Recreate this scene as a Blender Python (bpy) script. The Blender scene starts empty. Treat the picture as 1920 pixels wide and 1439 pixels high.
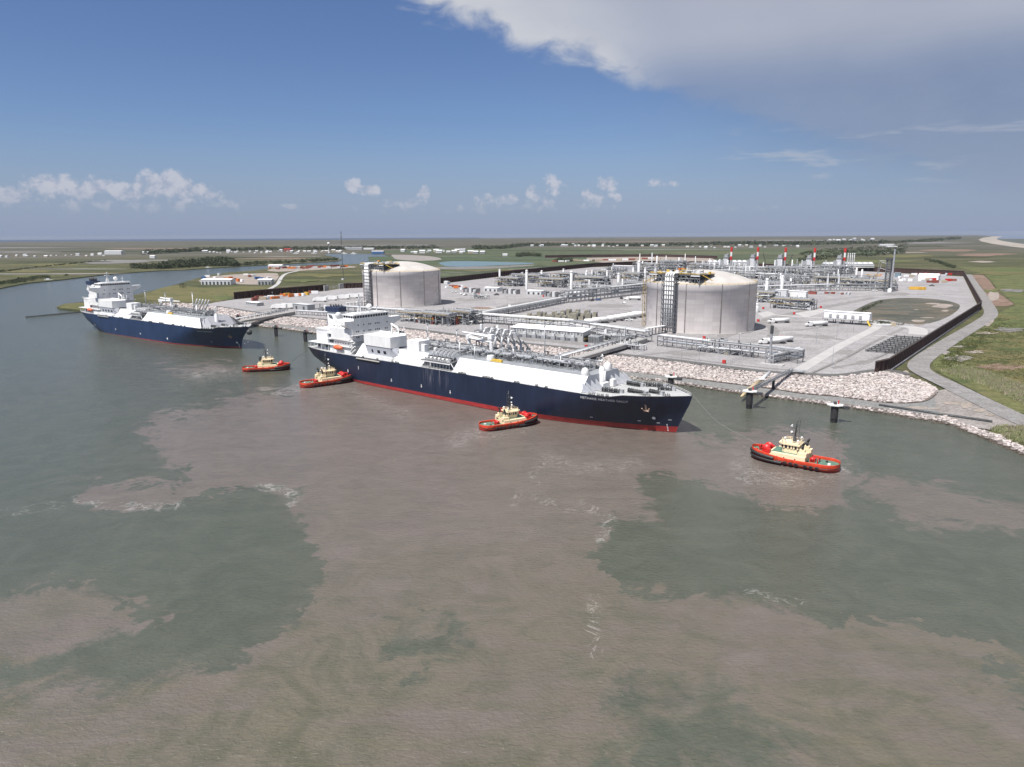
import bpy, bmesh, math, random
import numpy as np
from mathutils import Vector, Matrix
from mathutils.geometry import tessellate_polygon
R = math.radians
S = bpy.context.scene
COL = S.collection
random.seed(7)
# ------------------------------------------------------------------ camera, sky, sun, exposure
CAM_H, PITCH, ROLL, FPX = 92.0, R(11.86), R(0.3), 1331.0
cam = bpy.data.cameras.new('camera')
cam.sensor_width = 36.0
cam.lens = 36.0 * FPX / 1920.0
cam.clip_start, cam.clip_end = 1.0, 120000.0
co = bpy.data.objects.new('camera', cam)
COL.objects.link(co)
co.matrix_world = Matrix.Translation((0, 0, CAM_H)) @ Matrix.Rotation(math.pi / 2 - PITCH, 4, 'X') @ Matrix.Rotation(-ROLL, 4, 'Z')
S.camera = co
SUN_EL, SUN_AZ = R(60), R(223)          # azimuth clockwise from +Y: the sun stands behind the camera's left shoulder
SUN_DIR = Vector((math.sin(SUN_AZ) * math.cos(SUN_EL), math.cos(SUN_AZ) * math.cos(SUN_EL), math.sin(SUN_EL)))
sl = bpy.data.lights.new('sun', 'SUN')
sl.energy, sl.angle, sl.color = 4.95, R(0.53), (1.0, 0.955, 0.90)
so = bpy.data.objects.new('sun', sl)
so.rotation_euler = SUN_DIR.to_track_quat('Z', 'Y').to_euler()
so.location = (0, 0, 500)
COL.objects.link(so)
S.view_settings.view_transform, S.view_settings.look = 'Standard', 'None'
S.view_settings.exposure, S.view_settings.gamma = 0.5, 1.0
S.cycles.max_bounces, S.cycles.diffuse_bounces, S.cycles.glossy_bounces = 6, 2, 3
S.cycles.volume_bounces = 0

def ray(u, v):                            # direction in the world of a point seen in the 1920 px photograph
    x, y = (u - 960.0) / FPX, (v - 719.5) / FPX
    c, s = math.cos(ROLL), math.sin(ROLL)
    x, y = x * c - y * s, x * s + y * c
    return Vector((x, math.cos(PITCH) - y * math.sin(PITCH), -(math.sin(PITCH) + y * math.cos(PITCH))))

def P(u, v, z=3.0):                       # the surveyed spot on level z
    d = ray(u, v)
    t = (z - CAM_H) / d.z
    return Vector((d.x * t, d.y * t, z))

def azel(u, v):
    d = ray(u, v).normalized()
    return math.atan2(d.x, d.y), math.asin(d.z)

class NT:                                 # small node-tree writer
    def __init__(s, tree):
        s.t = tree
    def n(s, typ, **kw):
        nd = s.t.nodes.new(typ)
        for k, v in kw.items():
            if k.startswith('i_'):
                key = k[2:]
                key = int(key) if key.isdigit() else key.replace('_', ' ')
                s.set(nd.inputs[key], v)
            else:
                setattr(nd, k, v)
        return nd
    def set(s, sock, v):
        if isinstance(v, bpy.types.NodeSocket):
            s.t.links.new(v, sock)
        elif isinstance(v, (tuple, list)):
            v = tuple(v)
            if sock.type == 'RGBA' and len(v) == 3:
                v = v + (1,)
            sock.default_value = v
        else:
            sock.default_value = v
    def m(s, op, a, b=0.0, c=0.0, clamp=False):
        nd = s.t.nodes.new('ShaderNodeMath')
        nd.operation, nd.use_clamp = op, clamp
        for i, x in enumerate((a, b, c)):
            s.set(nd.inputs[i], x)
        return nd.outputs[0]
    def step(s, x, lo, hi, a=0.0, b=1.0):
        nd = s.n('ShaderNodeMapRange', interpolation_type='SMOOTHSTEP')
        for i, q in enumerate((x, lo, hi, a, b)):
            s.set(nd.inputs[i], q)
        return nd.outputs[0]
    def mix(s, f, a, b, mode='MIX'):
        nd = s.t.nodes.new('ShaderNodeMix')
        nd.data_type, nd.blend_type = 'RGBA', mode
        s.set(nd.inputs[0], f); s.set(nd.inputs[6], a); s.set(nd.inputs[7], b)
        return nd.outputs[2]
    def noise(s, vec, scale, detail=4.0, rough=0.55, dist=0.0):
        nd = s.n('ShaderNodeTexNoise')
        s.set(nd.inputs['Vector'], vec)
        nd.inputs['Scale'].default_value, nd.inputs['Detail'].default_value = scale, detail
        nd.inputs['Roughness'].default_value, nd.inputs['Distortion'].default_value = rough, dist
        return nd.outputs[0]
    def vmul(s, vec, v):
        nd = s.t.nodes.new('ShaderNodeVectorMath')
        nd.operation = 'MULTIPLY'
        s.set(nd.inputs[0], vec); nd.inputs[1].default_value = v
        return nd.outputs[0]
    def ramp(s, x, pts, interp='LINEAR'):
        nd = s.t.nodes.new('ShaderNodeValToRGB')
        nd.color_ramp.interpolation = interp
        e = nd.color_ramp.elements
        while len(e) > 1:
            e.remove(e[-1])
        for i, (p, c) in enumerate(pts):
            el = e[0] if i == 0 else e.new(p)
            el.position = p
            el.color = (c, c, c, 1) if not isinstance(c, (tuple, list)) else tuple(c) + (1,)
        s.set(nd.inputs[0], x)
        return nd.outputs[0]

W = bpy.data.worlds.new('World')
S.world = W
W.use_nodes = True
W.node_tree.nodes.clear()
k = NT(W.node_tree)
sky = k.n('ShaderNodeTexSky', sky_type='NISHITA', sun_disc=False, sun_elevation=SUN_EL, sun_rotation=SUN_AZ,
          altitude=100.0, air_density=1.0, dust_density=0.6, ozone_density=1.6)
gen = k.n('ShaderNodeTexCoord').outputs['Generated']
sep = k.n('ShaderNodeSeparateXYZ', i_0=gen)
az = k.m('ARCTAN2', sep.outputs[0], sep.outputs[1])
el = k.m('ARCSINE', sep.outputs[2])
dvec = k.n('ShaderNodeCombineXYZ', i_0=az, i_1=el).outputs[0]
skyc = k.mix(1.0, sky.outputs[0], (0.63, 0.715, 0.94), 'MULTIPLY')
# towering cumulus along the horizon: heaped blobs (azimuth, elevation, half width, half height, strength) broken up by noise
BLOBS = [(30, 366, 60, 17, .8), (95, 350, 52, 24, 1), (150, 358, 45, 20, .9), (186, 350, 28, 17, 1), (240, 362, 45, 20, .9), (284, 350, 32, 25, 1), (327, 347, 38, 25, 1), (372, 364, 42, 20, .9), (440, 380, 26, 9, .8), (230, 384, 260, 20, .55),
         (662, 349, 15, 12, 1), (692, 357, 20, 11, 1), (730, 382, 20, 9, .8), (795, 368, 11, 19, .95), (772, 382, 26, 10, .8), (905, 376, 22, 14, .8), (952, 376, 22, 12, .85), (1008, 362, 20, 18, .85), (1034, 350, 22, 20, .9), (1022, 378, 36, 14, .7), (1105, 366, 14, 13, .85), (1136, 346, 18, 15, .95), (1124, 368, 26, 15, .75), (1158, 372, 8, 7, .9), (545, 388, 18, 6, .8), (960, 391, 330, 12, .42), (1420, 392, 240, 9, .35), (1240, 344, 34, 8, .75)]
puff = k.noise(dvec, 60.0, 7.0, 0.62, 0.2)
puff2 = k.noise(dvec, 24.0, 3.0, 0.5)
field = None
for (u, v, wu, wv_, st) in BLOBS:
    a, e = azel(u, v)
    wa, we = abs(azel(u + wu, v)[0] - a) * 1.35, abs(azel(u, v - wv_)[1] - e) * 1.35
    q = k.m('ADD', k.m('POWER', k.m('ABSOLUTE', k.m('DIVIDE', k.m('SUBTRACT', az, a), wa)), 2.0), k.m('POWER', k.m('ABSOLUTE', k.m('DIVIDE', k.m('SUBTRACT', el, e), we)), 2.0))
    q = k.m('SUBTRACT', st, q)
    field = q if field is None else k.m('MAXIMUM', field, q)
field = k.m('ADD', k.m('MAXIMUM', field, -1.0), k.m('ADD', k.m('MULTIPLY', k.m('SUBTRACT', puff, 0.5), 3.0), k.m('MULTIPLY', k.m('SUBTRACT', puff2, 0.5), 1.2)))
cum = k.m('MULTIPLY', k.step(field, 0.15, 0.95), k.step(el, azel(300, 408)[1], azel(300, 352)[1], 0.15, 1.0))
ccol = k.mix(k.step(puff, 0.38, 0.62), (4.3, 4.5, 5.6), (6.6, 6.4, 6.9))
skyc2 = skyc
# thin haze band low down
hz = k.m('MULTIPLY', k.step(el, 0.15, -0.02), 0.85)
skyc2 = k.mix(hz, skyc2, (2.85, 3.50, 5.15))
skyc2 = k.mix(k.m('MULTIPLY', cum, 0.58), skyc2, ccol)
# the anvil spreading from the upper right, with its veil below
def line(p, q):                           # signed distance from the ray p->q, positive to the upper right
    (ax, ay), (bx, by) = azel(*p), azel(*q)
    L = math.hypot(bx - ax, by - ay); nx, ny = -(by - ay) / L, (bx - ax) / L
    return k.m('ADD', k.m('MULTIPLY', k.m('SUBTRACT', az, ax), nx), k.m('MULTIPLY', k.m('SUBTRACT', el, ay), ny))
wv = k.vmul(dvec, (1.0, 2.0, 1.0))
wsp = k.noise(wv, 16.0, 6.0, 0.58, 0.5)
big = k.noise(wv, 5.0, 3.0, 0.5, 0.3)
wob = k.m('ADD', k.m('MULTIPLY', k.m('SUBTRACT', wsp, 0.5), 0.07), k.m('MULTIPLY', k.m('SUBTRACT', big, 0.5), 0.04))
d1 = k.m('MINIMUM', line((735, 0), (905, 90)), line((850, 55), (1215, 190)))
d1 = k.m('ADD', d1, wob)
core = k.step(d1, 0.0, 0.035)
fade = k.step(az, azel(1250, 100)[0], azel(860, 100)[0])
d2 = k.m('ADD', line((1130, 170), (1300, 330)), k.m('MULTIPLY', wob, 0.8))
veil = k.m('MULTIPLY', k.step(d2, -0.10, 0.26), k.step(el, -0.02, 0.13))
greyc = k.mix(k.step(wsp, 0.3, 0.7), (1.55, 2.15, 3.35), (2.0, 2.6, 3.8))
skyc3 = k.mix(k.m('MULTIPLY', k.m('MAXIMUM', veil, 0.0), 0.62), skyc2, greyc)
upper = k.step(el, azel(1200, 200)[1], azel(1200, 60)[1])
whitec = k.mix(k.m('MULTIPLY', k.step(big, 0.35, 0.65), 1.0), (4.6, 4.9, 5.6), (6.6, 6.7, 7.0))
edge = k.m('MULTIPLY', k.step(d1, 0.13, 0.02), k.step(az, azel(1300, 100)[0], azel(1120, 100)[0]))
whitec = k.mix(k.m('MULTIPLY', k.m('SUBTRACT', 1.0, fade), 0.85), whitec, k.mix(upper, (2.35, 2.85, 4.1), (4.5, 4.75, 5.6)))
whitec = k.mix(k.m('MULTIPLY', edge, k.step(wsp, 0.25, 0.6, 0.35, 0.85)), whitec, (6.4, 6.5, 6.8))
cop = k.m('MULTIPLY', core, k.m('ADD', 0.45, k.m('MULTIPLY', k.m('MAXIMUM', k.m('MAXIMUM', fade, k.m('MULTIPLY', upper, 0.75)), edge), 0.45)))
skyc3 = k.mix(cop, skyc3, whitec)
# streaks of cirrus at the right, low
d3 = k.m('SUBTRACT', k.noise(k.vmul(dvec, (3.0, 16.0, 1.0)), 3.0, 5.0, 0.55, 0.4), 0.5)
cir = k.m('MULTIPLY', k.m('MULTIPLY', k.step(d3, 0.04, 0.18), k.step(el, 0.05, 0.08)), k.m('MULTIPLY', k.step(el, 0.14, 0.10), k.step(az, 0.2, 0.34)))
skyc3 = k.mix(k.m('MULTIPLY', cir, 0.55), skyc3, (4.6, 4.9, 5.6))
bg = k.n('ShaderNodeBackground', i_Color=skyc3, i_Strength=0.0715)
wo = k.n('ShaderNodeOutputWorld', i_Surface=bg.outputs[0])

# ------------------------------------------------------------------ materials
MATS = {}
def mat(name, col, rough=0.6, metal=0.0, var=0.12, scale=0.6, coat=0.0, stretch=(1, 1, 1), bump=0.0, var2=None):
    if name in MATS:
        return MATS[name]
    m = bpy.data.materials.new(name)
    m.use_nodes = True
    t = NT(m.node_tree)
    b = m.node_tree.nodes['Principled BSDF']
    b.inputs['Roughness'].default_value, b.inputs['Metallic'].default_value = rough, metal
    b.inputs['Coat Weight'].default_value = coat
    if var > 0:
        oc = t.vmul(t.n('ShaderNodeTexCoord').outputs['Object'], stretch)
        nz = t.noise(oc, scale, 5.0, 0.62)
        f = t.step(nz, 0.3, 0.72)
        lo = tuple(c * (1 - var) for c in col)
        hi = tuple(min(1, c * (1 + var)) for c in col) if var2 is None else var2
        t.set(b.inputs['Base Color'], t.mix(f, lo, hi))
        if bump:
            bp = t.n('ShaderNodeBump', i_Strength=bump, i_Height=nz)
            bp.inputs['Distance'].default_value = 0.3
            t.set(b.inputs['Normal'], bp.outputs[0])
    else:
        b.inputs['Base Color'].default_value = tuple(col) + (1,)
    MATS[name] = m
    return m

white = mat('white_paint', (0.70, 0.70, 0.69), 0.45, var=0.08, scale=0.25, stretch=(1, 1, 0.3))
whiter = mat('white_roof', (0.84, 0.84, 0.84), 0.5, var=0.04)
offwhite = mat('off_white_column', (0.66, 0.66, 0.65), 0.5, var=0.08, scale=0.3)
steel = mat('galvanised_steel', (0.36, 0.37, 0.38), 0.5, 0.3, var=0.25, scale=0.5)
steeld = mat('grey_structural_steel', (0.16, 0.168, 0.178), 0.55, 0.2, var=0.3, scale=0.4)
pipeg = mat('insulated_pipe', (0.55, 0.56, 0.57), 0.38, 0.35, var=0.15, scale=0.4)
dark = mat('dark_equipment', (0.055, 0.058, 0.06), 0.55, var=0.4, scale=0.8)
black = mat('black_rubber', (0.018, 0.018, 0.019), 0.6, var=0.4, scale=1.5)
glass = mat('dark_glass', (0.02, 0.025, 0.03), 0.12, var=0)
yellow = mat('safety_yellow', (0.62, 0.42, 0.06), 0.5, var=0.15)
beige = mat('beige_equipment', (0.25, 0.235, 0.185), 0.55, var=0.2)
greyp = mat('grey_panel', (0.30, 0.31, 0.32), 0.55, var=0.12)
greyl = mat('light_grey_panel', (0.52, 0.53, 0.54), 0.5, var=0.1)
concrete = mat('concrete', (0.30, 0.29, 0.28), 0.85, var=0.15, scale=0.4)
slabm = mat('pale_concrete_slab', (0.36, 0.35, 0.345), 0.9, var=0.08, scale=0.1)
asphalt = mat('grey_asphalt', (0.092, 0.089, 0.086), 0.9, var=0.15, scale=0.1)
rust = mat('red_brown_paint', (0.25, 0.07, 0.05), 0.6, var=0.3)
redp = mat('red_paint', (0.50, 0.03, 0.025), 0.5, var=0.15)
orange = mat('orange_paint', (0.62, 0.17, 0.03), 0.5, var=0.15)
blue = mat('blue_paint', (0.05, 0.12, 0.28), 0.5, var=0.2)
deckgrey = mat('pale_grey_deck', (0.235, 0.25, 0.265), 0.6, var=0.12, scale=0.15)
deckshade = mat('shaded_white_paint', (0.40, 0.415, 0.45), 0.5, var=0.06)  # white ship paint with its blue-grey shade put into the colour
glassb = mat('window_band', (0.03, 0.035, 0.045), 0.2, var=0)

# ------------------------------------------------------------------ mesh helpers
class MB:
    def __init__(s):
        s.v, s.f, s.mi, s.ms, s.cur, s.sm = [], [], [], [], 0, []
        s.smooth = False
    def use(s, m):
        if m not in s.ms:
            s.ms.append(m)
        s.cur = s.ms.index(m)
        return s
    def add(s, vs, fs):
        o = len(s.v)
        s.v.extend([tuple(p) for p in vs])
        for f in fs:
            s.f.append(tuple(i + o for i in f)); s.mi.append(s.cur); s.sm.append(s.smooth)
        return s
    def box(s, x, y, z, sx, sy, sz, rz=0.0, taper=1.0):   # centre x, y; z is the underside
        c, n = math.cos(rz), math.sin(rz)
        vs = []
        for zz, tp in ((z, 1.0), (z + sz, taper)):
            for a, b in ((-1, -1), (1, -1), (1, 1), (-1, 1)):
                px, py = a * sx / 2 * tp, b * sy / 2 * tp
                vs.append((x + px * c - py * n, y + px * n + py * c, zz))
        return s.add(vs, [(3, 2, 1, 0), (4, 5, 6, 7), (0, 1, 5, 4), (1, 2, 6, 5), (2, 3, 7, 6), (3, 0, 4, 7)])
    def prism(s, pts, z0, z1, pts2=None):
        n = len(pts)
        p2 = pts2 or pts
        vs = [(x, y, z0) for x, y in pts] + [(x, y, z1) for x, y in p2]
        fs = [(i, (i + 1) % n, n + (i + 1) % n, n + i) for i in range(n)]
        fs += [tuple(range(n - 1, -1, -1)), tuple(range(n, 2 * n))]
        return s.add(vs, fs)
    def profile(s, pts, y0, y1):                        # (x, z) outline pushed along y
        n = len(pts)
        vs = [(x, y0, z) for x, z in pts] + [(x, y1, z) for x, z in pts]
        fs = [(i, n + i, n + (i + 1) % n, (i + 1) % n) for i in range(n)]
        fs += [tuple(range(n)), tuple(range(2 * n - 1, n - 1, -1))]
        return s.add(vs, fs)
    def tube(s, p, q, r, n=6, r2=None, caps=True):
        p, q = Vector(p), Vector(q)
        d = (q - p)
        if d.length < 1e-6:
            return s
        d.normalize()
        a = d.orthogonal().normalized(); b = d.cross(a)
        r2 = r if r2 is None else r2
        vs = []
        for c, rr in ((p, r), (q, r2)):
            for i in range(n):
                t = 2 * math.pi * i / n + math.pi / n
                vs.append(c + a * (math.cos(t) * rr) + b * (math.sin(t) * rr))
        fs = [(i, (i + 1) % n, n + (i + 1) % n, n + i) for i in range(n)]
        if caps:
            fs += [tuple(range(n - 1, -1, -1)), tuple(range(n, 2 * n))]
        sm = s.smooth
        s.smooth = n >= 8
        s.add(vs, fs)
        s.smooth = sm
        return s
    def path(s, pts, r, n=6):
        for a, b in zip(pts[:-1], pts[1:]):
            s.tube(a, b, r, n)
        return s
    def beam(s, p, q, w=0.4):
        return s.tube(p, q, w * 0.7, 4)
    def lathe(s, x, y, prof, n=24, cap=True):           # prof: (radius, z)
        vs, fs = [], []
        for r, z in prof:
            for i in range(n):
                t = 2 * math.pi * i / n
                vs.append((x + r * math.cos(t), y + r * math.sin(t), z))
        for j in range(len(prof) - 1):
            for i in range(n):
                fs.append((j * n + i, j * n + (i + 1) % n, (j + 1) * n + (i + 1) % n, (j + 1) * n + i))
        sm = s.smooth
        s.smooth = n >= 8
        s.add(vs, fs)
        s.smooth = sm
        if cap:
            s.add(vs[-n:], [tuple(range(n))])
            s.add(vs[:n], [tuple(range(n - 1, -1, -1))])
        return s
    def ball(s, x, y, z, r, n=10, sz=1.0):
        m = n // 2
        return s.lathe(x, y, [(max(0.02, r * math.sin(math.pi * j / m)), z - r * sz * math.cos(math.pi * j / m)) for j in range(m + 1)], n)
    def grid(s, rows):
        n = len(rows[0])
        vs = [p for r in rows for p in r]
        return s.add(vs, [(j * n + i, j * n + i + 1, (j + 1) * n + i + 1, (j + 1) * n + i) for j in range(len(rows) - 1) for i in range(n - 1)])
    def rail(s, pts, h=1.1, r=0.06, gap=3.0):
        for a, b in zip(pts[:-1], pts[1:]):
            a, b = Vector(a), Vector(b)
            L = (b - a).length
            for hh in (h, h * 0.5):
                s.tube(a + Vector((0, 0, hh)), b + Vector((0, 0, hh)), r, 4, caps=False)
            m = max(1, int(L / gap))
            for i in range(m + 1):
                c = a.lerp(b, i / m)
                s.tube(c, c + Vector((0, 0, h)), r, 4, caps=False)
        return s
    def build(s, name, parent=None, m=None, bevel=0.0):
        me = bpy.data.meshes.new(name)
        me.from_pydata(s.v, [], s.f)
        for mm in (s.ms or [m or steel]):
            me.materials.append(mm)
        if s.ms:
            me.polygons.foreach_set('material_index', s.mi)
        me.polygons.foreach_set('use_smooth', s.sm)
        me.update()
        o = bpy.data.objects.new(name, me)
        COL.objects.link(o)
        if parent:
            o.parent = parent
        return o

def thing(name, label, cat, loc, rz=0.0, group=None):
    o = bpy.data.objects.new(name, None)
    o.empty_display_size = 1
    COL.objects.link(o)
    o.location, o.rotation_euler = loc, (0, 0, rz)
    o['label'], o['category'] = label, cat
    if group:
        o['group'] = group
    return o
def tag(o, label, cat, group=None, kind=None):
    o['label'], o['category'] = label, cat
    if group:
        o['group'] = group
    if kind:
        o['kind'] = kind
    return o
def struct(o, kind='structure'):
    o['kind'] = kind
    return o
def kids(o):
    return [c for c in ALLKIDS.get(o.name, [])]
def copy_tree(o, label=None, loc=None, rz=None, scale=None, group=None):
    def cp(src, par):
        c = src.copy()
        COL.objects.link(c)
        if par:
            c.parent = par
        for ch in src.children:
            cp(ch, c)
        return c
    r = cp(o, None)
    if label: r['label'] = label
    if loc is not None: r.location = loc
    if rz is not None: r.rotation_euler = (0, 0, rz)
    if scale is not None: r.scale = (scale,) * 3
    if group: r['group'] = group
    return r
ORD = 'first second third fourth fifth sixth seventh eighth ninth tenth eleventh twelfth thirteenth fourteenth fifteenth sixteenth seventeenth eighteenth nineteenth twentieth'.split()
def nth(i):
    if i < 20:
        return ORD[i]
    t = (i + 1) // 10; u = (i + 1) % 10
    tens = ['', '', 'twent', 'thirt', 'fort', 'fift', 'sixt', 'sevent', 'eight', 'ninet'][t]
    return tens + 'ieth' if u == 0 else tens + 'y-' + ORD[u - 1]
def poly(name, pts, m, skirt=0.0, z=None):              # flat sheet from an outline of 3-D points, optional skirt down
    pts = [Vector(p) for p in pts]
    tris = tessellate_polygon([pts])
    b = MB()
    b.use(m)
    up = []
    for t in tris:
        a, c, d = (pts[i] for i in t)
        up.append(tuple(t) if (c - a).cross(d - a).z > 0 else tuple(reversed(t)))
    b.add(pts, up)
    if skirt:
        n = len(pts)
        b.add(pts + [p - Vector((0, 0, skirt)) for p in pts], [(i, (i + 1) % n, n + (i + 1) % n, n + i) for i in range(n)])
    return b.build(name)
def smooth_line(pts, n=6):                              # Catmull-Rom through the points
    pts = [Vector(p) for p in pts]
    q = [pts[0]] + pts + [pts[-1]]
    out = []
    for i in range(1, len(q) - 2):
        for j in range(n):
            t = j / n
            out.append(0.5 * ((2 * q[i]) + (q[i + 1] - q[i - 1]) * t + (2 * q[i - 1] - 5 * q[i] + 4 * q[i + 1] - q[i + 2]) * t * t + (3 * q[i] - q[i - 1] - 3 * q[i + 1] + q[i + 2]) * t ** 3))
    out.append(pts[-1])
    return out
def ribbon(name, pts, w, m, dz=0.0):
    b = MB(); b.use(m)
    rows = []
    for i, p in enumerate(pts):
        a, c = pts[max(0, i - 1)], pts[min(len(pts) - 1, i + 1)]
        d = (c - a); d.z = 0; d.normalize()
        nrm = Vector((-d.y, d.x, 0))
        ww = w[i] if isinstance(w, (list, tuple)) else w
        rows.append([p - nrm * ww / 2 + Vector((0, 0, dz)), p + nrm * ww / 2 + Vector((0, 0, dz))])
    b.grid(rows)
    return b.build(name)
# ------------------------------------------------------------------ water
def sdist(px, py, poly_):
    poly_ = np.array(poly_, float)
    n = len(poly_)
    d = np.full(px.shape, 1e9)
    ins = np.zeros(px.shape, bool)
    for i in range(n):
        a, b = poly_[i], poly_[(i + 1) % n]
        e = b - a
        wx, wy = px - a[0], py - a[1]
        t = np.clip((wx * e[0] + wy * e[1]) / (e @ e + 1e-9), 0, 1)
        d = np.minimum(d, np.hypot(wx - e[0] * t, wy - e[1] * t))
        c = ((a[1] <= py) & (b[1] > py)) | ((b[1] <= py) & (a[1] > py))
        with np.errstate(divide='ignore', invalid='ignore'):
            xi = a[0] + (py - a[1]) / (b[1] - a[1] if b[1] != a[1] else 1e-9) * e[0]
        ins ^= c & (px < xi)
    return np.where(ins, d, -d)
def ldist(px, py, pts):
    d = np.full(px.shape, 1e9)
    for a, b in zip(pts[:-1], pts[1:]):
        a, b = np.array(a, float), np.array(b, float)
        e = b - a
        wx, wy = px - a[0], py - a[1]
        t = np.clip((wx * e[0] + wy * e[1]) / (e @ e + 1e-9), 0, 1)
        d = np.minimum(d, np.hypot(wx - e[0] * t, (wy - e[1] * t) * 1.6))
    return d
BROWN = [
    [(272, 800), (300, 775), (350, 768), (405, 760), (425, 745), (520, 735), (545, 722), (640, 700), (700, 690), (1000, 740), (1280, 790), (1320, 820), (1400, 812), (1470, 801), (1545, 812), (1582, 835), (1572, 868), (1590, 885), (1580, 940), (1520, 958), (1440, 945), (1400, 912), (1335, 918), (1245, 888), (1200, 905), (1228, 955), (1190, 972), (1150, 975), (1128, 1000), (1112, 1040), (1130, 1075), (1180, 1100), (1250, 1112), (1330, 1125), (1440, 1150), (1550, 1180), (1650, 1172), (1750, 1190), (1840, 1215), (2000, 1250), (2400, 1300), (2600, 2400), (-700, 2400), (-700, 1330), (0, 1300), (40, 1278), (130, 1262), (230, 1285), (300, 1270), (410, 1255), (480, 1222), (540, 1172), (585, 1122), (608, 1080), (590, 1030), (566, 985), (540, 950), (555, 932), (490, 914), (420, 928), (335, 945), (300, 952), (200, 948), (143, 934), (190, 908), (260, 902), (350, 905), (345, 888), (290, 840)],
    [(-700, 1140), (-50, 1125), (60, 1100), (160, 1095), (260, 1120), (310, 1150), (215, 1190), (130, 1215), (60, 1240), (-50, 1262), (-700, 1320)],
    [(1570, 900), (1640, 900), (1720, 903), (1820, 935), (1920, 955), (2010, 962), (1950, 992), (1800, 990), (1700, 978), (1655, 940), (1580, 915)],
    [(312, 690), (340, 682), (400, 681), (432, 689), (415, 702), (345, 704)],
    [(418, 768), (440, 752), (520, 742), (510, 764), (440, 776)],
]
GREEN = [[(35, 1272), (60, 1238), (120, 1225), (230, 1172), (305, 1140), (312, 1155), (240, 1192), (140, 1242), (60, 1282)], [(645, 1175), (720, 1158), (860, 1190), (820, 1240), (700, 1260)], [(1110, 1290), (1350, 1300), (1470, 1360), (1560, 1480), (1130, 1480), (1160, 1360)], [(1830, 1230), (1990, 1250), (1990, 1350), (1870, 1300)], [(225, 1110), (420, 1160), (330, 1225), (230, 1270), (260, 1200)]]
FOAM = [[(490, 913), (530, 916), (556, 932), (545, 944)], [(147, 934), (200, 947), (310, 949), (335, 945)], [(978, 922), (966, 945)], [(1005, 934), (1035, 942), (1070, 958)], [(1115, 1120), (1112, 1180), (1117, 1228)], [(1395, 1107), (1440, 1118), (1500, 1131)], [(-60, 968), (60, 952), (112, 944)], [(840, 818), (880, 812), (915, 818)], [(370, 706), (420, 700), (400, 690)], [(1378, 872), (1396, 892), (1418, 906)], [(1412, 879), (1440, 890), (1478, 892), (1500, 882)], [(1440, 885), (1466, 896), (1490, 908)], [(1460, 905), (1500, 903)], [(1010, 905), (1000, 890), (1020, 870)], [(1090, 945), (1145, 975), (1125, 1010)], [(1380, 890), (1400, 902), (1430, 908), (1470, 900), (1520, 905)], [(905, 806), (880, 815), (850, 835)], [(560, 728), (530, 735), (500, 732)], [(1545, 893), (1580, 880)]]
WASH = [[(1385, 872), (1420, 892), (1470, 903), (1530, 900), (1575, 885)], [(1390, 850), (1405, 870)], [(905, 800), (890, 812), (860, 832)], [(985, 800), (930, 815)], [(565, 722), (600, 730), (650, 722)], [(456, 694), (430, 700), (360, 702)], [(1190, 870), (1090, 880), (1030, 860)], [(660, 735), (760, 775)]]
us = np.concatenate([[-3200, -2000, -1200, -700], np.arange(-400, 2320, 8.0), [2500, 3000, 4000, 5200]])
vs_ = np.concatenate([[448.2, 449, 451, 454, 458, 464, 472], np.arange(480, 1500, 5.0), [1540, 1600, 1700, 1900, 2300, 3200, 5000]])
gu, gv = np.meshgrid(us, vs_)
pl = np.full(gu.shape, -60.0)
for q in BROWN:
    pl = np.maximum(pl, sdist(gu, gv, q))
fade_ = np.full(gu.shape, -60.0)
for q in GREEN:
    fade_ = np.maximum(fade_, sdist(gu, gv, q))
pl = np.minimum(pl, np.where(fade_ > -40, -fade_ * 0.30 + 6, 60))
pl = np.clip(pl, -60, 60) / 20.0
fo = np.full(gu.shape, 1e9)
for q in FOAM:
    fo = np.minimum(fo, ldist(gu, gv, q))
fo = np.exp(-(fo / 13.0) ** 2)
wa = np.full(gu.shape, 1e9)
for q in WASH:
    wa = np.minimum(wa, ldist(gu, gv, q))
wa = np.exp(-(wa / 20.0) ** 2)
near = np.clip((gv - 820) / 520.0, 0, 1)
wverts = []
for j in range(gu.shape[0]):
    for i in range(gu.shape[1]):
        p = P(gu[j, i], max(gv[j, i], 443.2 + (960 - gu[j, i]) * 0.00524 + gv[j, i] - 445.2), 0.0)
        wverts.append((p.x, p.y, 0.0))
nr, nc = gu.shape
wm = MB()
wmat = bpy.data.materials.new('river_water')
wm.use(wmat); wm.smooth = True
wm.add(wverts, [(j * nc + i, (j + 1) * nc + i, (j + 1) * nc + i + 1, j * nc + i + 1) for j in range(nr - 1) for i in range(nc - 1)])
water = struct(wm.build('water'))
for nm, arr in (('plume', pl), ('foam', fo), ('wash', wa), ('near', near)):
    at = water.data.attributes.new(nm, 'FLOAT', 'POINT')
    at.data.foreach_set('value', arr.astype(np.float32).ravel())
wmat.use_nodes = True
t = NT(wmat.node_tree)
b = wmat.node_tree.nodes['Principled BSDF']
pos = t.n('ShaderNodeNewGeometry').outputs['Position']
def attr(tt, nm):
    return tt.n('ShaderNodeAttribute', attribute_name=nm).outputs['Fac']
n1 = t.noise(pos, 0.020, 4.0, 0.55, 1.2)
n2 = t.noise(pos, 0.10, 5.0, 0.6, 0.8)
n3 = t.noise(pos, 0.5, 3.0, 0.6, 0.3)
n0 = t.noise(pos, 0.045, 5.0, 0.62, 2.6)
s_ = t.m('ADD', attr(t, 'plume'), t.m('MULTIPLY', t.m('SUBTRACT', n1, 0.5), 2.6))
s_ = t.m('ADD', s_, t.m('MULTIPLY', t.m('SUBTRACT', n0, 0.5), 5.0))
s_ = t.m('ADD', s_, t.m('MULTIPLY', t.m('SUBTRACT', n2, 0.5), 4.0))
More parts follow.
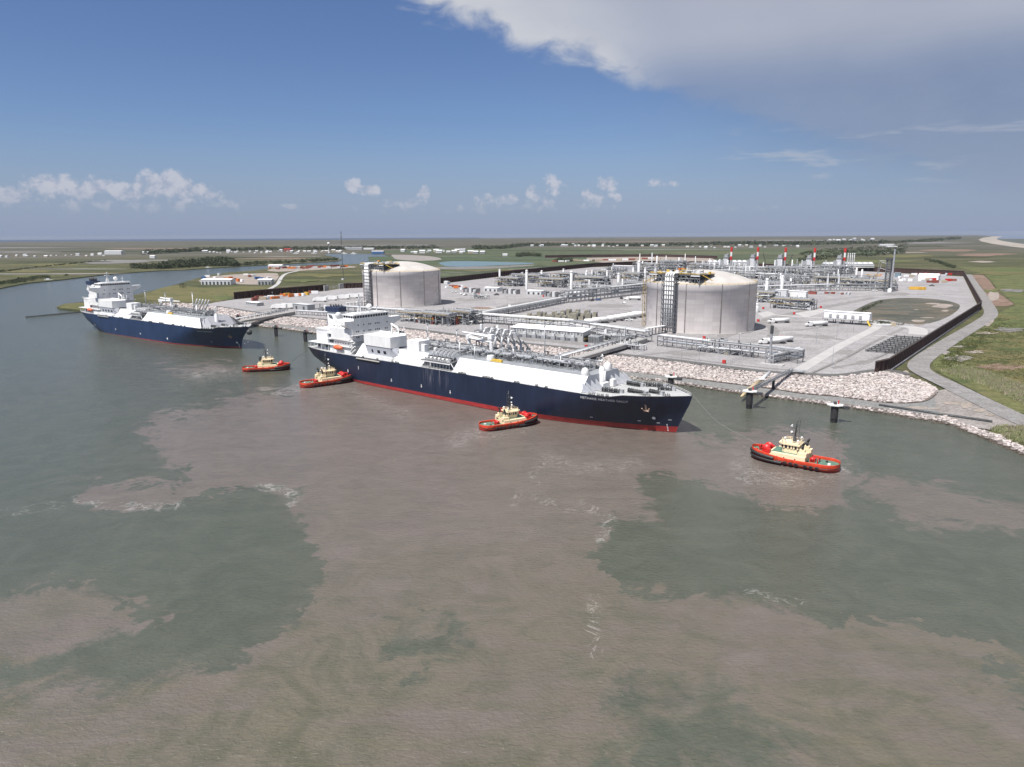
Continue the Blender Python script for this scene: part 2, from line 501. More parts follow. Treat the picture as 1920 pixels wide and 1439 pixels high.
s_ = t.m('ADD', s_, t.m('MULTIPLY', t.m('SUBTRACT', n3, 0.5), 1.7))
crisp = t.step(t.noise(pos, 0.016, 3.0, 0.5, 0.5), 0.40, 0.56)          # some fronts are sharp, others smear out
wid = t.m('ADD', 0.10, t.m('MULTIPLY', t.m('SUBTRACT', 1.0, crisp), t.m('ADD', 0.22, t.m('MULTIPLY', attr(t, 'near'), 0.6))))
mask = t.m('ADD', 0.5, t.m('DIVIDE', s_, t.m('MULTIPLY', wid, 2.0)), clamp=True)
soft = t.step(s_, -3.0, 1.2)
streak = t.noise(t.vmul(pos, (0.035, 0.16, 1.0)), 1.0, 6.0, 0.70, 0.7)
big = t.noise(t.vmul(pos, (1, 1, 1)), 0.012, 5.0, 0.6, 1.5)
mid = t.noise(pos, 0.06, 5.0, 0.65, 1.5)
green = t.mix(t.step(mid, 0.3, 0.7), (0.0615, 0.0696, 0.0524), (0.0774, 0.0845, 0.0653))
green = t.mix(t.m('MULTIPLY', t.m('MULTIPLY', soft, 0.5), t.step(streak, 0.42, 0.66)), green, (0.100, 0.094, 0.076))
brown = t.mix(t.step(mid, 0.28, 0.72), (0.1113, 0.0955, 0.0832), (0.1344, 0.1150, 0.1015))
brown = t.mix(t.m('MULTIPLY', t.step(streak, 0.54, 0.74), 0.55), brown, (0.088, 0.084, 0.070))
brown = t.mix(t.m('MULTIPLY', t.step(streak, 0.42, 0.26), 0.5), brown, (0.140, 0.118, 0.106))
olive = t.mix(t.step(n0, 0.36, 0.64), (0.0798, 0.0799, 0.0541), (0.1155, 0.1037, 0.0763))
brown = t.mix(t.m('MULTIPLY', attr(t, 'near'), t.step(t.m('ADD', big, t.m('MULTIPLY', t.m('SUBTRACT', streak, 0.5), 0.5)), 0.30, 0.60)), brown, olive)
colr = t.mix(t.m('MULTIPLY', mask, t.step(n1, 0.1, 0.5, 0.75, 1.0)), green, brown)
fn = t.noise(pos, 0.9, 6.0, 0.7, 1.0)
front = t.step(t.m('ABSOLUTE', s_), 0.34, 0.02)                       # froth gathers where clear and silty water meet
thread = t.step(t.m('ABSOLUTE', t.m('SUBTRACT', t.noise(pos, 0.075, 5.0, 0.68, 2.2), 0.5)), 0.022, 0.004)
foam = t.m('MULTIPLY', t.m('MAXIMUM', t.m('MULTIPLY', front, 0.9), t.m('MULTIPLY', thread, 0.75)), t.step(attr(t, 'foam'), 0.10, 0.75))
foam = t.m('MULTIPLY', foam, t.step(t.m('ADD', fn, t.m('MULTIPLY', t.noise(pos, 0.12, 3.0, 0.6, 0.5), 0.6)), 0.68, 0.92))
caps = t.m('MULTIPLY', t.step(t.noise(pos, 0.11, 2.0, 0.5), 0.68, 0.74), t.step(t.noise(pos, 1.7, 2.0, 0.6, 0.5), 0.66, 0.72))
foam = t.m('MAXIMUM', foam, t.m('MULTIPLY', caps, 0.5))
wash = t.m('MULTIPLY', attr(t, 'wash'), t.step(t.noise(pos, 0.16, 6.0, 0.72, 2.0), 0.36, 0.66))
colr = t.mix(t.m('MULTIPLY', wash, 0.6), colr, (0.20, 0.18, 0.165))
foam = t.m('MAXIMUM', foam, t.m('MULTIPLY', t.m('MULTIPLY', attr(t, 'wash'), t.step(t.noise(pos, 0.33, 5.0, 0.7, 2.8), 0.58, 0.66)), 0.9))
colr = t.mix(t.m('MULTIPLY', foam, 0.60), colr, (0.42, 0.40, 0.38))
t.set(b.inputs['Base Color'], colr)
b.inputs['IOR'].default_value = 1.33
dist_ = t.n('ShaderNodeVectorMath', operation='LENGTH', i_0=pos).outputs['Value']
t.set(b.inputs['Roughness'], t.m('ADD', t.m('ADD', 0.13, t.m('MULTIPLY', mask, 0.05)), t.step(dist_, 1500.0, 9000.0, 0.0, 0.42)))
b.inputs['Specular IOR Level'].default_value = 0.45
wav = t.m('ADD', t.m('MULTIPLY', t.noise(t.vmul(pos, (0.85, 1.35, 1)), 0.85, 4.0, 0.62, 0.5), 0.8), t.m('MULTIPLY', t.noise(t.vmul(pos, (0.7, 1.3, 1)), 0.10, 3.0, 0.55, 0.6), 1.0))
bp = t.n('ShaderNodeBump', i_Height=wav)
bp.inputs['Strength'].default_value, bp.inputs['Distance'].default_value = 0.85, 0.62
t.set(b.inputs['Normal'], bp.outputs[0])
# ------------------------------------------------------------------ land
def landmat(name, cols, scales=(0.004, 0.03, 0.25), stretch=(0.45, 1.0, 1.0), far=None, rough=0.95, contrast=(0.34, 0.66), bump=0.5):
    m = bpy.data.materials.new(name)
    m.use_nodes = True
    t = NT(m.node_tree)
    b = m.node_tree.nodes['Principled BSDF']
    b.inputs['Roughness'].default_value = rough
    b.inputs['Specular IOR Level'].default_value = 0.15
    pos = t.n('ShaderNodeNewGeometry').outputs['Position']
    pv = t.vmul(pos, stretch)
    a = t.noise(pv, scales[0], 5.0, 0.6, 1.0)
    c = t.noise(pv, scales[1], 5.0, 0.65, 0.8)
    d = t.noise(pos, scales[2], 4.0, 0.7, 0.2)
    col = t.mix(t.step(a, *contrast), cols[0], cols[1])
    col = t.mix(t.m('MULTIPLY', t.step(c, 0.44, 0.62), 0.9), col, cols[2])
    if far:
        y = t.n('ShaderNodeSeparateXYZ', i_0=pos).outputs[1]
        fc = t.mix(t.step(t.noise(t.vmul(pos, (0.22, 1, 1)), 0.0022, 7.0, 0.72, 0.6), 0.42, 0.58), far[0], far[1])
        col = t.mix(t.step(y, far[2], far[3]), col, fc)
    sp = t.step(d, 0.30, 0.70, 0.72, 1.25)
    mm = t.n('ShaderNodeVectorMath', operation='SCALE', i_0=col)
    t.set(mm.inputs['Scale'], sp)
    t.set(b.inputs['Base Color'], mm.outputs[0])
    bp = t.n('ShaderNodeBump', i_Height=d)
    bp.inputs['Strength'].default_value, bp.inputs['Distance'].default_value = bump, 1.2
    t.set(b.inputs['Normal'], bp.outputs[0])
    MATS[name] = m
    return m
marsh = landmat('marsh_grass', [(0.067, 0.071, 0.033), (0.101, 0.092, 0.050), (0.041, 0.049, 0.023)], scales=(0.005, 0.022, 0.22), stretch=(0.35, 1, 1), far=((0.104, 0.092, 0.072), (0.056, 0.062, 0.042), 2000.0, 4000.0), contrast=(0.4, 0.6))
meadow = landmat('green_meadow', [(0.088, 0.108, 0.040), (0.125, 0.118, 0.054), (0.058, 0.074, 0.030)], scales=(0.012, 0.05, 0.35), stretch=(0.6, 1, 1))
field = landmat('far_green_field', [(0.062, 0.084, 0.044), (0.088, 0.096, 0.054), (0.046, 0.060, 0.036)], scales=(0.002, 0.006, 0.03), stretch=(0.2, 1, 1))
olivem = landmat('dry_olive_grass', [(0.112, 0.106, 0.044), (0.130, 0.114, 0.056), (0.080, 0.088, 0.038)], scales=(0.015, 0.06, 0.4), stretch=(0.5, 1, 1))
gravel = landmat('compacted_gravel_pad', [(0.264, 0.255, 0.259), (0.296, 0.287, 0.290), (0.235, 0.227, 0.229)], scales=(0.012, 0.05, 0.8), stretch=(1, 1, 1), bump=0.15)
sand = landmat('pale_sand', [(0.265, 0.229, 0.199), (0.305, 0.265, 0.239), (0.212, 0.186, 0.159)], scales=(0.03, 0.12, 0.9), stretch=(1, 1, 1), bump=0.2)
sandgrey = landmat('grey_sand_flat', [(0.227, 0.209, 0.197), (0.260, 0.242, 0.230), (0.191, 0.174, 0.161)], scales=(0.03, 0.15, 0.9), stretch=(1, 1, 1), bump=0.2)
roadm = landmat('gravel_road', [(0.199, 0.194, 0.191), (0.241, 0.232, 0.229), (0.171, 0.162, 0.159)], scales=(0.03, 0.15, 1.2), stretch=(1, 1, 1), bump=0.15)
bareearth = landmat('brown_bare_earth', [(0.174, 0.119, 0.089), (0.221, 0.157, 0.123), (0.128, 0.089, 0.068)], scales=(0.02, 0.10, 0.7), stretch=(1, 1, 1))
basinm = landmat('dark_wet_basin', [(0.058, 0.062, 0.052), (0.105, 0.105, 0.092), (0.125, 0.105, 0.078)], scales=(0.012, 0.045, 0.4), stretch=(0.5, 1, 1))
beachm = landmat('beach_sand', [(0.288, 0.256, 0.224), (0.336, 0.304, 0.264), (0.240, 0.216, 0.192)], scales=(0.002, 0.01, 0.05))
mudflat = landmat('pale_mud_flat', [(0.160, 0.152, 0.152), (0.192, 0.180, 0.176), (0.128, 0.128, 0.112)], scales=(0.003, 0.012, 0.1), stretch=(0.2, 1, 1))
rockm = bpy.data.materials.new('pink_granite_rock')
rockm.use_nodes = True
t = NT(rockm.node_tree)
b = rockm.node_tree.nodes['Principled BSDF']
b.inputs['Roughness'].default_value = 0.9
pos = t.n('ShaderNodeNewGeometry').outputs['Position']
ri = t.n('ShaderNodeTexVoronoi', i_Vector=pos); ri.inputs['Scale'].default_value = 0.8
rc = t.n('ShaderNodeSeparateColor', i_0=ri.outputs['Color']).outputs[0]
rcol = t.mix(rc, (0.33, 0.29, 0.272), (0.56, 0.51, 0.487))
rcol = t.mix(t.m('MULTIPLY', t.step(t.noise(pos, 0.05, 3.0), 0.4, 0.65), 0.35), rcol, (0.50, 0.44, 0.40))
zz = t.n('ShaderNodeSeparateXYZ', i_0=pos).outputs[2]
rcol = t.mix(t.step(t.m('ADD', zz, t.m('MULTIPLY', t.m('SUBTRACT', t.noise(pos, 0.4, 3.0), 0.5), 0.7)), 1.0, 0.45), rcol, (0.075, 0.058, 0.045))
t.set(b.inputs['Base Color'], rcol)

leafdark = landmat('dark_marsh_grass', [(0.040, 0.050, 0.026), (0.056, 0.062, 0.034), (0.034, 0.040, 0.022)], scales=(0.01, 0.04, 0.3))
gapm = mat('rock_gap', (0.115, 0.098, 0.090), 0.95, var=0.5, scale=0.7)
# stations along the right bank: water line, bench front, bench back, top of the revetment
ST = [((300, 577), (300, 575), (300, 574), (310, 569)), ((350, 585), (352, 582), (353, 580), (365, 572)), ((400, 598), (402, 594), (404, 592), (420, 579)),
      ((472, 612.5), (475, 607), (478, 604), (490, 590)), ((590, 628), (592, 622), (594, 617), (600, 601)), ((760, 652), (762, 645), (764, 640), (775, 620)),
      ((900, 675), (902, 668), (904, 662), (900, 638)), ((1040, 697), (1040, 690), (1040, 684), (1050, 654)), ((1150, 710), (1155, 703), (1158, 696), (1139, 666)),
      ((1270, 724.5), (1270, 716.5), (1265, 707.5), (1239, 676)), ((1380, 741), (1380, 732), (1385, 722), (1395, 696)), ((1440, 749), (1440, 739), (1442, 729), (1440, 701)), ((1500, 757), (1502, 747), (1505, 739), (1500, 704)),
      ((1568, 766), (1570, 756), (1572, 745), (1575, 707)), ((1650, 779), (1652, 766), (1655, 756), (1652, 697.5)), ((1700, 789), (1702, 772), (1704, 757), (1700, 706)), ((1745, 796), (1745, 779), (1732, 752), (1738, 719)), ((1760, 799), (1760, 781), (1750, 738), (1757, 731)),
      ((1776, 802), (1776, 783), None, None), ((1823, 819.5), (1817, 800), None, None), ((1870, 840), (1858, 812), None, None), ((1920, 863.5), (1922, 838), None, None), ((2050, 925), (2050, 892), None, None), ((2400, 1090), (2400, 1050), None, None)]
def strip(i, j, zi, zj, n0=0, n1=None, sub=5):
    A = smooth_line([P(*s[i], zi) for s in ST[n0:n1]], sub)
    Bq = smooth_line([P(*s[j], zj) for s in ST[n0:n1]], sub)
    return A, Bq
NS = 18
wl, bf = strip(0, 1, -0.9, 1.7)
_, bb = strip(0, 2, 0, 1.9, 0, NS)
_, tp = strip(0, 3, 0, 3.4, 0, NS)
_, bf2 = strip(0, 1, 0, 1.7, 0, NS)
GZ = 1.5
river = [(300, 577), (255, 576), (200, 582), (150, 583), (112, 579), (106, 575), (120, 570), (160, 566), (215, 560), (258, 552), (285, 545), (310, 539), (340, 531), (363, 524), (390, 516.5), (430, 511), (480, 507), (510, 503), (535, 499), (570, 497.5), (615, 497), (685, 495), (725, 492), (741, 488.5), (738, 483), (715, 476), (660, 475.4), (607, 475.6), (612, 479), (632, 483.5), (641, 487), (632, 490), (590, 492.3), (520, 496), (447, 499.5), (392, 503), (340, 506.5), (300, 507.5), (200, 514.5), (120, 524), (50, 531), (0, 540.5), (-120, 558), (-500, 640), (-1200, 800)]
outline = [q + Vector((0, 0, GZ - 1.7 - 0.25)) for q in reversed(bf)][0:] + [P(u, v, GZ) for u, v in river]
outline += [P(-2600, 520, GZ), P(-2300, 468, GZ), P(-900, 459.5, GZ), P(0, 453.8, GZ), P(500, 451.0, GZ), P(900, 447.2, GZ), P(1100, 445.5, GZ), P(1500, 443.4, GZ), P(1830, 441.6, GZ), P(1868, 443.2, GZ), P(1853, 449.5, GZ), P(1880, 456, GZ), P(1925, 462.2, GZ), P(2100, 478, GZ), P(2500, 530, GZ), P(3300, 700, GZ), P(3300, 1100, GZ)]
ground = struct(poly('ground', outline, marsh, skirt=2.5))

# revetment: two tiers of loose rock with a grey bench between
def slope(name, A, Bq, m, rows=4, jit=0.25):
    rg = random.Random(3)
    bmx = MB(); bmx.use(m)
    n = min(len(A), len(Bq))
    g = []
    for j in range(rows + 1):
        f = j / rows
        g.append([A[i].lerp(Bq[i], f) + Vector((0, 0, rg.uniform(-jit, jit) if 0 < j < rows else 0)) for i in range(n)])
    bmx.grid(g)
    return bmx.build(name)
benchm = mat('grey_stone_bench', (0.17, 0.17, 0.165), 0.95, var=0.3, scale=0.5)
brownm = mat('brown_soil_strip', (0.135, 0.105, 0.09), 0.95, var=0.2, scale=0.3)
lowt = struct(slope('revetment_toe', wl, bf, gapm), 'structure')
struct(slope('revetment_bench', [p + Vector((0, 0, .02)) for p in bf2], bb, benchm, 2, 0.05), 'structure')
struct(slope('revetment_slope', bb, tp, gapm), 'structure')
soil = ribbon('soil_path', [p.lerp(q, 0.04) + Vector((0, 0, 0.35)) for p, q in zip(bb[45:], tp[45:])], 3.6, brownm)
struct(soil)
def rocks(name, A, Bq, dens, smin, smax, seed, lo=0.0, hi=1.0):
    rg = random.Random(seed)
    bmx = MB(); bmx.use(rockm)
    n = min(len(A), len(Bq))
    for i in range(n - 1):
        L = (A[i + 1] - A[i]).length
        Wd = (Bq[i] - A[i]).length
        dist = A[i].length
        k_ = 1.0 if dist < 560 else (560 / dist) ** 2
        for _ in range(int(L * Wd * dens * k_)):
            f, g = rg.random(), rg.uniform(lo, hi)
            p = A[i].lerp(A[i + 1], f).lerp(Bq[i].lerp(Bq[i + 1], f), g)
            s = min(smax * 1.5, smin * math.exp(rg.gauss(0.35, 0.38))) / math.sqrt(k_)
            rz = rg.uniform(0, 6.28)
            c, sn = math.cos(rz), math.sin(rz)
            vs = []
            for zz_ in (-0.4, 0.55):
                for a, bq in ((-1, -1), (1, -1), (1, 1), (-1, 1)):
                    x, y = a * s * rg.uniform(.34, .6), bq * s * rg.uniform(.32, .56)
                    vs.append((p.x + x * c - y * sn, p.y + x * sn + y * c, p.z + zz_ * s * rg.uniform(0.4, 1.0)))
            bmx.add(vs, [(3, 2, 1, 0), (4, 5, 6, 7), (0, 1, 5, 4), (1, 2, 6, 5), (2, 3, 7, 6), (3, 0, 4, 7)])
    return bmx.build(name)
tag(rocks('loose_rocks', wl, bf, 0.95, 0.62, 1.5, 11), 'pink granite riprap rocks along the waterline', 'rocks', kind='stuff')
tag(rocks('slope_rocks', bb, tp, 0.95, 0.62, 1.5, 12, 0.02), 'pale pink riprap rocks on the upper slope of the bank', 'rocks', kind='stuff')

# the terminal platform, raised a little, inside the flood wall
PZ = 3.0
pad_edge = [p + Vector((0, 0, PZ - p.z)) for p in tp[6:78]]
padpts = pad_edge + [P(u, v, PZ) for u, v in [(1672, 693), (1837, 581), (1806, 519), (1630, 509.5), (1340, 500), (1230, 497.5), (1110, 501.5), (960, 516.5), (835, 531.5), (690, 539.5), (640, 541.5), (612, 546), (439, 562), (405, 567)]]
struct(poly('terminal_platform', padpts, gravel, skirt=1.6))
def sheet(name, uv, m, z, sm=0):
    pts = [P(u, v, z) for u, v in uv]
    if sm:
        pts = smooth_line(pts + [pts[0]], sm)[:-1]
    return struct(poly(name, pts, m))
# roads on and round the platform
def road(name, uv, w, m, z, n=6):
    return struct(ribbon(name, smooth_line([P(u, v, z) for u, v in uv], n), w, m))
shore = [q.lerp(q2, 0.0) for q, q2 in zip(tp[8:76], tp[8:76])]
shore_road = struct(ribbon('shore_road', [p + Vector((3.6, 4.8, 0.12)) for p in shore], 9.0, asphalt))
road('dirt_road', [(2300, 960), (1990, 818), (1920, 790), (1840, 752), (1780, 722), (1735, 700), (1722, 686), (1738, 668), (1790, 634), (1840, 604), (1858, 588), (1848, 566), (1828, 535), (1815, 515)], [17, 15, 14, 14, 14, 13, 13, 13, 13, 13, 14, 14, 15, 16] and 13.5, roadm, GZ + 0.45)
sheet('sandy_flat', [(1645, 763), (1776, 782), (1817, 800), (1856, 806), (1905, 800), (1935, 796), (1850, 755), (1790, 727), (1757, 733), (1730, 753)], sandgrey, GZ + 0.22)
for i, (cx, cy, rx, ry) in enumerate([(1784, 756, 16, 3.2), (1812, 760, 14, 5.5), (1838, 770, 13, 3.5), (1722, 765, 20, 3), (1752, 766, 14, 1.6), (1857, 778, 9, 2.4), (1698, 700, 7, 5), (1862, 556, 13, 9), (1853, 600, 14, 9), (1850, 605, 10, 8)]):
    rg = random.Random(i)
    sheet('sand_patch', [(cx + rx * math.cos(a) * rg.uniform(.7, 1.2), cy + ry * math.sin(a) * rg.uniform(.7, 1.2)) for a in [q * 6.283 / 9 for q in range(9)]], sand, GZ + 0.33 + 0.01 * i, 3)
sheet('bare_earth', [(1822, 516), (1843, 516), (1858, 530), (1874, 552), (1902, 571), (1862, 574), (1852, 560), (1840, 538)], bareearth, GZ + 0.30, 2)
sheet('meadow', [(1790, 500), (2100, 505), (2500, 620), (2500, 900), (2050, 835), (1935, 786), (1850, 745), (1792, 715), (1752, 694), (1748, 676), (1800, 640), (1852, 606), (1872, 588), (1905, 572), (1870, 540), (1846, 514)], meadow, GZ + 0.10, 0)
sheet('dry_grass_field', [(1815, 668), (1870, 640), (2100, 620), (2300, 760), (2000, 748), (1900, 722), (1830, 690)], olivem, GZ + 0.18, 3)
sheet('olive_grass', [(276, 552), (300, 541), (335, 535), (380, 540), (460, 537), (520, 541), (498, 548), (430, 556), (395, 566), (340, 566), (270, 562)], olivem, GZ + 0.2, 2)
sheet('spit_grass', [(112, 577), (125, 571), (170, 567), (215, 563), (240, 572), (190, 579), (150, 581)], olivem, GZ + 0.2, 2)
sheet('grass_strip', [(395, 553), (425, 551), (437, 561), (405, 566)], meadow, GZ + 0.3)
# pale concrete roads laid on the platform
road('concrete_road', [(1490, 700), (1530, 676), (1570, 652), (1607, 633), (1640, 616), (1644, 608), (1630, 602), (1590, 598), (1530, 596), (1440, 590)], 8.5, slabm, PZ + 0.12)
road('concrete_road_branch', [(1640, 630), (1655, 629.5), (1690, 633)], 6, slabm, PZ + 0.16)
road('concrete_apron', [(1720, 628), (1722, 620), (1715, 615), (1690, 612)], 15, slabm, PZ + 0.14)
road('inner_road', [(1335, 640), (1420, 606), (1500, 585), (1580, 570), (1640, 558)], 12, roadm, PZ + 0.08)
road('plant_road', [(640, 588), (760, 600), (850, 597), (960, 571), (1060, 558), (1200, 545)], 10, roadm, PZ + 0.09)
road('tank_ring_road', [(1440, 640), (1452, 622), (1438, 608), (1420, 604)], 9, roadm, PZ + 0.11)
sheet('concrete_pad', [(1488, 588), (1540, 579), (1560, 582), (1512, 596)], slabm, PZ + 0.17)
sheet('concrete_lot', [(1420, 588), (1432, 596), (1455, 590), (1440, 584)], slabm, PZ + 0.13)
sheet('basin', [(1590, 590), (1612, 577), (1648, 563), (1700, 559), (1760, 562), (1790, 568), (1800, 575), (1785, 590), (1745, 606), (1700, 607), (1660, 600), (1620, 600)], basinm, PZ + 0.10, 3)
for i, (cx, cy, rx, ry) in enumerate([(1768, 574, 20, 4.5), (1750, 569.5, 14, 1.6), (1772, 583, 8, 2), (1722, 602, 16, 2.4), (1740, 596, 14, 1), (1616, 584, 9, 2), (1722, 609, 10, 1.2), (1718, 581, 6, 0.7)]):
    rg = random.Random(i + 40)
    sheet('sand_patch', [(cx + rx * math.cos(a) * rg.uniform(.7, 1.2), cy + ry * math.sin(a) * rg.uniform(.6, 1.2)) for a in [q * 6.283 / 9 for q in range(9)]], sand, PZ + 0.2 + 0.01 * i, 3)
trackm = landmat('worn_wheel_track', [(0.205, 0.198, 0.195), (0.235, 0.226, 0.222), (0.185, 0.178, 0.175)], scales=(0.03, 0.2, 1.0), stretch=(1, 1, 1), bump=0.1)
for i, uv in enumerate([[(1180, 668), (1300, 655), (1420, 640), (1500, 628), (1600, 640)], [(1250, 668), (1380, 684), (1480, 694)], [(1430, 620), (1500, 618), (1580, 606)], [(1520, 700), (1590, 668), (1640, 640), (1700, 612)], [(900, 590), (1000, 585), (1150, 580), (1205, 590)], [(850, 570), (920, 560), (1040, 562)], [(1480, 575), (1560, 562), (1660, 553), (1790, 552)], [(700, 578), (800, 590), (860, 586)], [(470, 585), (540, 575), (680, 566)], [(1700, 540), (1740, 533), (1795, 535)], [(1560, 690), (1640, 672), (1700, 640)]]):
    for o_ in (0, 1):
        road('wheel_track', [(u + o_ * 3.0, v + o_ * 1.2) for u, v in uv], 1.6 if o_ else 2.6, trackm, PZ + 0.05 + 0.002 * i)
for i, (cx, cy, rx, ry) in enumerate([(1290, 664, 40, 4), (1580, 660, 26, 5), (1540, 632, 30, 3), (1140, 575, 40, 4), (880, 562, 34, 3), (1490, 604, 20, 2), (1680, 552, 34, 3), (560, 572, 40, 3), (1010, 592, 22, 2.4), (1620, 680, 18, 4)]):
    rq = random.Random(i + 90)
    sheet('damp_stain', [(cx + rx * math.cos(a) * rq.uniform(.5, 1.3), cy + ry * math.sin(a) * rq.uniform(.5, 1.3)) for a in [q * 6.283 / 11 for q in range(11)]], trackm, PZ + 0.03 + 0.001 * i, 3)
# far land
sheet('green_field', [(690, 482), (900, 478), (1240, 481), (1500, 482), (1640, 500), (1640, 506), (1340, 497), (1110, 497), (960, 512), (830, 526), (700, 530), (700, 512)], field, GZ + 0.15)
sheet('far_green_field', [(650, 474), (820, 466), (1100, 466), (1450, 466), (1700, 470), (1660, 477), (1300, 480.5), (1000, 480), (820, 476)], field, GZ + 0.35)
pondm = bpy.data.materials.new('teal_pond_water')
pondm.use_nodes = True
pb = pondm.node_tree.nodes['Principled BSDF']
pb.inputs['Base Color'].default_value = (0.10, 0.155, 0.15, 1); pb.inputs['Roughness'].default_value = 0.25
sheet('pond', [(822, 493), (850, 490), (900, 490.5), (960, 492), (1003, 493.5), (985, 496), (930, 498), (880, 500.5), (835, 499.5)], pondm, GZ + 0.5, 2)
sheet('mud_flat', [(150, 491), (200, 487.5), (250, 488), (285, 491), (230, 494), (170, 495)], mudflat, GZ + 0.4, 2)
sheet('mud_bank', [(800, 500), (850, 501), (930, 499), (1000, 497), (985, 500), (900, 505), (830, 505)], mudflat, GZ + 0.3, 2)
sheet('pale_yard', [(738, 483), (745, 487), (790, 489.5), (828, 487), (815, 482), (780, 479), (735, 478)], sandgrey, GZ + 0.5, 2)
sheet('quarry_ground', [(1100, 484), (1240, 480.5), (1330, 482), (1345, 490), (1240, 495.5), (1180, 494), (1130, 493), (1100, 488)], sand, GZ + 0.6)
sheet('boat_yard', [(372, 527), (400, 518), (470, 513.5), (520, 513), (518, 526), (500, 533), (470, 534), (440, 533), (390, 533.5)], sand, GZ + 0.4, 2)
sheet('storage_yard', [(500, 507), (540, 500.5), (650, 499), (665, 502), (600, 506), (520, 510)], sand, GZ + 0.45, 2)
for i, (cx, cy, rx, ry, m_) in enumerate([(90, 497, 110, 2.2, olivem), (330, 488, 90, 1.4, mudflat), (40, 508, 80, 2.5, olivem), (180, 503, 70, 1.6, meadow), (520, 485, 70, 1.6, bareearth), (40, 473, 90, 1.2, mudflat), (300, 466, 140, 1.0, bareearth), (700, 460, 160, 1.0, mudflat), (1150, 454, 220, .8, bareearth), (1500, 451, 160, .8, mudflat), (860, 470, 90, 1.0, meadow), (1330, 474, 110, 1.0, olivem), (1700, 480, 60, 3, olivem), (1790, 470, 60, 2.5, bareearth), (1760, 456, 70, 1.4, mudflat), (1850, 478, 60, 3, bareearth), (1650, 490, 60, 3, meadow), (1880, 512, 60, 4, olivem), (1840, 491, 26, 1.6, sand), (600, 516, 90, 4, olivem), (80, 514, 150, 1.1, sandgrey), (150, 505, 130, .8, mudflat), (60, 518, 90, 1.6, meadow), (120, 491, 120, .8, leafdark), (420, 483, 110, .8, leafdark), (520, 481, 80, .7, sandgrey), (250, 471, 160, .8, leafdark), (20, 465, 140, .7, mudflat), (450, 462, 160, .8, olivem), (1050, 470, 130, .7, leafdark), (1250, 468, 120, .8, mudflat), (1600, 470, 90, 1.2, leafdark), (1720, 462, 90, .9, leafdark), (1800, 482, 60, 1.4, leafdark), (1690, 474, 50, .9, sand), (560, 527, 40, 3, meadow), (760, 517, 50, 2, bareearth), (900, 507, 70, 1.6, olivem)]):
    rq = random.Random(i + 200)
    sheet('marsh_patch', [(cx + rx * math.cos(a) * rq.uniform(.5, 1.3), cy + ry * math.sin(a) * rq.uniform(.5, 1.3)) for a in [q * 6.283 / 12 for q in range(12)]], m_, GZ + 0.20 + .02 * i + (1.2 if cy < 462 else 0), 3)
road('marsh_road', [(500, 545), (520, 533), (528, 520), (538, 513), (560, 508)], 8, slabm, GZ + 0.6)
road('town_road', [(-300, 487), (0, 484.5), (150, 481), (260, 478.5), (420, 476.5), (600, 475)], 26, mat('far_road', (0.20, 0.20, 0.205), 0.9, var=0.1), GZ + 0.6)
road('field_track', [(690, 516), (850, 512), (1000, 503), (1100, 498)], 9, sandgrey, GZ + 0.5)
road('far_road', [(820, 481), (1000, 484.5), (1100, 481), (1300, 477), (1500, 476), (1640, 478)], 14, sandgrey, GZ + 0.6)
road('beach', [(1870, 443.4), (1856, 446.5), (1852, 449.5), (1862, 453), (1885, 457), (1930, 462.8), (2100, 479), (2500, 531)], [900, 500, 420, 330, 200, 120, 80, 60] and 190, beachm, GZ + 0.5, 1)

for i, (cx, cy, rx, ry, m_) in enumerate([(1880, 690, 50, 7, bareearth), (1800, 672, 26, 5, sandgrey), (1840, 640, 40, 4, meadow), (1900, 618, 40, 5, mudflat), (1885, 595, 36, 4, olivem), (1830, 660, 18, 3, sand), (1770, 662, 12, 4, sandgrey), (1905, 655, 40, 5, meadow), (1890, 720, 34, 5, bareearth), (1860, 545, 24, 4, meadow), (1900, 545, 30, 3, mudflat), (1850, 625, 20, 2, sand), (1800, 650, 14, 2, sandgrey), (1822, 700, 30, 5, meadow)]):
    rq = random.Random(i + 300)
    sheet('meadow_patch', [(cx + rx * math.cos(a) * rq.uniform(.35, 1.3), cy + ry * math.sin(a) * rq.uniform(.35, 1.3)) for a in [q * 6.283 / 14 for q in range(14)]], m_, GZ + 0.24 + .008 * i, 3)
seam = mat('deep_sea_water', (0.018, 0.045, 0.095), 0.7, var=0.1, scale=0.0004)
sheet('sea', [(u, 443.2 + (960 - u) * 0.00524 + 2.3) for u in (-900, -300, 200, 600, 900)] + [(900, 447.6), (600, 451.0), (200, 453.4), (0, 454.4), (-300, 456.6), (-900, 460.4)], seam, 0.7)
# -------- vegetation seen as masses
leafm = landmat('dark_foliage', [(0.048, 0.062, 0.032), (0.070, 0.080, 0.044), (0.036, 0.046, 0.026)], scales=(0.02, 0.08, 0.5), stretch=(1, 1, 1))
reedm = landmat('reed_foliage', [(0.20, 0.23, 0.10), (0.26, 0.26, 0.15), (0.32, 0.28, 0.20)], scales=(0.05, 0.2, 0.9), stretch=(1, 1, 1))
def clump(bmx, c, w, h, n, size, rg):
    for _ in range(n):
        th, rr = rg.uniform(0, 6.283), math.sqrt(rg.random())
        zz_ = rg.random()
        rad = w * rr * (0.75 + 0.5 * math.sin(math.pi * min(1, zz_ * 0.9 + .1))) * 0.7
        p = Vector((c.x + rad * math.cos(th), c.y + rad * math.sin(th), c.z + h * zz_))
        d = [Vector((rg.uniform(-1, 1), rg.uniform(-1, 1), rg.uniform(-.7, .9))) * size for _ in range(3)]
        bmx.add([p + q for q in d], [(0, 1, 2)])
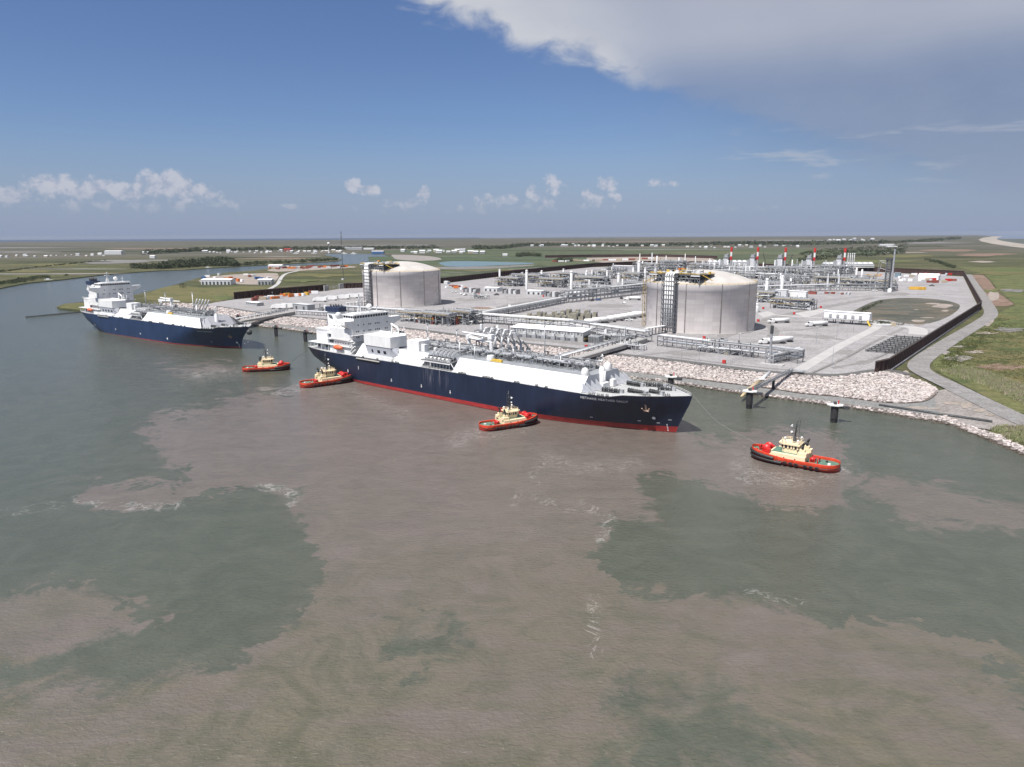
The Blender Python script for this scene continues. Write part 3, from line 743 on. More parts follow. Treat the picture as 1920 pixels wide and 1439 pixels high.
def wood(name, label, line, n, w, h, leaves, size, seed, spread=0.0):
    rg = random.Random(seed)
    bmx = MB(); bmx.use(leafm)
    for _ in range(n):
        f = rg.random() * (len(line) - 1); i = int(f)
        (u0, v0), (u1, v1) = line[i], line[min(i + 1, len(line) - 1)]
        p = P(u0 + (u1 - u0) * (f - i), v0 + (v1 - v0) * (f - i) + rg.uniform(-spread, spread), GZ)
        clump(bmx, p, w * rg.uniform(.6, 1.3), h * rg.uniform(.5, 1.25), leaves, size, rg)
    return tag(bmx.build(name), label, 'trees', kind='stuff')
wood('riverside_scrub', 'dark green scrub along the far bank of the river', [(248, 503), (300, 504), (340, 502), (380, 499), (430, 498), (445, 498)], 260, 11, 12, 34, 3.2, 1, 1.2)
wood('riverside_scrub', 'dark wood on the high part of the far river bank', [(305, 502), (340, 497), (385, 493), (415, 492.5), (440, 496)], 330, 12, 15, 36, 3.4, 2, 3.0)
wood('marsh_scrub', 'low scrub on the marsh peninsula by the channel', [(440, 498), (520, 493.5), (590, 490), (632, 487.5)], 120, 11, 7, 30, 3.2, 3, 1.5)
wood('marsh_scrub', 'low bushes along the left edge of the river bank', [(-20, 536), (20, 530), (60, 524), (90, 519)], 110, 7, 4, 30, 1.7, 4, 3.0)
wood('marsh_scrub', 'thin hedge line crossing the marsh beyond the river', [(-20, 512), (30, 507), (80, 501), (140, 494.5), (200, 488.5)], 110, 6, 3.5, 26, 1.8, 14, 0.6)
wood('town_trees', 'tree belt behind the riverside town', [(270, 477), (330, 473.5), (370, 470.5), (430, 470.5), (520, 468.5), (600, 468), (650, 468), (700, 467), (760, 466), (820, 466)], 480, 22, 17, 26, 6.5, 5, 1.3)
wood('hedge_trees', 'tree line beyond the green field left of the stacks', [(890, 467), (945, 466), (985, 461), (1050, 460.5), (1120, 460), (1180, 461.5), (1240, 461), (1330, 459)], 420, 30, 18, 24, 8, 6, 1.0)
wood('far_wood', 'far tree belt beyond the red and white stacks', [(1330, 459), (1420, 458), (1500, 458), (1600, 457), (1720, 454), (1800, 447)], 420, 40, 18, 22, 10, 7, 2.2)
wood('field_trees', 'trees beside the teal pond', [(968, 482), (985, 480), (1012, 481)], 50, 13, 13, 40, 3.4, 8, 0.8)
wood('field_trees', 'bushes by the white trailers beyond the wall', [(1040, 492), (1055, 488), (1072, 490)], 30, 11, 9, 40, 3.0, 9, 1.5)
wood('meadow_scrub', 'dark scrub in the meadow right of the tall flare', [(1500, 484), (1560, 476), (1640, 472), (1700, 468)], 260, 16, 8, 26, 4.2, 10, 9.0)
wood('meadow_scrub', 'dark bushes in the meadow beyond the wall corner', [(1735, 487), (1760, 492), (1775, 498), (1790, 502)], 90, 8, 3.5, 30, 2.0, 11, 2.0)
def tufts(name, label, poly_uv, n, h, size, seed, m=None, z=GZ):
    rg = random.Random(seed)
    bmx = MB(); bmx.use(m or reedm)
    us_ = [q[0] for q in poly_uv]; vs2 = [q[1] for q in poly_uv]
    done = 0
    while done < n:
        u, v = rg.uniform(min(us_), max(us_)), rg.uniform(min(vs2), max(vs2))
        if sdist(np.array([u]), np.array([v]), poly_uv)[0] < rg.random() * 5:
            continue
        done += 1
        c = P(u, v, z)
        for _ in range(9):
            p = c + Vector((rg.uniform(-1, 1), rg.uniform(-1, 1), 0)) * size
            tip = p + Vector((rg.uniform(-.5, .5), rg.uniform(-.5, .5), h * rg.uniform(.5, 1.1)))
            wv_ = Vector((rg.uniform(-1, 1), rg.uniform(-1, 1), 0)).normalized() * 0.30
            bmx.add([p - wv_, p + wv_, tip], [(0, 1, 2)])
    return tag(bmx.build(name), label, 'reeds', kind='stuff')
tufts('reed_bed', 'tall pale green reeds along the dirt road', [(1762, 696), (1790, 706), (1850, 726), (1930, 765), (1990, 790), (2000, 768), (1925, 728), (1860, 700), (1800, 686)], 2600, 2.2, 1.3, 21)
tufts('shore_grass', 'green grass clump at the water on the far right', [(1858, 806), (1880, 798), (1930, 800), (2000, 820), (2000, 860), (1930, 838), (1890, 828)], 900, 1.7, 1.0, 22)
tufts('basin_weeds', 'weeds along the near edge of the dark basin', [(1588, 594), (1618, 577), (1650, 563), (1660, 566), (1628, 582), (1612, 601), (1650, 602), (1700, 607), (1690, 611), (1600, 604)], 420, 1.2, 1.2, 23, leafm, PZ)
tufts('meadow_shrubs', 'scattered low green shrubs along the meadow edge of the dirt road', [(1752, 690), (1775, 655), (1830, 618), (1880, 590), (1900, 600), (1850, 640), (1800, 680), (1800, 700)], 600, 0.9, 1.3, 25, meadow)
tufts('meadow_grass', 'rough grass in the meadow beside the dirt road', [(1760, 680), (1800, 648), (1860, 610), (1930, 600), (1930, 720), (1850, 700)], 1500, 0.7, 1.4, 24, olivem)
# ------------------------------------------------------------------ ships
def hullmat(name, top, boot, zb, streak=False):
    m = bpy.data.materials.new(name)
    m.use_nodes = True
    t = NT(m.node_tree)
    b = m.node_tree.nodes['Principled BSDF']
    b.inputs['Roughness'].default_value = 0.42
    oc = t.n('ShaderNodeTexCoord').outputs['Object']
    sx = t.n('ShaderNodeSeparateXYZ', i_0=oc)
    nz = t.noise(t.vmul(oc, (0.25, 0.25, 0.05)), 1.0, 5.0, 0.65)
    c1 = t.mix(t.step(nz, 0.3, 0.75), tuple(c * 0.8 for c in top), tuple(c * 1.25 for c in top))
    nb = t.noise(t.vmul(oc, (0.3, 0.3, 1.0)), 0.8, 4.0, 0.65)
    c2 = t.mix(t.step(nb, 0.3, 0.7), tuple(c * 0.8 for c in boot), tuple(min(1, c * 1.2) for c in boot))
    c2 = t.mix(t.step(sx.outputs[2], 0.7, 0.1), c2, (0.10, 0.035, 0.03))
    z_line = t.m('ADD', zb, t.m('MULTIPLY', sx.outputs[0], 0.0055))
    col = t.mix(t.step(t.m('SUBTRACT', sx.outputs[2], z_line), -0.06, 0.06), c2, c1)
    if streak:                              # salt and rust runs below the manifold, and scuffs at the quarter
        sn = t.noise(t.vmul(oc, (0.9, 0.0, 0.05)), 1.0, 4.0, 0.7)
        ins = t.m('MULTIPLY', t.step(sx.outputs[0], -22.0, -15.0), t.step(sx.outputs[0], 6.0, 0.0))
        up = t.step(sx.outputs[2], 3.0, 16.0)
        f = t.m('MULTIPLY', t.m('MULTIPLY', ins, up), t.step(sn, 0.52, 0.70))
        col = t.mix(t.m('MULTIPLY', f, 0.45), col, (0.42, 0.40, 0.40))
        q = t.m('MULTIPLY', t.step(sx.outputs[0], -104.0, -124.0), t.step(t.noise(t.vmul(oc, (0.25, 0.25, 0.03)), 1.0, 4.0, 0.6), 0.45, 0.7))
        col = t.mix(t.m('MULTIPLY', q, 0.22), col, (0.30, 0.22, 0.20))
    t.set(b.inputs['Base Color'], col)
    return m
font_cache = {}
def writing(name, text, size, m, parent, where):        # letters as mesh, laid on a surface: where(x, y) -> point
    cu = bpy.data.curves.new(name, 'FONT')
    cu.body, cu.size, cu.fill_mode = text, size, 'FRONT'
    cu.offset = 0.0
    cu.space_character = 1.12
    ob = bpy.data.objects.new(name, cu)
    COL.objects.link(ob)
    bpy.context.view_layer.update()
    me = bpy.data.meshes.new_from_object(ob)
    bpy.data.objects.remove(ob)
    for v in me.vertices:
        v.co = where(v.co.x, v.co.y)
    me.materials.clear()
    me.materials.append(m)
    o = bpy.data.objects.new(name, me)
    COL.objects.link(o)
    o.parent = parent
    return o
def many(name, parent, mesh_obj, places):  # copies of one part, sharing its mesh
    for i, (loc, rz) in enumerate(places):
        o = mesh_obj if i == 0 else mesh_obj.copy()
        if i: COL.objects.link(o)
        o.parent = parent
        o.location, o.rotation_euler = loc, (0, 0, rz)
def mushroom(b, x, y, z, s=1.0):
    b.box(x - 0.4 * s, y, z, 0.4 * s, 0.4 * s, 1.0 * s).box(x + 0.4 * s, y, z, 0.4 * s, 0.4 * s, 1.0 * s).box(x, y, z, 1.5 * s, 0.7 * s, 0.25 * s)
def winch(parent, x, y, z, rz=0.0, n=3, L=9.0):
    b = MB().use(dark)
    c, s = math.cos(rz), math.sin(rz)
    def w(px, py, pz): return (x + px * c - py * s, y + px * s + py * c, z + pz)
    for i in range(n):
        a = -L / 2 + (i + 0.5) * L / n
        b.tube(w(a - L / n * .26, 0, 1.1), w(a + L / n * .26, 0, 1.1), 0.5, 10)
        for e in (-.36, .36):
            b.tube(w(a + e * L / n * .78 - .08, 0, 1.1), w(a + e * L / n * .78 + .08, 0, 1.1), 1.0, 12)
    b.tube(w(-L / 2, 0, 1.1), w(L / 2, 0, 1.1), 0.3, 6)
    b.box(x, y, z, L, 1.5, 0.25, rz)
    for i in range(n):
        q_ = w(-L / 2 + (i + .95) * L / n, .6, 0)
        b.use(greyp if i % 2 else dark).box(q_[0], q_[1], z, .9, 1.1, 1.7, rz)
    b.use(steel).box(w(L / 2 + 0.8, 0, 0)[0], w(L / 2 + 0.8, 0, 0)[1], z, 1.6, 1.8, 1.9, rz)
    return b.build('mooring_winch', parent)
def pipe_jungle(b, x0, x1, y0, y1, z, n, rg, hmax=3.2):
    """runs of pipe on stools with crossovers, valves and expansion loops"""
    for i in range(n):
        y = y0 + (y1 - y0) * (i + 0.5) / n
        zz_ = z + rg.uniform(0.8, hmax)
        r = rg.choice((0.16, 0.22, 0.3, 0.4))
        b.use(rg.choice((pipeg, steel, steel, steeld, greyl)))
        x = x0
        while x < x1:
            L = min(rg.uniform(9, 24), x1 - x)
            b.tube((x, y, zz_), (x + L, y, zz_), r, 6)
            if rg.random() < 0.6:
                h = rg.uniform(1.0, 2.6)
                b.path([(x + L, y, zz_), (x + L, y, zz_ + h), (x + L + 2.2, y, zz_ + h), (x + L + 2.2, y, zz_)], r, 5)
            x += L + 2.2
    x = x0
    while x < x1:
        b.use(steeld if rg.random() < .5 else steel)
        for y in (y0, (y0 + y1) / 2, y1):
            b.beam((x, y, z), (x, y, z + hmax), 0.3)
        b.beam((x, y0, z + hmax * .8), (x, y1, z + hmax * .8), 0.28)
        if rg.random() < 0.7:
            yy, zq = rg.uniform(y0, y1), z + rg.uniform(.8, hmax)
            b.use(rg.choice((greyl, steel))).tube((x + 2, y0 - 1, zq), (x + 2, y1 + 1, zq), rg.uniform(.2, .38), 6)
        if rg.random() < 0.8:
            px, py = x + rg.uniform(1, 4), rg.uniform(y0 + .5, y1 - .5)
            b.use(rg.choice((dark, steel, steeld, white))).box(px, py, z, rg.uniform(.6, 2.0), rg.uniform(.6, 1.8), rg.uniform(.8, 2.4))
        if rg.random() < 0.6:
            px, py = x + rg.uniform(1, 4), rg.uniform(y0, y1)
            b.use(steel).tube((px, py, z), (px, py, z + rg.uniform(1.8, 4.2)), 0.2, 5)
            b.use(dark).ball(px, py, z + rg.uniform(1.2, 2.6), 0.5, 6)
        x += rg.uniform(3.0, 5.5)
def crane(parent, x, y, z, h, L, rz):
    b = MB().use(white)
    b.lathe(x, y, [(1.3, z), (1.1, z + h)], 12)
    b.box(x, y, z + h, 3.4, 2.8, 2.6, rz)
    c, s = math.cos(rz), math.sin(rz)
    b.profile  # the jib tapers towards its head
    p0, p1 = Vector((x + 1.5 * c, y + 1.5 * s, z + h + 1.0)), Vector((x + L * c, y + L * s, z + h + 1.6))
    b.tube(p0, p1, 1.0, 4, 0.45)
    b.tube((x, y, z + h + 2.6), p0.lerp(p1, .6) + Vector((0, 0, .6)), 0.12, 4)
    return b.build('hose_crane', parent)
def lng_carrier(name, label, loc, rz, hm, near):
    root = thing(name, label, 'ship', loc, rz, 'gas carriers alongside the terminal')
    rg = random.Random(5 if near else 6)
    DK, B_, LA, XB = 17.2, 21.7, -139.5, 141.5 if near else 138.0
    XW = 133.0 if near else 121.0
    FC = 19.0 if near else 19.4
    def stem(z):
        if near:
            return XW + (XB - XW) * max(0, z / FC) ** 1.15
        return XW + (XB - XW) * max(0, (z / FC)) ** 2.2
    def sternx(z):
        return (-122 if near else -126) - (LA and (17.0 if near else 14.5)) * min(1.0, max(0, (z + 1) / 11.0)) ** 0.8
    def hb(x, z):
        zf = max(0.0, min(1.0, z / DK))
        Le = 88 - 34 * zf
        s = max(0.0, min(1.0, (stem(z) - x) / Le))
        p = 1.75 + 0.75 * zf
        f = 1 - (1 - s) ** p
        Lr = 62 - 24 * zf
        q = max(0.0, min(1.0, (x - sternx(z)) / Lr))
        tr = 0.10 + 0.62 * zf ** 0.7
        g = tr + (1 - tr) * (1 - (1 - q) ** 2.2)
        return max(0.05, B_ * f * g)
    def dz(x):                                        # deck edge height: a step up to the forecastle
        k0 = 107.0
        return DK + (FC - DK - 0.55) * max(0, min(1, (x - k0) / 7.0)) + 0.55 * max(0, (x - k0) / (XB - k0))
    b = MB().use(hm); b.smooth = True
    NU = 90
    us_ = [0.5 - 0.5 * math.cos(math.pi * i / NU) for i in range(NU + 1)]
    lev = [-2.0, 0, 1.2, 2.4, 3.6, 5.2, 7.2, 9.5, 12.0, 14.5, 16.4, 17.2]
    for sd in (-1, 1):
        rows = []
        for z in lev:
            row = []
            for u in us_:
                x = sternx(z) + (stem(z) - sternx(z)) * u
                zz_ = z
                if z >= 16.4:
                    zz_ = z + (dz(x) - DK) * (1.0 if z > 17 else 0.55)
                row.append((x, sd * hb(x, z), zz_))
            rows.append(row if sd < 0 else row[::-1])
        b.grid(rows)
    rows = []                                          # transom
    for z in lev:
        x = sternx(z)
        rows.append([(x, hb(x, z) * f, z) for f in (1, .5, 0, -.5, -1)])
    b.grid(rows)
    hull = b.build('hull', root)
    hull.data.polygons.foreach_set('use_smooth', [True] * len(hull.data.polygons))
    # weather deck
    b = MB().use(mat('deck_edge_paint', (0.37, 0.375, 0.375), 0.6, var=0.12))
    rows = []
    for u in us_:
        x = sternx(DK) + (stem(DK) - sternx(DK)) * u
        h_ = hb(x, DK)
        rows.append([(x, -h_ + .02, dz(x) - 0.25), (x, -h_ * .5, dz(x) - 0.2), (x, 0, dz(x) - .15), (x, h_ * .5, dz(x) - 0.2), (x, h_ - .02, dz(x) - .25)])
    b.grid(rows)
    b.build('weather_deck', root)
    b = MB().use(white)                                # guard rail round the deck
    for sd in (-1, 1):
        pts = [(x, sd * (hb(x, DK) - 0.4), dz(x) - 0.2) for x in [sternx(DK) + 1 + (stem(DK) - 2.0 - sternx(DK)) * i / 46 for i in range(47)]]
        b.rail(pts, 1.2, 0.06, 3.2)
    b.build('guard_rail', root)
    # the raised trunk over the cargo tanks
    T0, T1 = (-81.0, 92.0) if near else (-84.0, 84.0)
    TZ, TY, TB = 24.2, 13.6, 20.2
    RX = 0.4 if near else 13.0                         # how far the front bulkhead rakes forward
    ma0, ma1 = (-19.5, 5.5) if near else (-26.6, -3.4)
    b = MB().use(white)
    for sd in (-1, 1):
        segs = [(T0, ma0), (ma1, T1)] if sd < 0 else [(T0, T1)]
        for (xa, xb) in segs:
            b.add([(xa, sd * TB, DK - .2), (xb + (RX if xb == T1 else 0), sd * TB, DK - .2), (xb, sd * TY, TZ), (xa, sd * TY, TZ)], [(0, 1, 2, 3) if sd < 0 else (3, 2, 1, 0)])
            b.box((xa + xb) / 2, sd * (TB + .1), DK - .22, xb - xa, .5, .55)
        seams = [q for q in ((-58, -34, -26, 20, 44, 66, 86) if near else (-52, -40, 20, 44, 66))]
        for sx_ in seams:                              # welded seams stand a little proud
            if sd < 0 and ma0 - 2 < sx_ < ma1 + 2: continue
            b.beam((sx_, sd * (TB - .02), DK + .3), (sx_, sd * TY, TZ - .05), 0.11)
    b.use(deckshade if near else mat('shaded_front_paint', (0.25, 0.255, 0.28), .55, var=.06))  # front bulkhead: its shade is put into the colour, darker on the far ship
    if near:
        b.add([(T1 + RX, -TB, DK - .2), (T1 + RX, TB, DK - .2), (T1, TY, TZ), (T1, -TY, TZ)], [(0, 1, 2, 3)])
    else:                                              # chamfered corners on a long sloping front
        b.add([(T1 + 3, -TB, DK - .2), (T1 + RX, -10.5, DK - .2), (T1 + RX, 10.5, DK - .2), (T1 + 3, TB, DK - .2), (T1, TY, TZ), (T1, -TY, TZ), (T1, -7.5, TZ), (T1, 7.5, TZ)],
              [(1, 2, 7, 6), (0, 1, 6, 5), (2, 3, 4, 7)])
    b.add([(T0, -TB, DK - .2), (T0, TB, DK - .2), (T0, TY, TZ), (T0, -TY, TZ)], [(3, 2, 1, 0)])
    b.use(deckgrey)
    b.add([(T0, -TY, TZ), (ma0, -TY, TZ), (ma1, -TY, TZ), (T1, -TY, TZ), (T1, TY, TZ), (T0, TY, TZ)], [(0, 1, 2, 3, 4, 5)])
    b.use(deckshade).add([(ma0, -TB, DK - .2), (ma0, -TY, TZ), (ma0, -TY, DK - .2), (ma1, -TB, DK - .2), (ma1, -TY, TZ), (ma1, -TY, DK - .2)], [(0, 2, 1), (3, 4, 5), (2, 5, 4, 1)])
    b.build('cargo_trunk', root)
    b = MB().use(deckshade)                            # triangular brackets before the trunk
    if near:
        for y in (-18.5, -15.5, -11, -7, 7, 11, 15.5, 18.5):
            b.profile([(T1 + RX - .2, DK), (T1 + 6.2, DK), (T1 + RX * .4, DK + 4.6)], y - .2, y + .2)
        b.use(white).box(T1 + 3.6, -4, DK, 2.0, 6.0, 2.8).box(T1 + 3.8, 3.4, DK, 2.2, 3.0, 3.4)
        b.tube((T1 + 1.5, -1.6, DK), (T1 + 1.5, -1.6, TZ + 1), .9, 8)
    else:
        for y in (-14, -9, 9, 14):
            b.beam((T1 + 8, y, DK), (T1 + 1, y * .8, TZ - .5), .5)
    b.build('trunk_bracket', root)
    # forecastle gear
    F = FC - 0.4
    for (x, y, r, n_, L) in ([(103, -10, .1, 4, 10.0), (104, 10, -.1, 4, 9), (116.5, -9.5, -.15, 4, 10), (116, 9, .2, 4, 9), (124, -5.0, -.2, 3, 7), (124, 4.5, .3, 3, 7)] if near else [(101, -11, .1, 3, 8), (102, 11, -.1, 3, 8), (111, -8, -.1, 3, 8), (112, 7, .2, 3, 8), (120, -4, -.2, 2, 5)]):
        winch(root, x, y, DK + 0.1 if x < 107 else F - .2, r, n_, L)
    pl_ = []
    for x, y in [(97.5, -20.0), (99.5, -19.8), (102, -19.6), (104, -19.3), (106.5, -18.9), (122, -11.8), (124, -10.8), (130, -7.0), (131.5, -6.0)] + [(x, -20.9) for x in (-72, -58, -44, -41, -39, 12, 14, 16, 30, 32, 34, 36, 52, 54, 66, 72)]:
        if hb(x, DK) < abs(y) + .3: y = -(hb(x, DK) - 1.0)
        pl_.append(((x, y, dz(x) - .2), 0))
    b = MB().use(dark)
    mushroom(b, 0, 0, 0, 1.15)
    many('bollard', root, b.build('bollard', root), pl_)
    b = MB().use(white)
    b.lathe(T1 + (.5 if near else 6), -2.0, [(1.7, DK), (1.5, TZ + 2.2), (0.9, TZ + 3.2)], 10)     # foremast house
    xm = T1 + (.5 if near else 6)
    b.tube((xm, -2, TZ + 3), (xm, -2, TZ + 9.5), .38, 8, .22)
    b.box(xm, -2, TZ + 6.2, 1.6, 3.4, .25)
    b.box(xm, -2, TZ + 8.4, .9, 2.2, .2)
    b.build('foremast', root)
    if near:
        for y in (-11.5, 9.0):
            b = MB().use(white).lathe(T1 - 3.2, y, [(1.9, TZ), (2.0, TZ + 1.4), (1.5, TZ + 3.0), (.5, TZ + 3.6)], 12)
            b.use(greyp).tube((T1 - .6, y - .6, TZ), (T1 - .6, y - .6, TZ + 2.6), .35, 6).box(T1 - .6, y - .6, TZ + 2.5, .9, .9, .5)
            b.build('vent_cowl', root)
    # compressor house on the starboard side, with its covered side passage
    c0, c1 = (-71.0, -46.0) if near else (-86.5, -58.0)
    b = MB().use(white)
    b.box((c0 + c1) / 2, -13.7, 25.2, c1 - c0, 13.2, 6.6)
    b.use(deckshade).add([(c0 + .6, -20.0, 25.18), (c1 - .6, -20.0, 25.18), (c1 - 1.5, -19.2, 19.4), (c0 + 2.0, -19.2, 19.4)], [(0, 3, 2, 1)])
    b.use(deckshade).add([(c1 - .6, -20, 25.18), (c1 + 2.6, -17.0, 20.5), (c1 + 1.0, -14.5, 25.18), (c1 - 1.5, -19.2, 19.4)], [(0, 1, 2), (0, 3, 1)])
    b.use(white).box((c0 + c1) / 2, -19.6, DK - .2, c1 - c0 + 3, 2.2, 2.4)
    b.box((c0 + c1) / 2, -7.4, 31.8, c1 - c0, .25, 1.0).box(c0 + .2, -13.7, 31.8, .2, 13, 1.0)
    b.build('compressor_house', root)
    for f, w in (((.26, 1.9), (.50, 2.9), (.73, 2.9)) if near else ((.22, 3), (.42, 3.2), (.62, 3.2), (.84, 3.4))):
        x = c0 + (c1 - c0) * f
        b = MB().use(glass)
        b.add([(x - w / 2 + .3, -19.80, 23.9), (x + w / 2, -19.80, 23.9), (x + w / 2 + .4, -19.45, 20.9), (x - w / 2 + .7, -19.45, 20.9)], [(0, 3, 2, 1)])
        b.build('passage_opening', root)
    b = MB().use(white)
    ux = -38.5 if near else -44
    b.box(ux + 5, -9.2, TZ, 10.5, 8.8, 6.1).box(ux + 11.7, -10.6, TZ, 3.2, 2.6, 4.2)
    b.build('motor_room', root)
    b = MB().use(white)                                # frame gallows on the compressor house
    gx = -59 if near else -70
    for x in (gx, gx + 6.5):
        b.beam((x, -8, 31.8), (x + (0 if x > gx else .5), -8, 38.0 - (x - gx) * .35), .8)
        b.beam((x, -3.5, 31.8), (x, -3.5, 36.4), .5)
    b.beam((gx, -8, 38), (gx + 6.5, -8, 35.6), .9).beam((gx, -5.5, 34), (gx + 6.5, -5.5, 34), .4)
    for q in range(5):
        b.use(rg.choice((dark, steel))).box(gx + 1 + q * 1.4, rg.uniform(-8, -2), 31.8, 1.0, 1.2, rg.uniform(1, 2.4))
    b.build('lifting_frame', root)
    # pipework along the trunk
    b = MB()
    pipe_jungle(b, c1 + 3, T1 - 9, -5.5, 8.5, TZ, 12, rg, 4.0)
    pipe_jungle(b, -44, 60, 2, 11, TZ, 7, rg, 3.0)
    b.build('deck_piping', root)
    b = MB()                                           # cargo manifold on its platform
    b.use(steeld).box((ma0 + ma1) / 2, -17.3, 21.6, ma1 - ma0 - 2, 8.4, .35)
    for i in range(10):
        x = ma0 + 1.5 + i * (ma1 - ma0 - 3) / 9
        b.use(steel).tube((x, -20.8, DK), (x, -20.8, 21.6), .16, 5)
        b.tube((x, -15.5, DK), (x, -15.5, 21.6), .2, 5)
    b.use(white).rail([(ma0 + .6, -21.2, 21.9), (ma1 - .6, -21.2, 21.9)], 1.2, .07, 1.8)
    b.box((ma0 + ma1) / 2, -21.3, 20.9, ma1 - ma0 - 1.0, .3, .8)
    for i in range(6):
        x = ma0 + 5.2 + i * (ma1 - ma0 - 9) / 5
        for dx, m_ in ((-.55, pipeg), (.55, steel)):
            pts = [(x + dx, -19.8, 23.3)] + [(x + dx, -12.5 - 3.4 * math.cos(a), 23.3 + 3.6 * math.sin(a)) for a in [q * math.pi / 2 / 4 for q in range(5)]] + [(x + dx, -7, 26.9)]
            b.use(m_).path(pts, .27, 7)
        b.use(dark).box(x, -17.0, 21.95, 1.4, 1.2, 2.1).box(x, -14.6, 21.95, 1.1, 1.1, 1.3)
        b.use(white).tube((x, -20.6, 23.3), (x, -19.5, 23.3), .75, 10)
        b.use(steel).tube((x + .9, -15.8, 22), (x + .9, -15.8, 26.5), .14, 5)
    for i in range(26):
        b.use(rg.choice((dark, steeld, steel))).box(rg.uniform(ma0 + 2, ma1 - 2), rg.uniform(-20, -13.8), 21.95, rg.uniform(.4, 1.3), rg.uniform(.4, 1), rg.uniform(.5, 1.8))
    b.use(white).beam((ma1 - .6, -20.5, 21.8), (ma1 + 3.4, -20.5, DK), .35)
    b.use(greyp).box(ma1 - 2.6, -20.0, 21.9, 2.4, 1.6, 1.6)
    b.build('cargo_manifold', root)
    crane(root, 14.5 if near else 8, 3.0, TZ, 9.5, 26.0, math.pi - .12)
    crane(root, -12 if near else -30, 12.5, TZ, 6.0, 30.0, -.35 if near else .1)
    for i, (x, y, h_, r_) in enumerate([(-38, 3, 14, .45), (-16, 6, 12, .4), (-30, -4, 7, .8), (0, -8, 8.5, .6), (51.2, 5, 19.5, .36), (67, -2, 7.0, .3), (13, -9.5, 7.5, .35), (30, 4, 6, .5)] if near else [(-46, 6, 16, .45), (-4, 4, 16, .5), (42, 5, 18, .42), (60, -2, 9, .8), (20, -2, 7, .9), (-20, 8, 10, .6)]):
        b = MB().use(steel if i in (0, 1, 4) else white)
        b.tube((x, y, TZ), (x, y, TZ + h_), r_, 8, r_ * .75)
        b.box(x, y, TZ + h_, 2.6 if i < 2 else 1.2, 1.4, .35)
        if i == 5:
            b.box(x, y, TZ + h_ * .38, .3, 2.6, .3)
        b.build('vent_mast', root)
    if not near:                                       # loading arms swung up over the manifold of the far ship's berth: see jetty
        pass
    b = MB().use(white).lathe(24, -8.5, [(2.2, TZ), (2.2, TZ + 1.6), (1.9, TZ + 2.6)], 14).build('gas_dome', root)
    b = MB().use(yellow).box(31.0, -10.6, TZ, 6.5, 1.3, 1.3).box(27, -10.8, TZ, 1.0, .8, .6).build('deck_locker', root)
    # accommodation, bridge, casing and funnel
    X0, X1 = (-111.5, -88.0) if near else (-114, -92.0)
    Z3 = 37.0 if near else 42.0
    b = MB().use(white)
    b.box((X0 + X1) / 2, 0, 21.5, X1 - X0, 33.0, Z3 - 21.5 - 3.0)
    b.box((X0 + X1) / 2 + .8, 0, DK - .2, X1 - X0 - 1.6, 36.0, 4.4)
    b.prism([(X1, -16.5), (X1, 16.5), (X0 + 3, 16.5), (X0 + 3, -16.5)], Z3 - 3.02, Z3 - 3.0)
    b.profile([(X0 + 6, Z3 - 3), (X1 + .02, Z3 - 3), (X1 + .02, Z3 + 1.1), (X0 + 6, Z3 + 1.1)], -16.5, 16.5)
    for sd in (-1, 1):                                 # bridge wings taper outwards underneath
        yo = 21.5 if sd < 0 else 25.0
        if not near: yo = 25
        b.add([(X1 - 5, sd * 16.4, Z3 - 4.5), (X1, sd * 16.4, Z3 - 4.5), (X1, sd * 16.4, Z3 + 1.1), (X1 - 5, sd * 16.4, Z3 + 1.1),
               (X1 - 5, sd * yo, Z3 - 1.2), (X1, sd * yo, Z3 - 1.2), (X1, sd * yo, Z3 + 1.3), (X1 - 5, sd * yo, Z3 + 1.3)],
              [(0, 1, 5, 4), (1, 2, 6, 5), (2, 3, 7, 6), (3, 0, 4, 7), (4, 5, 6, 7)] if sd > 0 else [(4, 5, 1, 0), (5, 6, 2, 1), (6, 7, 3, 2), (7, 4, 0, 3), (7, 6, 5, 4)])
    for z in (21.4, 25.0, 28.6):
        b.box((X0 + X1) / 2 - 1, 0, z, X1 - X0 + 6, 38.5 if z < 22 else 35.5, .3)
    b.use(greyp)
    for z in (25.0, 28.6):
        b.box((X0 + X1) / 2 + 2, 0, z - .5, X1 - X0 - 3.0, 33.06, .45)
    b.use(dark).box(X1 + .04, 9, 22.2, .12, 2.2, 2.4).box(X1 + .04, -4, 22.2, .12, 1.2, 2.2).box(X1 + .04, 3.5, 25.4, .12, 1.4, 2.0)
    b.build('accommodation', root)
    b = MB().use(white)                                # wheelhouse
    b.box(X1 - 5.5, 0, Z3 + 1.12, 11.0, 28.6, 1.5).box(X1 - 5.5, 0, Z3 + 4.2, 12.0, 30.0, .7).box(X1 - 5.5, 0, Z3 + 4.9, 9, 24, .5)
    b.use(glassb).box(X1 - 5.5, 0, Z3 + 2.62, 10.9, 28.4, 1.58)
    b.use(white)
    for i in range(14):
        b.box(X1 - .02, -14 + i * 28 / 13, Z3 + 2.62, .3, .35, 1.58)
    for i in range(5):
        b.box(X1 - 1 - i * 2.4, -14.25, Z3 + 2.62, .5, .3, 1.58)
    b.rail([(X1 - .4, -14.4, Z3 + 4.9), (X1 - .4, 14.4, Z3 + 4.9)], 1.1, .07, 2.2)
    b.build('wheelhouse', root)
    fw, sw = [], []
    for zz_ in ((Z3 - 2.3, Z3 - 6.4, Z3 - 10.2) if near else (Z3 - 2.2, Z3 - 6)):
        for y in (-12.5, -11, -6.5, -2.4, -.9, 3.2, 4.7, 6.2, 11.5, 13):
            if rg.random() < .85:
                fw.append(((X1 + .03, y, zz_), 0))
    for zz_ in (22.9, 26.5, 30.2, 33.6):
        for i in range(6):
            sw.append(((X0 + 6.0 + i * 2.7, -16.53, zz_), 0))
    many('window', root, MB().use(glass).box(0, 0, 0, .12, .8, .85).build('window', root), fw)
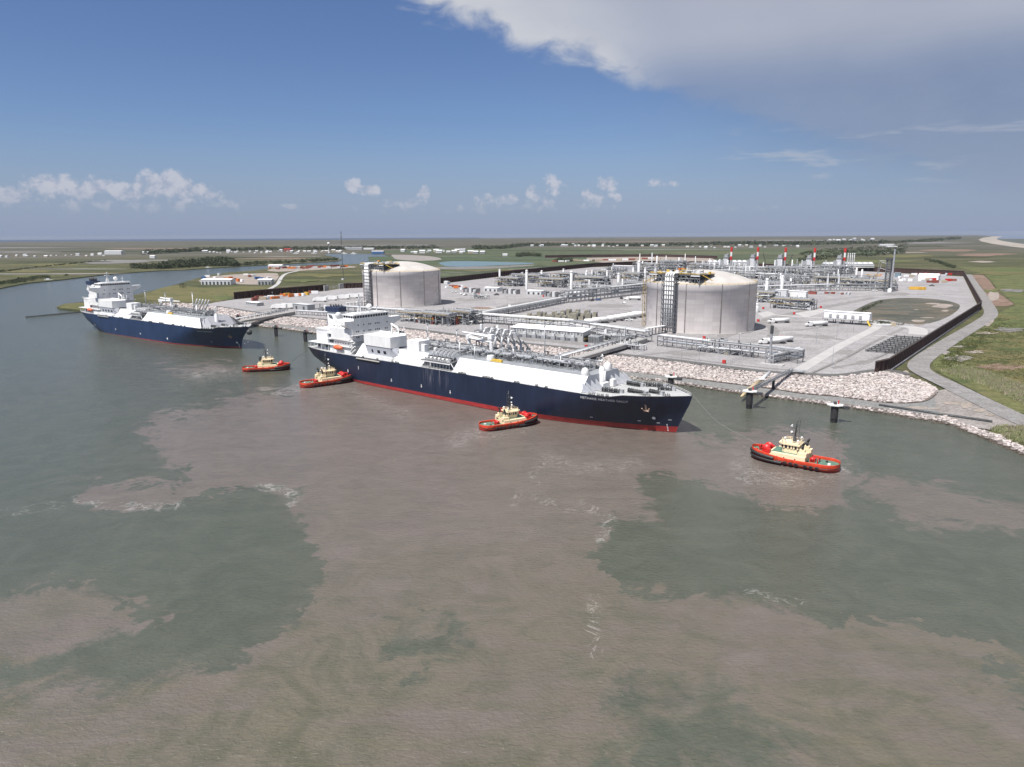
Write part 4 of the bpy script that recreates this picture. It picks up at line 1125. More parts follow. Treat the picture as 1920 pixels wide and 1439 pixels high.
    many('porthole', root, MB().use(glass).box(0, 0, 0, .6, .12, .7).build('porthole', root), sw)
    b = MB().use(white)                                # side house with rounded end, stair tower and platforms
    b.prism([(X0 + 4, -18.4), (X1 - 3.0, -18.4), (X1 - .8, -17.6), (X1 + .4, -16.2), (X0 + 4, -16.2)], 25.3, 33.2)
    for i, z in enumerate((21.7, 25.3)):
        b.rail([(X0 - 4, -18.8, z), (X1 + 1, -18.8, z)], 1.1, .07, 2.6)
    b.rail([(X0 - 16, -16.8, 31.2), (X0 + 2, -16.8, 31.2)], 1.1, .07, 2.6)
    for i in range(3):
        b.beam((X1 + 1 + i * 1.5, -19, DK + i * 3.5), (X1 + 5.5, -18.4, DK + 3.4 + i * 2.2), .5)
        b.beam((X1 - 2, -18.9, DK + i * 3.6), (X1 + 3, -18.9, DK + 3.5 + i * 3.6), .35)
    b.use(dark).box(X0 + 1.8, -16.6, 22.4, 4.2, .3, 2.0).box(X0 + 1.8, -16.6, 26.2, 4.2, .3, 2.4)
    b.build('side_house', root)
    b = MB().use(white)                                # engine casing and aft block
    b.box(X0 - 8, 0, 21.7, 16.5, 31.0, 9.3).box(X0 - 6, 1, 31.0, 11, 20, 3.6).box(X0 - 7.5, 0, DK - .2, 15, 30, 4.2)
    b.box(X0 - 9, 0, 21.45, 24, 38.5, .35)
    for i in range(7):
        b.tube((X0 - 19 + i * 4, -18.6, DK), (X0 - 19 + i * 4, -18.6, 21.5), .18, 5)
    b.use(dark).box(X0 - 6, -15.05, 18.4, 6, .25, 2.4).box(X0 - 14, -15.05, 18.2, 2, .25, 2.6)
    b.build('engine_casing', root)
    fx, fy, fz = (X0 - 7.5, -4.0, 34.6) if near else (X0 - 4, -9.0, 38)
    b = MB().use(white)
    b.prism([(fx - 5.5, fy - 4.2), (fx + 3.2, fy - 4.2), (fx + 5.2, fy - 2.6), (fx + 5.2, fy + 2.6), (fx + 3.2, fy + 4.2), (fx - 5.5, fy + 4.2)], 31.0, fz + 7.0)
    b.lathe(fx + 4.6, fy - 2.4, [(1.6, fz + 3.5), (2.2, fz + 4.6), (2.2, fz + 6), (1.4, fz + 7)], 12)
    navy = mat('navy_paint', (0.022, 0.034, 0.075), 0.45, var=0.2)
    b.use(navy).prism([(fx - 6.4, fy - 5.0), (fx + 3.6, fy - 5.0), (fx + 6, fy - 3), (fx + 6, fy + 3), (fx + 3.6, fy + 5), (fx - 6.4, fy + 5)], fz + 7.02, fz + 10.2)
    b.use(blue).box(fx - 1.0, fy, fz - 1.2, 9.6, 8.8, .9).use(navy).box(fx - 1, fy, fz - 3, 9.2, 8.6, 1.8)
    b.use(dark)
    for i in range(6):
        b.tube((fx - 4.4 + i * 1.6, fy - 1.5 + (i % 2) * 3, fz + 10.2), (fx - 5.2 + i * 1.6, fy - 1.5 + (i % 2) * 3, fz + (11.6 if near else 14)), .55, 8)
    f_ = b.build('funnel', root)
    b = MB().use(navy)
    for i in range(3):
        x = fx - 4.2 + i * 1.35
        b.add([(x, fy - 4.26, fz + 4.9 - .25 * i), (x + .95, fy - 4.26, fz + 5.0 - .25 * i), (x + 2.35, fy - 4.26, fz + 2.6 - .25 * i), (x + 1.4, fy - 4.26, fz + 2.5 - .25 * i)], [(0, 1, 2, 3), (3, 2, 1, 0)])
    b.build('funnel_emblem', f_)
    b = MB().use(white)
    b.tube((X1 - 6, 3.4, Z3 + 5), (X1 - 6, 3.4, Z3 + 7), .35, 8).ball(X1 - 6, 3.4, Z3 + 8.6, 2.0, 16)
    b.build('radar_dome', root)
    b = MB().use(white)
    mx = X1 - 7
    for a in (0, 1, 2, 3):
        b.beam((mx + 1.8 * math.cos(a * 1.571), -4 + 1.8 * math.sin(a * 1.571), Z3 + 5), (mx, -4, Z3 + 12), .4)
    b.tube((mx, -4, Z3 + 10), (mx, -4, Z3 + 15.5), .35, 6).box(mx, -4, Z3 + 12, 1.8, 4.5, .5).box(mx, -4, Z3 + 14, .8, 3.2, .35)
    b.tube((mx, 10.5, Z3 + 5), (mx, 10.5, Z3 + 10.5), .35, 6, .15).box(mx, 10.5, Z3 + 8, .5, 2.4, .3)
    b.build('radar_mast', root)
    # lifeboat in its davit
    lx = -98.8 if near else -109
    b = MB().use(mat('lifeboat_orange', (0.62, 0.13, 0.05), 0.45, var=.08))
    b.lathe(0, 0, [(.1, -4.4), (.9, -3.9), (1.5, -2.6), (1.65, 0), (1.5, 2.6), (.9, 3.9), (.1, 4.4)], 12)
    b.box(0, 0, -1.4, 1.2, 2.0, 2.8)
    lb = b.build('lifeboat', root)
    lb.rotation_euler, lb.location = (0, math.pi / 2, 0), (lx, -19.8, 20.6)
    b = MB().use(white)
    for x in (lx - 3, lx + 3):
        b.path([(x, -17.5, DK), (x, -17.5, 22.5), (x, -20.2, 23.6)], .25, 5)
    b.build('davit', lb).parent = root
    # accommodation ladder stowed along the side
    a0, a1 = (-76.8, -54.5) if near else (-87, -64)
    b = MB().use(mat('ladder_aluminium', (0.55, 0.53, 0.48), .5, .2, var=.1)).box((a0 + a1) / 2, -22.2, DK - 1.1, a1 - a0, 1.0, .5)
    b.use(dark).rail([(a0, -22.6, DK - .6), (a1, -22.6, DK - .6)], 1.1, .06, 1.0)
    b.build('accommodation_ladder', root)
    # marks, anchor and name on the starboard bow
    lp = mat('letter_white', (0.78, 0.78, 0.78), .5, var=0)
    def on_hull(x, z, off=0.06, sd=-1):
        return Vector((x, sd * (hb(x, z) + off), z))
    sz = 1.72 if near else 1.35
    nx0, nz0 = (93.0, 14.75) if near else (90.0, 14.0)
    wscale = 1.0
    txt = 'METHANE HEATHER SALLY' if near else 'GASLOG GLADSTONE'
    writing('name_lettering', txt, sz, lp, hull, lambda x, y: on_hull(nx0 + x * wscale, nz0 + y))
    b = MB().use(lp)
    for i, (x, z) in enumerate([(-87, 6.9), (-44.7, 6.2), (-18.3, 6.2), (5.2, 5.8)] if near else [(-99, 6.1), (-53.4, 5.3), (-5.8, 4.9), (42.4, 4.3)]):
        pts = [(-.35, .9), (.35, .9), (.35, -.2), (.8, -.2), (0, -1.3), (-.8, -.2), (-.35, -.2)] if near else [(-.7, .9), (.7, .9), (.7, -.7), (-.7, -.7)]
        b.add([on_hull(x + px, z + py) for px, py in pts], [tuple(range(len(pts)))[::-1], tuple(range(len(pts)))])
    for i in range(5):
        x = (129.5 if near else 119)
        b.add([on_hull(x + q[0] - i * .05, .7 + i * .75 + q[1], .05) for q in ((0, 0), (.5, 0), (.5, .4), (0, .4))], [(0, 1, 2, 3), (3, 2, 1, 0)])
    xx, zz_ = (124.5, 7.0) if near else (118, 5)
    b.add([on_hull(xx + .75 * math.cos(a), zz_ + .75 * math.sin(a)) for a in [q * .7854 for q in range(8)]], [tuple(range(8)), tuple(range(7, -1, -1))])
    for x, z in ((131.0, 6.3), (118, 4.9), (126, 4.4), (96, 4.7)):
        b.add([on_hull(x + q[0], z + q[1]) for q in ((-.7, 0), (.7, 0), (.7, .28), (-.7, .28))], [(0, 1, 2, 3), (3, 2, 1, 0)])
    if near:
        b.add([on_hull(-76 + q[0], 9 + q[1]) for q in ((-.3, 0), (.3, 0), (.3, 2.2), (-.3, 2.2))], [(0, 1, 2, 3), (3, 2, 1, 0)])
    b.build('hull_marking', hull)
    ax, az_ = (122.5, 13.2) if near else (116, 11.8)
    b = MB().use(mat('rusty_anchor', (0.30, 0.21, 0.16), .7, var=.4))
    p = on_hull(ax, az_, .35)
    p2 = on_hull(ax, az_ - 2.1, .5)
    b.beam(p + Vector((0, 0, 1.3)), p2, .8)
    for s_ in (-1, 1):
        q = on_hull(ax + s_ * 1.5, az_ - 1.0, .6)
        b.beam(p2 + Vector((s_ * .9, 0, -.2)), q, .55)
    b.beam(p2 + Vector((-1.4, 0, -.2)), p2 + Vector((1.4, 0, -.2)), .7)
    b.build('anchor', root)
    if not near:                                       # the hawse shelf under the far ship's stem
        b = MB().use(dark).lathe(XB - 4.2, 0, [(1.0, 12.6), (2.2, 13.4), (2.2, 15.6), (1.4, 16.6)], 12).build('bow_fender', root)
    # stern gear
    for y in (-9, 9):
        winch(root, LA + 8, y, DK, 1.57, 3, 7)
    return root
hullA = hullmat('near_hull_paint', (0.0105, 0.0175, 0.040), (0.30, 0.028, 0.026), 2.35, True)
hullB = hullmat('far_hull_paint', (0.014, 0.031, 0.080), (0.33, 0.05, 0.04), 0.75)
near_ship = lng_carrier('gas_carrier', 'dark navy gas carrier in front of the terminal, broad red band at its waterline', (-24.7, 408.5, 0), R(-40), hullA, True)
far_ship = lng_carrier('gas_carrier', 'bluer gas carrier moored further up the river, hardly any red showing at the waterline', (-322, 658.9, 0), R(-37), hullB, False)

# ------------------------------------------------------------------ tugs
def tug_proto(label, loc, rz, scale):
    root = thing('tugboat', label, 'tugboat', loc, rz, 'red and cream tugs working round the ship')
    hr = mat('tug_red_hull', (0.66, 0.062, 0.024), .42, var=.22, scale=0.5, stretch=(1, 1, .3))
    dr = mat('tug_dark_red', (0.20, 0.018, 0.014), .5, var=.2)
    cream = mat('tug_cream', (0.76, 0.63, 0.41), .5, var=.06)
    gdeck = mat('tug_green_deck', (0.085, 0.17, 0.125), .7, var=.2)
    red2 = mat('tug_gear_red', (0.52, 0.022, 0.02), .45, var=.15)
    L2, Wd = 16.0, 5.6
    def hw(x, z):
        f = max(0, (x - 4.0) / (L2 - 4.0)); a = max(0, (-x - 10.5) / (L2 - 10.5))
        w = Wd * math.sqrt(max(0, 1 - f ** 2.6)) if x > 4 else Wd * math.sqrt(max(0, 1 - (a ** 2.4))) if x < -10.5 else Wd
        return max(.05, w * (0.86 + .14 * min(1, z / 2.2)))
    def sheer(x):
        return 2.0 + 1.7 * max(0, (x - 1) / (L2 - 1)) ** 1.2 + .1 * max(0, (-x - 8) / 8)
    xs = [-L2 + 2 * L2 * (0.5 - .5 * math.cos(math.pi * i / 48)) for i in range(49)]
    b = MB(); b.smooth = True
    for sd in (-1, 1):
        for m_, z0, z1 in ((dr, None, .30), (hr, .30, 1.0)):
            rows = []
            for f in ((-.4, .15, .3) if z0 is None else (.3, .55, .8, 1.0)):
                row = [(x, sd * hw(x, f * 3), f * (sheer(x) + .9)) for x in xs]
                rows.append(row if sd < 0 else row[::-1])
            b.use(m_).grid(rows)
    hull = b.build('hull', root)
    b = MB(); b.smooth = False
    rows = []
    for x in xs:
        h_ = hw(x, 3)
        z = sheer(x) - .05
        rows.append([(x, -h_ * .93, z), (x, 0, z + .1), (x, h_ * .93, z)])
    b.use(gdeck).grid(rows)
    b.build('deck', root)
    b = MB().use(hr)                                   # bulwark cap and inner face
    for sd in (-1, 1):
        out = [(x, sd * hw(x, 3), sheer(x) + .92) for x in xs]
        inn = [(x, sd * hw(x, 3) * .89, sheer(x) + .92) for x in xs]
        bot = [(x, sd * hw(x, 3) * .90, sheer(x)) for x in xs]
        b.grid([inn, out] if sd < 0 else [out, inn])
        b.grid([bot, inn] if sd < 0 else [inn, bot])
    b.build('bulwark', hull)
    b = MB().use(black); b.smooth = True               # big rubber bow fender and belting
    for k_, r in ((.70, .62), (.34, .5)):
        for sd in (-1, 1):
            pts = [(x, sd * (hw(x, 3) + .18), (sheer(x) + .9) * k_) for x in xs if x > (5.5 if k_ > .5 else 3.0)]
            b.path(pts, r, 7)
    for sd in (-1, 1):
        pts = [(x, sd * (hw(x, 3) + .08), .62 * (sheer(x) + .9) - .3) for x in xs if x < 6]
        b.path(pts, .16, 5)
    b.build('bow_fender', root)
    for sd in (-1, 1):
        for x in (-9.5, -7.4, -5.4, -2.2, -.2, 1.9):
            b = MB().use(black)
            yy = sd * (hw(x, 3) + .22)
            b.lathe(0, 0, [(.30, -.18), (.66, -.2), (.72, 0), (.66, .2), (.30, .18)], 10, cap=False)
            o = b.build('tyre_fender', root)
            o.location, o.rotation_euler = (x, yy, 1.35), (math.pi / 2, 0, 0)
    b = MB().use(cream)                                # deckhouse with long side houses, wheelhouse
    b.prism([(-4.6, -3.9), (7.0, -3.9), (8.2, -2.4), (8.2, 2.4), (7.0, 3.9), (-4.6, 3.9)], 2.0, 4.5)
    for sd in (-1, 1):
        b.profile([(-5.0, 1.9), (6.6, 2.3), (8.4, 3.1), (7.2, 4.55), (-5.0, 4.35)], sd * 3.9, sd * 5.15)
    b.box(-3.6, -3.3, 4.4, 3.2, 2.4, 1.3).box(-3.6, 3.3, 4.4, 3.2, 2.4, 1.3)
    house = b.build('deckhouse', root)
    b = MB().use(gdeck).box(1.8, 0, 4.5, 11.6, 7.2, .08).build('upper_deck', house)
    b = MB().use(dark)
    for sd in (-1, 1):
        for x in (-1.5, 2.5, 5.0):
            b.tube((x, sd * 5.1, 3.2), (x, sd * 5.2, 3.2), .28, 8)
    b.build('porthole', house)
    b = MB().use(cream)
    b.prism([(-1.4, -2.6), (3.2, -2.6), (4.4, -1.5), (4.4, 1.5), (3.2, 2.6), (-1.4, 2.6)], 4.55, 6.3)
    b.use(glassb).prism([(-1.6, -2.75), (3.4, -2.75), (4.75, -1.6), (4.75, 1.6), (3.4, 2.75), (-1.6, 2.75)], 6.3, 7.7)
    b.use(cream)
    for x, y in ((-1.55, -2.72), (-1.55, 2.72), (-.2, -2.74), (-.2, 2.74), (.7, -2.74), (.7, 2.74), (1.9, -2.74), (1.9, 2.74), (3.35, -2.72), (3.35, 2.72), (4.7, -1.6), (4.7, 1.6), (4.75, 0), (-1.6, -1.0), (-1.6, 1.0)):
        b.box(x, y, 6.3, .42 if abs(y) < 2.7 else .55, .38, 1.4)
    b.prism([(-2.4, -3.4), (3.8, -3.4), (5.5, -2.0), (5.5, 2.0), (3.8, 3.4), (-2.4, 3.4)], 7.7, 8.2)
    b.rail([(-2, -3, 8.2), (4, -3, 8.2), (5, 0, 8.2), (4, 3, 8.2), (-2, 3, 8.2), (-2, -3, 8.2)], 1.1, .07, 1.2)
    wh = b.build('wheelhouse', root)
    b = MB().use(dark)
    b.box(.4, 0, 8.2, 1.2, 1.2, 2.6, taper=.6).tube((.4, 0, 10), (.0, 0, 18.2), .32, 8, .16)
    for z, w in ((12.6, 1.6), (14.6, 1.8), (16.6, 1.3)):
        b.box(-.2 - .03 * z + .4, 0, z, .25, w, .2)
    b.box(1.0, 0, 11.4, 1.5, .5, .2).box(1.1, 0, 13.6, 1.5, .5, .2)
    b.path([(-.9, 0, 10.4), (-1.1, 0, 17.2)], .08, 4)
    for z in range(11, 17):
        b.beam((-.9, 0, z), (.0, 0, z), .1)
    mast_ = b.build('mast', root)
    MB().use(white).ball(1.7, 0, 12.0, .5, 8).build('radar_dome', mast_)
    MB().use(white).ball(1.8, 0, 14.2, .45, 8).box(1.8, 0, 14.5, .3, 2.0, .25).build('radar_scanner', mast_)
    for x, y, z in ((3.2, 2.4, 10.0), (-1.4, -2.4, 9.8), (-1.4, 2.2, 9.5)):
        MB().use(white).tube((x, y, 8.2), (x, y, z - .3), .18, 6).ball(x, y, z, .5, 8).build('searchlight', mast_)
    for sd in (-1, 1):
        b = MB().use(cream).box(-3.4, sd * 3.0, 5.6, 1.9, 1.5, 1.2)
        b.use(black).path([(-3.4, sd * 3, 6.7), (-3.5, sd * 3, 8.3), (-4.1, sd * 3, 9.6)], .42, 8)
        b.build('exhaust_funnel', root)
    b = MB().use(red2)                                 # bow winch and gear
    b.tube((10.2, -1.6, 4.5), (10.2, 1.6, 4.5), 1.15, 12)
    for y in (-1.9, 1.9):
        b.tube((10.2, y - .12, 4.5), (10.2, y + .12, 4.5), 1.7, 14)
    b.box(10.2, 0, 2.9, 2.8, 5.0, .9).box(8.9, 2.6, 3.0, 1.2, 1.6, 1.9).box(8.9, -2.6, 3.0, 1.2, 1.6, 1.9)
    for y in (-1, 1):
        b.beam((12.6, y, 3.0), (12.9, y, 5.0), .45)
    b.beam((12.9, -1.2, 5.0), (12.9, 1.2, 5.0), .45)
    b.box(13.6, 2.0, 3.1, .8, .6, 1.0).box(13.6, -2.0, 3.1, .8, .6, 1.0)
    b.build('bow_winch', root)
    b = MB().use(red2).box(-6.6, 0, 2.0, 1.8, 2.6, 1.4).tube((-6.6, -1.4, 3.1), (-6.6, 1.4, 3.1), .7, 10)
    b.path([(-8.6, -1.6, 2), (-8.6, -1.6, 3.6), (-8.6, 1.6, 3.6), (-8.6, 1.6, 2)], .22, 6)
    b.build('towing_gear', root)
    MB().use(white).box(-12.6, 1.2, 2.0, 1.0, .8, .7).build('deck_locker', root)
    MB().use(dark).box(-11, -2, 2.0, .8, .8, .7).build('bitt', root)
    root.scale = (scale,) * 3
    return root
def tug_at(label, stern, bow, first=None):
    s_, q_ = P(*stern, 1.0), P(*bow, 1.0)
    d = q_ - s_
    c = (s_ + q_) / 2; c.z = 0
    rz = math.atan2(d.y, d.x)
    sc = max(.92, min(1.12, d.length / 31.5))
    if first is None:
        return tug_proto(label, c, rz, sc)
    return copy_tree(first, label, c, rz, sc)
tug0 = tug_at('tug alone in open water near the riprap bank, linked by a pale tow line', (1573, 880), (1411, 851))
tug_at('tug nudging the dark navy hull midway between the manifold and the ship name', (901, 803), (1004, 788), tug0)
tug_at('tug tucked under the stern of the near gas carrier, bow against the hull', (564, 724), (659, 711), tug0)
tug_at('tug in open water between the two gas carriers, apart from both hulls', (455, 694), (543, 690), tug0)
b = MB().use(mat('pale_rope', (0.34, 0.33, 0.32), .8, var=0))
b.path(smooth_line([P(1424, 834, 4.5), Vector((92, 306, 9.5)), Vector((83.2, 318.2, 19.2))], 6), .028, 5)
tag(b.build('tow_line'), 'pale tow line from the lone tug up to the bow of the navy carrier', 'rope')
b = MB().use(mat('dark_rope', (0.10, 0.10, 0.10), .8, var=0))
b.path(smooth_line([P(541, 684, 5.0), P(560, 668, 8), P(577, 658, 15)], 6), .12, 5)
tag(b.build('tow_line'), 'dark tow line between the stern of the near carrier and the tug in open water', 'rope')
# ------------------------------------------------------------------ helpers for things seen at a place in the photograph
GRID = R(-39)                             # the plant's grid runs with the quay
GA, GB = Vector((math.cos(GRID), math.sin(GRID), 0)), Vector((-math.sin(GRID), math.cos(GRID), 0))
def topz(u, vb, ut, vt, z=PZ):            # height at which the ray (ut, vt) passes over the base seen at (u, vb)
    p = P(u, vb, z); d = ray(ut, vt)
    return CAM_H + d.z * p.y / d.y
def rot(p, a):
    c, s = math.cos(a), math.sin(a)
    return Vector((p[0] * c - p[1] * s, p[0] * s + p[1] * c, 0))
# ------------------------------------------------------------------ storage tanks
tankm = bpy.data.materials.new('tank_concrete')
tankm.use_nodes = True
t = NT(tankm.node_tree)
b = tankm.node_tree.nodes['Principled BSDF']
b.inputs['Roughness'].default_value = 1.0
b.inputs['Specular IOR Level'].default_value = 0.1
oc = t.n('ShaderNodeTexCoord').outputs['Object']
sx = t.n('ShaderNodeSeparateXYZ', i_0=oc)
ang = t.m('ARCTAN2', sx.outputs[1], sx.outputs[0])
zf = t.m('FLOOR', t.m('DIVIDE', sx.outputs[2], 3.9))
af = t.m('FLOOR', t.m('MULTIPLY', ang, 6.37))
cell = t.n('ShaderNodeTexWhiteNoise', noise_dimensions='2D', i_Vector=t.n('ShaderNodeCombineXYZ', i_0=af, i_1=zf).outputs[0]).outputs[0]
st_ = t.noise(t.n('ShaderNodeCombineXYZ', i_0=t.m('MULTIPLY', ang, 26.0), i_1=t.m('MULTIPLY', sx.outputs[2], 0.045)).outputs[0], 1.0, 5.0, 0.65)
bl = t.noise(oc, 0.07, 5.0, 0.6)
c = t.mix(cell, (0.50, 0.465, 0.447), (0.62, 0.58, 0.56))
c = t.mix(t.m('MULTIPLY', t.step(st_, 0.5, 0.78), 0.55), c, (0.42, 0.395, 0.38))
c = t.mix(t.m('MULTIPLY', t.step(bl, 0.4, 0.7), 0.5), c, (0.63, 0.58, 0.552))
c = t.mix(t.m('MULTIPLY', t.step(sx.outputs[2], 36.0, 38.5), 0.40), c, (0.48, 0.47, 0.465))
j1 = t.step(t.m('ABSOLUTE', t.m('SUBTRACT', t.m('FRACT', t.m('DIVIDE', sx.outputs[2], 3.9)), 0.5)), 0.46, 0.495)
c = t.mix(t.m('MULTIPLY', j1, 0.30), c, (0.28, 0.265, 0.26))
j2 = t.step(t.m('ABSOLUTE', t.m('SUBTRACT', t.m('FRACT', t.m('MULTIPLY', ang, 6.37)), 0.5)), 0.47, 0.498)
c = t.mix(t.m('MULTIPLY', j2, 0.22), c, (0.28, 0.265, 0.26))
t.set(b.inputs['Base Color'], c)
domem = mat('dome_concrete', (0.42, 0.40, 0.378), 0.9, var=0.10, scale=0.06)
def tank(label, centre, rz, seed):
    root = thing('storage_tank', label, 'storage tank', centre, rz, 'concrete gas storage tanks')
    rg = random.Random(seed)
    RR, HT = 50.5, 44.0
    b = MB().use(tankm).lathe(0, 0, [(RR, 0.9), (RR, HT - 6), (RR + .35, HT - 5.6), (RR + .35, HT)], 96, cap=False)
    b.use(concrete).lathe(0, 0, [(RR + 1.2, 0), (RR + 1.2, .9), (RR, .92)], 96, cap=False)
    b.build('wall', root)
    b = MB().use(domem)
    rise = 11.4
    RS = (RR ** 2 + rise ** 2) / (2 * rise)
    prof = []
    for i in range(15):
        r = RR * (1 - i / 14) + .3
        prof.append((r, HT + math.sqrt(RS * RS - min(r, RR) ** 2) - (RS - rise)))
    b.lathe(0, 0, prof, 96, cap=False).lathe(0, 0, [(RR + .35, HT), (RR + .3, HT + .02)], 96, cap=False)
    b.build('dome_roof', root)
    b = MB().use(mat('joint_dark', (0.16, 0.15, 0.145), .85, var=.3))
    jb = b.box(0, 0, 0, .55, .6, HT).build('buttress', root)
    many('buttress', root, jb, [((RR * math.sin(a) * 1.004, -RR * math.cos(a) * 1.004, .9), a) for a in [R(-18 + 35.5 * k_) for k_ in range(-4, 6)]])
    b = MB().use(yellow)
    b.rail([((RR - .2) * math.cos(a), (RR - .2) * math.sin(a), HT) for a in [q * 6.2832 / 60 for q in range(61)]], 1.5, .10, 4)
    for side in (R(-58), R(36)):
        pts = []
        for i in range(9):
            r = RR * (1 - i / 11)
            pts.append((r * math.sin(side), -r * math.cos(side), HT + math.sqrt(RS * RS - r * r) - (RS - rise)))
        b.rail(pts, 1.5, .13, 2.5)
    b.build('dome_railing', root)
    # raised steel platform over the pipe wall
    b = MB().use(steeld)
    x0, x1, y0, y1, zt = -27, 26, -44.5, -21, HT + 8.6
    for y in (y0, (y0 + y1) / 2, y1):
        for i in range(12):
            x = x0 + (x1 - x0) * i / 11
            r2 = min(RR * RR, x * x + y * y)
            zb_ = HT + math.sqrt(RS * RS - r2) - (RS - rise)
            b.beam((x, y, zb_ - .3), (x, y, zt), .55)
            if i < 11:
                xn = x0 + (x1 - x0) * (i + 1) / 11
                b.beam((x, y, zb_ + (0 if i % 2 else zt - zb_ - .5)), (xn, y, zt - .4 if i % 2 else zb_), .4)
        b.beam((x0, y, zt - 3.2), (x1, y, zt - 3.2), .6).beam((x0, y, zt - .3), (x1, y, zt - .3), .8)
    b.use(dark).box((x0 + x1) / 2, (y0 + y1) / 2, zt, x1 - x0 + 1, y1 - y0 + 1, .35).box(0, y0 + 9, zt - 4.5, 44, 12, 3.6)
    b.use(white).box(x0 + 4, y0 - .6, zt - 1.0, 9, 1.0, .9).box(x1 - 4, y0 - .6, zt - 1.0, 9, 1.0, .9)
    plat = b.build('roof_platform', root)
    b = MB().use(yellow).rail([(x0 - .4, y0 - .4, zt + .3), (x1 + .4, y0 - .4, zt + .3), (x1 + .4, y1 + .4, zt + .3), (x0 - .4, y1 + .4, zt + .3), (x0 - .4, y0 - .4, zt + .3)], 1.3, .11, 2.5)
    b.beam((x1 + 1, y0 + 3, zt), (x1 + 7, y0 + 10, HT + 4), .5).beam((x0 - 1, y0 + 6, zt), (x0 - 5, y0 + 14, HT + 1), .9)
    b.build('platform_railing', plat)
    b = MB()
    for i in range(44):
        b.use(rg.choice((steel, steeld, dark, white, greyl, yellow)))
        x, y = rg.uniform(x0 + 1, x1 - 1), rg.uniform(y0 + 2, y1 - 1)
        if rg.random() < .6:
            b.box(x, y, zt + .35, rg.uniform(1, 3.5), rg.uniform(1, 3), rg.uniform(.8, 3.6))
        else:
            b.tube((x, y, zt + .35), (x, y, zt + rg.uniform(2.5, 6)), rg.uniform(.2, .5), 6)
    for i in range(9):
        y = rg.uniform(y0 + 3, y1 - 1)
        b.use(pipeg).tube((x0 + 2, y, zt + 1.5), (x1 - 2, y, zt + 1.5), .4, 6)
    b.use(greyl).box(8, y1 - 4, zt + .35, 14, 7, 2.6)
    b.build('platform_equipment', plat)
    b = MB().use(orange).tube((-3, -33, zt), (-3, -33, zt + 4.5), .35, 8).beam((-3, -33, zt + 4.3), (4, -35, zt + 5.2), .5).box(-3, -33, zt + 3.4, 1.6, 1.6, 1.6).build('davit_crane', plat)
    b = MB().use(white)                              # risers clipped to the wall
    for i, x in enumerate((-3.6, -1.2, 1.4, 4.0)):
        yy = -RR - 2.4
        b.path([(x, yy, 5.0), (x, yy, zt - .6), (x, yy + .6, zt + .8), (x, yy + 2.4, zt + 1.6), (x, y0 + 4, zt + 1.6)], .78, 10)
    b.build('riser_pipe', root)
    b = MB().use(steeld)
    for x in (-6.8, 6.8):
        for yy in (-RR - .8, -RR - 3.6):
            b.beam((x, yy, 0), (x, yy, zt), .55)
        for i in range(12):
            b.beam((x, -RR - .8, 3 + i * 4.2), (x, -RR - 3.6, min(zt, 7.2 + i * 4.2)), .35)
    for i in range(13):
        b.beam((-7, -RR - 3.2, 2 + i * 4.1), (7, -RR - 3.2, 2 + i * 4.1), .5)
        b.box(6.5, -RR - 2.2, 2 + i * 4.1, 3.4, 3.2, .16)
    b.build('riser_frame', root)
    b = MB().use(white).box(-2, -RR - 18, 6.4, 3.6, 29, .5).use(steeld)
    for i in range(6):
        b.beam((-3.4, -RR - 5 - i * 5, 0), (-3.4, -RR - 5 - i * 5, 6.4), .4).beam((-.6, -RR - 5 - i * 5, 0), (-.6, -RR - 5 - i * 5, 6.4), .4)
    b.build('pipe_bridge', root)
    b = MB().use(mat('ochre_stair', (0.36, 0.27, 0.12), .6, var=.3))   # stair tower
    a = R(-58)
    for i in range(15):
        r = RR + 2.2
        z = 1 + i * 2.95
        e = 2.8 if i % 2 else -2.8
        c_ = Vector((r * math.sin(a), -r * math.cos(a), 0)); tg = Vector((math.cos(a), math.sin(a), 0))
        b.beam(c_ - tg * e + Vector((0, 0, z)), c_ + tg * e + Vector((0, 0, z + 2.95)), .55)
        b.rail([c_ - tg * 3.2 + Vector((0, 0, z)), c_ + tg * 3.2 + Vector((0, 0, z))], 1.2, .09, 2)
    for e in (-3.2, 3.2):
        for q in (0.6, 4.0):
            c_ = Vector(((RR + q) * math.sin(a), -(RR + q) * math.cos(a), 0)) + Vector((math.cos(a), math.sin(a), 0)) * e
            b.beam(c_, c_ + Vector((0, 0, HT + 1)), .32)
    b.build('stair_tower', root)
    b = MB().use(dark)
    for i in range(120):
        a = i * 6.2832 / 120
        b.box((RR + .7) * math.cos(a), (RR + .7) * math.sin(a), .1, .6, .6, .75, a)
    struct(b.build('base_clamps', root), 'stuff')
    return root
tank('pale concrete storage tank, the nearer one, beside the white tanker trucks', (181, 682, PZ), R(-46.9), 31)
tank('pale concrete storage tank, the further one, behind the far end of the navy ship', (-144, 941, PZ), R(-46.9), 32)

